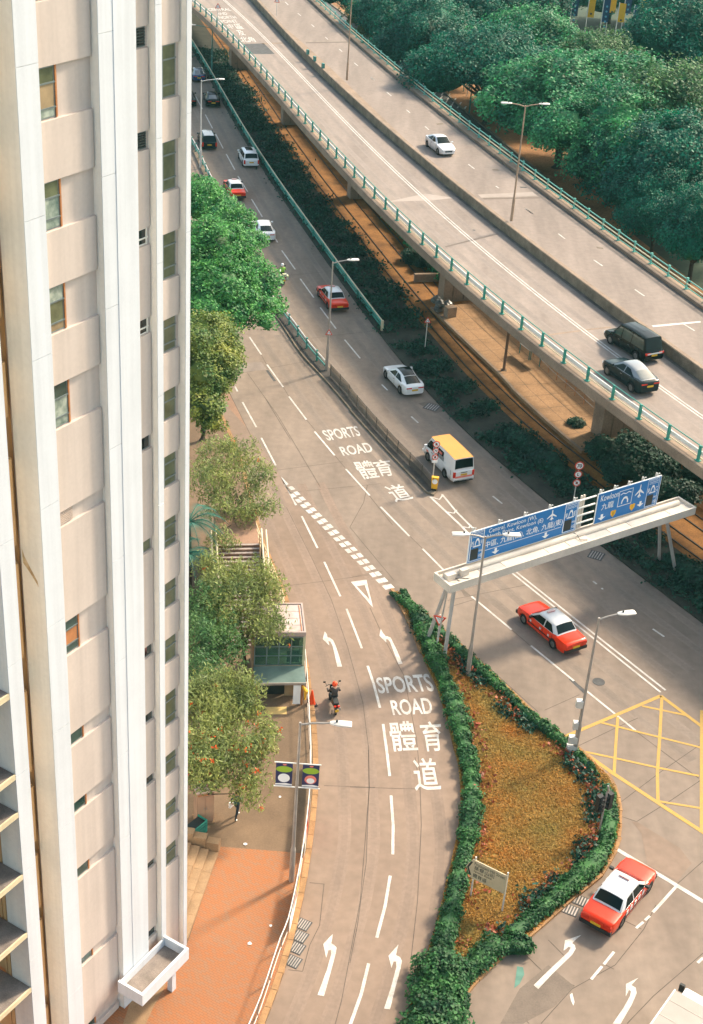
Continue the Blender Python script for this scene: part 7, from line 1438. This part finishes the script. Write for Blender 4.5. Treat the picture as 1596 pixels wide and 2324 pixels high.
# ---- railing on the dividing strip
MC = [p.lerp(q, 0.5) for p, q in zip([Vector(v) for v in np.array([tuple(p) for p in ML])[np.linspace(0, len(ML)-1, 60).astype(int)]], [Vector(v) for v in np.array([tuple(p) for p in MR])[np.linspace(0, len(MR)-1, 60).astype(int)]])]
far_ = [p for p in MC if p.y > 103]; near_ = [p for p in MC if p.y <= 103.5]
t = thing('guard_rail', 'short white and green guard rail on the dividing strip behind the tree', 'guard rail', far_[len(far_)//2].to_tuple())
mb = MB(); mb.tube(lift(far_, 0.95), 0.06, 6); mb.build('beam', 'steel_light', t, True)
mb = MB(); mb.tube(lift(far_, 0.55), 0.08, 6); mb.build('rail', 'steel_teal', t, True)
for p, d in along(far_, 2.5): mb = MB(); mb.box((p.x, p.y, 0.62), (0.14, 0.12, 0.98), math.atan2(d.y, d.x)); mb.build('post', 'green_paint', t)
t = thing('pedestrian_railing', 'thin grey railing along the dark strip between slip road and main road', 'railing', near_[len(near_)//2].to_tuple())
dk = mat('fence_dark', (0.075, 0.062, 0.05), 0.7, 0.25, 1.5)
for z in (1.12, 0.3): mb = MB(); mb.tube(lift(near_, z), 0.022, 5); mb.build('rail', dk, t)
for p, d in along(near_, 1.9): mb = MB(); mb.tube([(p.x, p.y, 0.13), (p.x, p.y, 1.18)], 0.03, 6); mb.build('post', dk, t)
bars = MB()
for p, d in along(near_, 0.13):
    for sg in (1, -1): q = Vector((d.x, d.y, 0)); bars.add([p - q*0.024 + Vector((0, 0, 0.16)), p + q*0.024 + Vector((0, 0, 0.16)), p + q*(0.024+0.13*sg) + Vector((0, 0, 1.12)), p + q*(-0.024+0.13*sg) + Vector((0, 0, 1.12))], [(0, 1, 2, 3)])
o = bars.build('mesh_infill', dk, t); o['kind'] = 'stuff'
# ---- railing along the slip road footpath
RP = [(11, 1040, 1190), (11, 1062, 1480), (11, 1078, 1800), (14, 1085, 0), (14, 1076, 300), (14, 1040, 640), (14, 985, 980), (14, 905, 1340), (14, 840, 1500), (14, 690, 1950), (14, 590, 2187), (14, 420, 2600)]
rl = spline([G(k, x, y, FPZ+1.0) for k, x, y in RP], 0.8)
t = thing('pedestrian_railing', 'long white topped railing along the footpath kerb of the slip road', 'railing', (rl[len(rl)//2].x, rl[len(rl)//2].y, FPZ))
mb = MB(); mb.tube(rl, 0.026, 6); mb.build('top_rail', 'rail_white', t, True)
mb = MB(); mb.tube(lift(rl, FPZ+0.2), 0.025, 5); mb.build('bottom_rail', 'steel', t, True)
for p, d in along(rl, 1.9): mb = MB(); mb.tube([(p.x, p.y, FPZ), (p.x, p.y, FPZ+1.0)], 0.03, 6); mb.build('post', 'steel', t)
bars = MB()
for p, d in along(rl, 0.16): bars.add([Vector((p.x-d.x*0.008, p.y-d.y*0.008, FPZ+0.2)), Vector((p.x+d.x*0.008, p.y+d.y*0.008, FPZ+0.2)), Vector((p.x+d.x*0.008, p.y+d.y*0.008, FPZ+1.0)), Vector((p.x-d.x*0.008, p.y-d.y*0.008, FPZ+1.0))], [(0, 1, 2, 3)])
o = bars.build('infill_bars', 'steel', t); o['kind'] = 'stuff'
def rail_banner(k, y0, y1, z0, z1, m, label, prints, kk=None):
    a = min(rl, key=lambda p: abs(p.y-G(k, 1000, y0, FPZ+1).y)); b_ = min(rl, key=lambda p: abs(p.y-G(kk or k, 1000, y1, FPZ+1).y)); seg = [p for p in rl if b_.y <= p.y <= a.y]
    t = thing('railing_banner', label, 'banner', (seg[0].x, seg[0].y, FPZ), 0, 'banners tied to the footpath railing'); L = offset(seg, -0.06); mb = MB(); up, dn = lift(L, FPZ+z1), lift(L, FPZ+z0)
    mb.strip(up, dn); L2 = offset(seg, -0.08); mb.strip(lift(L2, FPZ+z0), lift(L2, FPZ+z1)); mb.build('cloth', m, t)
    for u0, u1, v0, v1, pm in prints:
        n = len(seg); i0, i1 = int(u0*(n-1)), max(int(u0*(n-1))+1, int(u1*(n-1))); L3 = offset(seg, -0.085)[i0:i1+1]; m2 = MB(); m2.strip(lift(L3, FPZ+z0+(z1-z0)*v0), lift(L3, FPZ+z0+(z1-z0)*v1)); m2.build('print', pm, t)
        L4 = offset(seg, -0.055)[i0:i1+1]; m2 = MB(); m2.strip(lift(L4, FPZ+z0+(z1-z0)*v1), lift(L4, FPZ+z0+(z1-z0)*v0)); m2.build('print', pm, t)
rail_banner(14, 1030, 1360, 0.1, 1.02, 'sign_white', 'white banner with orange streaks tied to the footpath railing', [(0.3, 0.55, 0.2, 0.9, 'amber'), (0.55, 0.75, 0.5, 0.9, 'salmon'), (0.1, 0.25, 0.1, 0.5, 'steel_light')])
rail_banner(14, 425, 610, 0.35, 1.02, 'sign_red', 'red banner tied to the footpath railing', [(0.2, 0.8, 0.3, 0.5, 'sign_white')])
rail_banner(14, 10, 420, 0.25, 0.9, 'steel_light', 'long pale banner on the footpath railing above the red one', [(0.1, 0.4, 0.3, 0.6, 'steel_light')])
rail_banner(14, 615, 760, 0.1, 0.98, 'steel_light', 'grey backed banner on the railing below the red one', [])
# ---- stone steps by the tower, cabinet, bin
P0, P1 = G(14, 345, 835, FPZ), G(14, 100, 1520, FPZ); d = (P1-P0).normalized(); s = Vector((d.y, -d.x, 0)); 
t = thing('stone_steps', 'flight of pale stone steps rising beside the foot of the tower', 'steps', P0.to_tuple())
for i in range(5):
    a = P0 + s*(i*0.42) + d*(i*0.05); Lg = (P1-P0).length
    for j in range(4):
        q = a + d*(Lg*(j+0.5)/4); mb = MB(); mb.box((q.x + s.x*0.6, q.y + s.y*0.6, FPZ+0.075*(i+1)), (Lg/4-0.015, 1.2, 0.15*(i+1)), math.atan2(d.y, d.x)); mb.build('stone_tread', 'stone', t)
for i in range(3):
    q = P0 - d*0.25 + s*(0.3+i*0.62); mb = MB(); mb.box((q.x, q.y, FPZ+0.3+0.09*i), (0.42, 0.6, 0.6+0.18*i), math.atan2(d.y, d.x)); mb.build('cheek_stone', 'stone', t)
a, b = G(20, 137, 728, FPZ), G(20, 325, 695, FPZ); d = (b-a).normalized(); s = Vector((-d.y, d.x, 0)); h = above(a, 20, 137, 350); c = (a+b)/2 + s*0.35
t = thing('utility_cabinet', 'tall brown utility cabinet with pale top beside the tower', 'cabinet', (c.x, c.y, FPZ), math.atan2(d.y, d.x)); wd = (b-a).length
mb = MB(); mb.box((0, 0, 0.06), (wd+0.1, 0.8, 0.12)); mb.build('plinth', 'stone', t, False, True)
mb = MB(); mb.box((0, 0, h/2), (wd, 0.7, h-0.12)); mb.build('case', mat('cabinet_brown', (0.40, 0.24, 0.15), 0.7, 0.1, 1.5), t, False, True)
mb = MB(); mb.box((0, 0, h), (wd+0.1, 0.8, 0.09)); mb.build('lid', mat('cabinet_top', (0.66, 0.50, 0.42), 0.7, 0.08, 1.5), t, False, True)
for x in (-wd*0.24, wd*0.24): mb = MB(); mb.box((x, -0.355, h*0.48), (wd*0.44, 0.02, h*0.74)); o = mb.build('door', mat('cabinet_door', (0.44, 0.27, 0.17), 0.7, 0.1, 1.5), t, False, True); m2 = MB(); m2.box((x*0.25, -0.37, h*0.5), (0.03, 0.03, 0.14)); m2.build('handle', 'steel', o, False, True)
mb = MB(); mb.box((0, -0.36, h*0.9), (wd*0.9, 0.02, 0.06)); mb.build('vent', 'frame_rust', t, False, True)
a = G(20, 110, 830, FPZ); t = thing('planter_box', 'green slatted planter box at the top of the stone steps', 'planter', a.to_tuple(), R(55)); 
for i in range(5): mb = MB(); mb.box((0, -0.3, 0.12+i*0.15), (1.1, 0.04, 0.11)); mb.build('slat', 'green_paint', t, False, True); mb = MB(); mb.box((0.55, 0, 0.12+i*0.15), (0.04, 0.6, 0.11)); mb.build('slat', 'green_paint', t, False, True)
mb = MB(); mb.box((0, 0, 0.35), (1.02, 0.5, 0.68)); mb.build('liner', 'sign_black', t, False, True)
# ---- glass roofed entrance
z1 = FPZ; f0 = G(19, 700, 2140, z1); zl = z1+above(f0, 19, 700, 1700); f1 = G(19, 650, 1368, zl); zu = zl+above(f1, 19, 650, 745)
ra, rb_ = G(19, 165, 745, zu), G(19, 1187, 738, zu); ex = rb_-ra; ex.z = 0; EW = ex.length; ex.normalize(); ey = Vector((-ex.y, ex.x, 0)); rc = G(19, 1100, 162, zu); ED = (rc-rb_).dot(ey)
en = thing('glass_entrance', 'glass walled pedestrian entrance with pink roof panels beside the slip road', 'entrance', (ra.x, ra.y, FPZ), math.atan2(ex.y, ex.x))
H2 = zu-FPZ; H1 = zl-FPZ; fd = (Vector((ra.x, ra.y, 0))-Vector((f0.x, f0.y, 0))).dot(ey)     # depth of lower front porch
def eb(name, m, x0, x1, y0, y1, z0, z1_, par=None): mb = MB(); mb.box2((x0, y0, z0), (x1, y1, z1_)); return mb.build(name, m, par or en, False, True)
for i in range(4): eb('roof_panel', mat('roof_pink', (0.42, 0.32, 0.28), 0.6, 0.1, 0.9, col2=(0.58, 0.50, 0.46)), 0.12, EW-0.12, 0.12+i*(ED-0.24)/4, 0.12+(i+1)*(ED-0.24)/4-0.03, H2-0.06, H2)
for a in ((0, EW, 0, 0.1), (0, EW, ED-0.1, ED), (0, 0.1, 0.101, ED-0.101), (EW-0.1, EW, 0.101, ED-0.101)): eb('roof_rim', mat('rim_pink', (0.40, 0.31, 0.27), 0.6, 0.08, 1.0), a[0], a[1], a[2], a[3], H2-0.22, H2+0.05)
eb('parapet_gutter', 'frame_rust', 0.18, 0.22, 0.2, ED-0.2, H2+0.001, H2+0.03); eb('parapet_gutter', 'frame_rust', EW-0.24, EW-0.2, 0.2, ED-0.2, H2+0.001, H2+0.03)
gpan = mat('pane_green', (0.05, 0.13, 0.09), 0.08, 0.3, 1.0, spec=0.7, alpha=0.4)
eb('back_wall', 'pave_brown', 0.06, EW-0.06, ED-0.16, ED-0.06, 0, H2-0.23); eb('side_wall', 'stone', 0.03, 0.1, 0.15, ED-0.17, 0, H2-0.23); eb('floor_slab', 'concrete', 0.12, EW-0.1, 0.12, ED-0.18, H1*0.55, H1*0.6)
nx, nz = 4, 3
for i in range(nx):
    for j in range(nz): eb('glass_pane', gpan, 0.1+i*(EW-0.2)/nx+0.03, 0.1+(i+1)*(EW-0.2)/nx-0.03, 0.02, 0.05, H1+0.05+j*(H2-H1-0.32)/nz, H1+0.05+(j+1)*(H2-H1-0.32)/nz-0.05)
cream = mat('frame_cream', (0.50, 0.48, 0.30), 0.5, 0.1, 1.0)
for i in range(nx+1): x = 0.1+i*(EW-0.2)/nx; eb('mullion', cream if i == nx else 'frame', x-0.03, x+(0.10 if i == nx else 0.03), 0.0, 0.09, H1, H2-0.23)
for j in range(nz+1): z = H1+0.03+j*(H2-H1-0.32)/nz; eb('transom', 'frame', 0.1, EW-0.1, 0.005, 0.08, z-0.03, z+0.02)
for i in range(3): eb('side_pane', gpan, EW-0.06, EW-0.03, 0.15+i*(ED-0.3)/3, 0.15+(i+1)*(ED-0.3)/3-0.06, 0.3, H2-0.3)
for x0, x1, z0, z1_, m in ((EW*0.12, EW*0.30, H1+(H2-H1)*0.52, H1+(H2-H1)*0.80, 'sign_black'), (EW*0.36, EW*0.60, H1+(H2-H1)*0.45, H1+(H2-H1)*0.74, mat('notice_brown', (0.33, 0.20, 0.13), 0.7, 0.2, 2.0)), (EW*0.68, EW*0.80, H1+(H2-H1)*0.5, H1+(H2-H1)*0.76, 'sign_black'), (EW*0.16, EW*0.66, H1+(H2-H1)*0.20, H1+(H2-H1)*0.29, 'lime'), (EW*0.66, EW*0.9, H1+0.1, H1+(H2-H1)*0.40, 'sign_black')): eb('notice_board', m, x0, x1, 0.16, 0.2, z0, z1_)
# lower porch in front
eb('porch_roof', mat('porch_glass', (0.14, 0.20, 0.18), 0.25, 0.2, 1.0, spec=0.6), 0.05, EW-0.02, -fd+0.02, -0.03, H1-0.1, H1-0.02); eb('porch_edge', 'steel', 0.0, EW, -fd-0.04, -fd+0.019, H1-0.14, H1)
eb('porch_wall', 'sign_black', EW*0.05, EW*0.62, -fd*0.35, -fd*0.30, 0, H1-0.12); eb('porch_wall', 'interior', EW*0.62, EW*0.98, -fd*0.45, -fd*0.40, 0, H1-0.12)
eb('white_board', 'sign_white', EW*0.76, EW*0.90, -fd-0.02, -fd+0.02, 0.1, H1*0.88); eb('post', 'frame_rust', EW-0.28, EW-0.14, -fd+0.05, -fd+0.2, 0, H1-0.14); eb('post', 'frame_rust', 0.1, 0.22, -fd+0.05, -fd+0.2, 0, H1-0.14)
mb = MB(); mb.tube([(EW*0.93, -fd-0.05, H1-0.2), (EW*1.0, -fd-0.15, H1*0.7), (EW*0.98, -fd-0.2, H1*0.35)], [0.06, 0.12, 0.05], 8); mb.build('rolled_banner', 'amber', en, True, True)
poly_mark(11, [(722, 1668), (890, 1665), (892, 1725), (725, 1728)], 'tactile_paving', mat('tactile', (0.66, 0.45, 0.16), 0.85, 0.12, 3.0), foot, FPZ+0.006)
# ---- stairs up behind the entrance
sb, stp = G(11, 560, 1180, FPZ), G(11, 505, 345, 2.9); d = stp-sb; d.z = 0; run = d.length; d.normalize(); s = Vector((d.y, -d.x, 0)); NS = 24; SW2 = 1.25
st = thing('stairway', 'brown stairway climbing between cream handrails behind the entrance', 'stairs', sb.to_tuple())
for i in range(NS):
    p = sb + d*(run*(i+0.5)/NS); z = 2.77*(i+1)/NS; mb = MB(); mb.box((p.x, p.y, FPZ+z/2), (run/NS-0.004, SW2*2, z), math.atan2(d.y, d.x)); mb.build('step', mat('step_brown', (0.20, 0.115, 0.075), 0.85, 0.2, 1.5), st)
    mb = MB(); q = p - d*0.02; mb.box((q.x, q.y, FPZ+z+0.006), (run/NS*0.55, SW2*1.96, 0.012), math.atan2(d.y, d.x)); mb.build('tread', mat('tread_grey', (0.36, 0.30, 0.26), 0.85, 0.2, 1.5), st)
for sd in (-1, 1):
    for off, zz in ((0.0, 1.0), (0.28, 0.9)): mb = MB(); A = sb + s*sd*(SW2+0.1+off); B = stp + s*sd*(SW2+0.1+off); mb.tube([A + Vector((0, 0, zz)), B + Vector((0, 0, zz))], 0.06, 8); mb.build('handrail', 'rail_cream', st, True)
    A, B = sb + s*sd*(SW2+0.12), stp + s*sd*(SW2+0.12); mb = MB(); mb.add([Vector((A.x, A.y, FPZ)), Vector((B.x, B.y, FPZ)), Vector((B.x, B.y, B.z+0.5)), Vector((A.x, A.y, A.z+0.5))] + [Vector(v)+s*sd*0.12 for v in (Vector((A.x, A.y, FPZ)), Vector((B.x, B.y, FPZ)), Vector((B.x, B.y, B.z+0.5)), Vector((A.x, A.y, A.z+0.5)))], [(0, 1, 2, 3), (7, 6, 5, 4), (3, 2, 6, 7), (0, 3, 7, 4), (1, 5, 6, 2)]); mb.build('side_wall', 'pave_brown', st)
lp = stp + d*2.0; mb = MB(); mb.box((lp.x, lp.y, FPZ+1.385), (4.0, SW2*2, 2.75), math.atan2(d.y, d.x)); mb.build('landing', 'pave_pink', st)
# cream railing on the slip road side of the stairs
L = [G(11, x, y, FPZ+1.05) for x, y in ((640, 170), (675, 258), (735, 420), (800, 570), (875, 780))]; t = thing('stair_railing', 'cream railing with several bars along the kerb beside the stairs', 'railing', (L[2].x, L[2].y, FPZ))
for z in (1.05, 0.8, 0.55, 0.3): mb = MB(); mb.tube(lift(L, FPZ+z), 0.035, 6); mb.build('rail', 'rail_cream', t, True)
for p, d_ in along(L, 1.6): mb = MB(); mb.box((p.x, p.y, FPZ+0.55), (0.09, 0.09, 1.1), math.atan2(d_.y, d_.x)); mb.build('post', 'rail_cream', t)
# ---- cones
def cone(k, x, y, z, h, label):
    b = G(k, x, y, z); t = thing('traffic_cone', label, 'traffic cone', b.to_tuple(), 0.4, 'traffic cones'); mb = MB(); mb.box((0, 0, 0.03), (0.4*h/0.75, 0.4*h/0.75, 0.06)); mb.build('base', 'black_plastic', t, False, True)
    mb = MB(); mb.lathe([(0.17*h/0.75, 0.06), (0.10*h/0.75, h*0.5), (0.04, h), (0.02, h+0.01)], 14); mb.build('cone', 'orange', t, True, True)
    return t
cone(19, 1290, 2120, 0.01, 0.95, 'large orange cone standing beside the glass entrance')
t = cone(10, 280, 1838, 0.12, 0.75, 'small orange and white cone in the dark verge'); mb = MB(); mb.lathe([(0.128, 0.30), (0.085, 0.55)], 14); mb.build('white_band', 'sign_white', t, True, True)
# ---- under the flyover: tram pole, fence, notice boards, rubbish
b = G(9, 1228, 958, 0.3); t = thing('tram_pole', 'brown steel pole standing on the tram platform', 'pole', b.to_tuple()); mb = MB(); mb.tube([(0, 0, 0), (0, 0, 0.2), (0, 0, above(b, 9, 1272, 655)+0.6)], [0.17, 0.12, 0.11], 10); mb.build('shaft', mat('pole_brown', (0.17, 0.10, 0.06), 0.7, 0.2, 1.0), t, True, True); mb = MB(); mb.box((0, 0, 0.02), (0.45, 0.45, 0.04)); mb.build('base_plate', 'concrete_dirty', t, False, True)
fp_ = [G(k, x, y, 0.3) for k, x, y in ((9, 1060, 470), (9, 1170, 600), (9, 1360, 750), (10, 340, 1065), (10, 490, 1195), (10, 670, 1360))]; t = thing('platform_fence', 'rusty wire fence on posts at the back of the tram platform', 'fence', fp_[2].to_tuple())
for z in (1.4, 0.9, 0.45): mb = MB(); mb.tube(lift(fp_, 0.3+z), 0.025, 5); mb.build('rail', 'steel', t)
for p, d_ in along(fp_, 1.5): mb = MB(); mb.tube([(p.x, p.y, 0.3), (p.x, p.y, 1.75)], 0.035, 6); mb.build('post', 'frame_rust', t)
for i, ((k, x, y), wd, lab) in enumerate((((9, 1390, 850), 1.6, 'pale notice board on posts at back of the platform'), ((9, 1475, 905), 1.5, 'second pale notice board beside the first on the platform'))):
    b = G(k, x, y, 0.3); t = thing('notice_board', lab, 'notice board', b.to_tuple(), R(-62), 'platform notice boards')
    mb = MB(); mb.box((0, 0, 1.3), (wd, 0.06, 0.95)); mb.build('board', 'steel_light', t, False, True)
    for q in (-1, 1): mb = MB(); mb.tube([(q*wd*0.46, 0, 0), (q*wd*0.46, 0, 1.8)], 0.04, 6); mb.build('post', 'steel_teal', t, False, True)
b = G(9, 745, 490, 0.3); t = thing('rubbish_heap', 'heap of dark rubbish bags beside a concrete block by the pier', 'rubbish', b.to_tuple(), R(-60)); rng2 = random.Random(3)
for i in range(7):
    x, y, z, r = rng2.uniform(-1.6, 0.6), rng2.uniform(-0.4, 0.7), rng2.uniform(0.2, 0.8), rng2.uniform(0.3, 0.5); mb = MB(); mb.lathe([(r*0.5, -r*0.6), (r, -r*0.2), (r*0.9, r*0.4), (r*0.3, r*0.8), (r*0.1, r)], 9, (x, y, z)); mb.build('rubbish_bag', 'rubbish', t, True, True)
mb = MB(); mb.box((1.1, 0, 0.45), (0.7, 0.9, 0.9)); mb.build('concrete_block', 'concrete', t, False, True)
a, b = G(9, 510, 255, 0), G(9, 715, 250, 0); t = thing('stone_planter', 'low stone planter wall under the flyover beside the middle pier', 'planter', a.to_tuple()); d = (b-a).normalized()
for i in range(6): q = a + d*((b-a).length*(i+0.5)/6); mb = MB(); mb.box((q.x, q.y, 0.4), ((b-a).length/6-0.02, 0.35, 0.8), math.atan2(d.y, d.x)); mb.build('wall_stone', 'concrete', t)
for i, (k, x, y, lab) in enumerate(((14, 562, 752, 'white paper scrap where brown and red paving meet'), (14, 766, 1405, 'white scrap on red paving near the railing banner'), (14, 595, 1547, 'white scrap in the middle of the red paving'), (14, 838, 375, 'white scrap on brown paving near the lamp banners'))):
    b = G(k, x, y, FPZ+0.01); mb = MB(); rr2 = random.Random(i); mb.add([(rr2.uniform(0.05, 0.12)*math.cos(j*1.26), rr2.uniform(0.05, 0.12)*math.sin(j*1.26), rr2.uniform(0.0, 0.05)) for j in range(5)], [tuple(range(5))]); o = mb.build('paper_scrap', 'sign_white'); o.location = b; tag(o, lab, 'litter', 'scraps on the footpath')

# ---- thin teal haze added over the whole place to lift the darks
mb = MB(); mb.box2((-905, -205, -1.0), (905, 1505, 53.5)); hz = mb.build('haze', mat('haze_air', (1, 1, 1))); tag(hz, kind='stuff')
hm = MATS['haze_air']; hn = hm.node_tree; hn.nodes.clear(); pv = hn.nodes.new('ShaderNodeVolumePrincipled'); ho = hn.nodes.new('ShaderNodeOutputMaterial')
pv.inputs['Color'].default_value = (0.42, 1.0, 0.95, 1); pv.inputs['Density'].default_value = 0.00011; pv.inputs['Anisotropy'].default_value = 0.0; hn.links.new(pv.outputs[0], ho.inputs['Volume'])
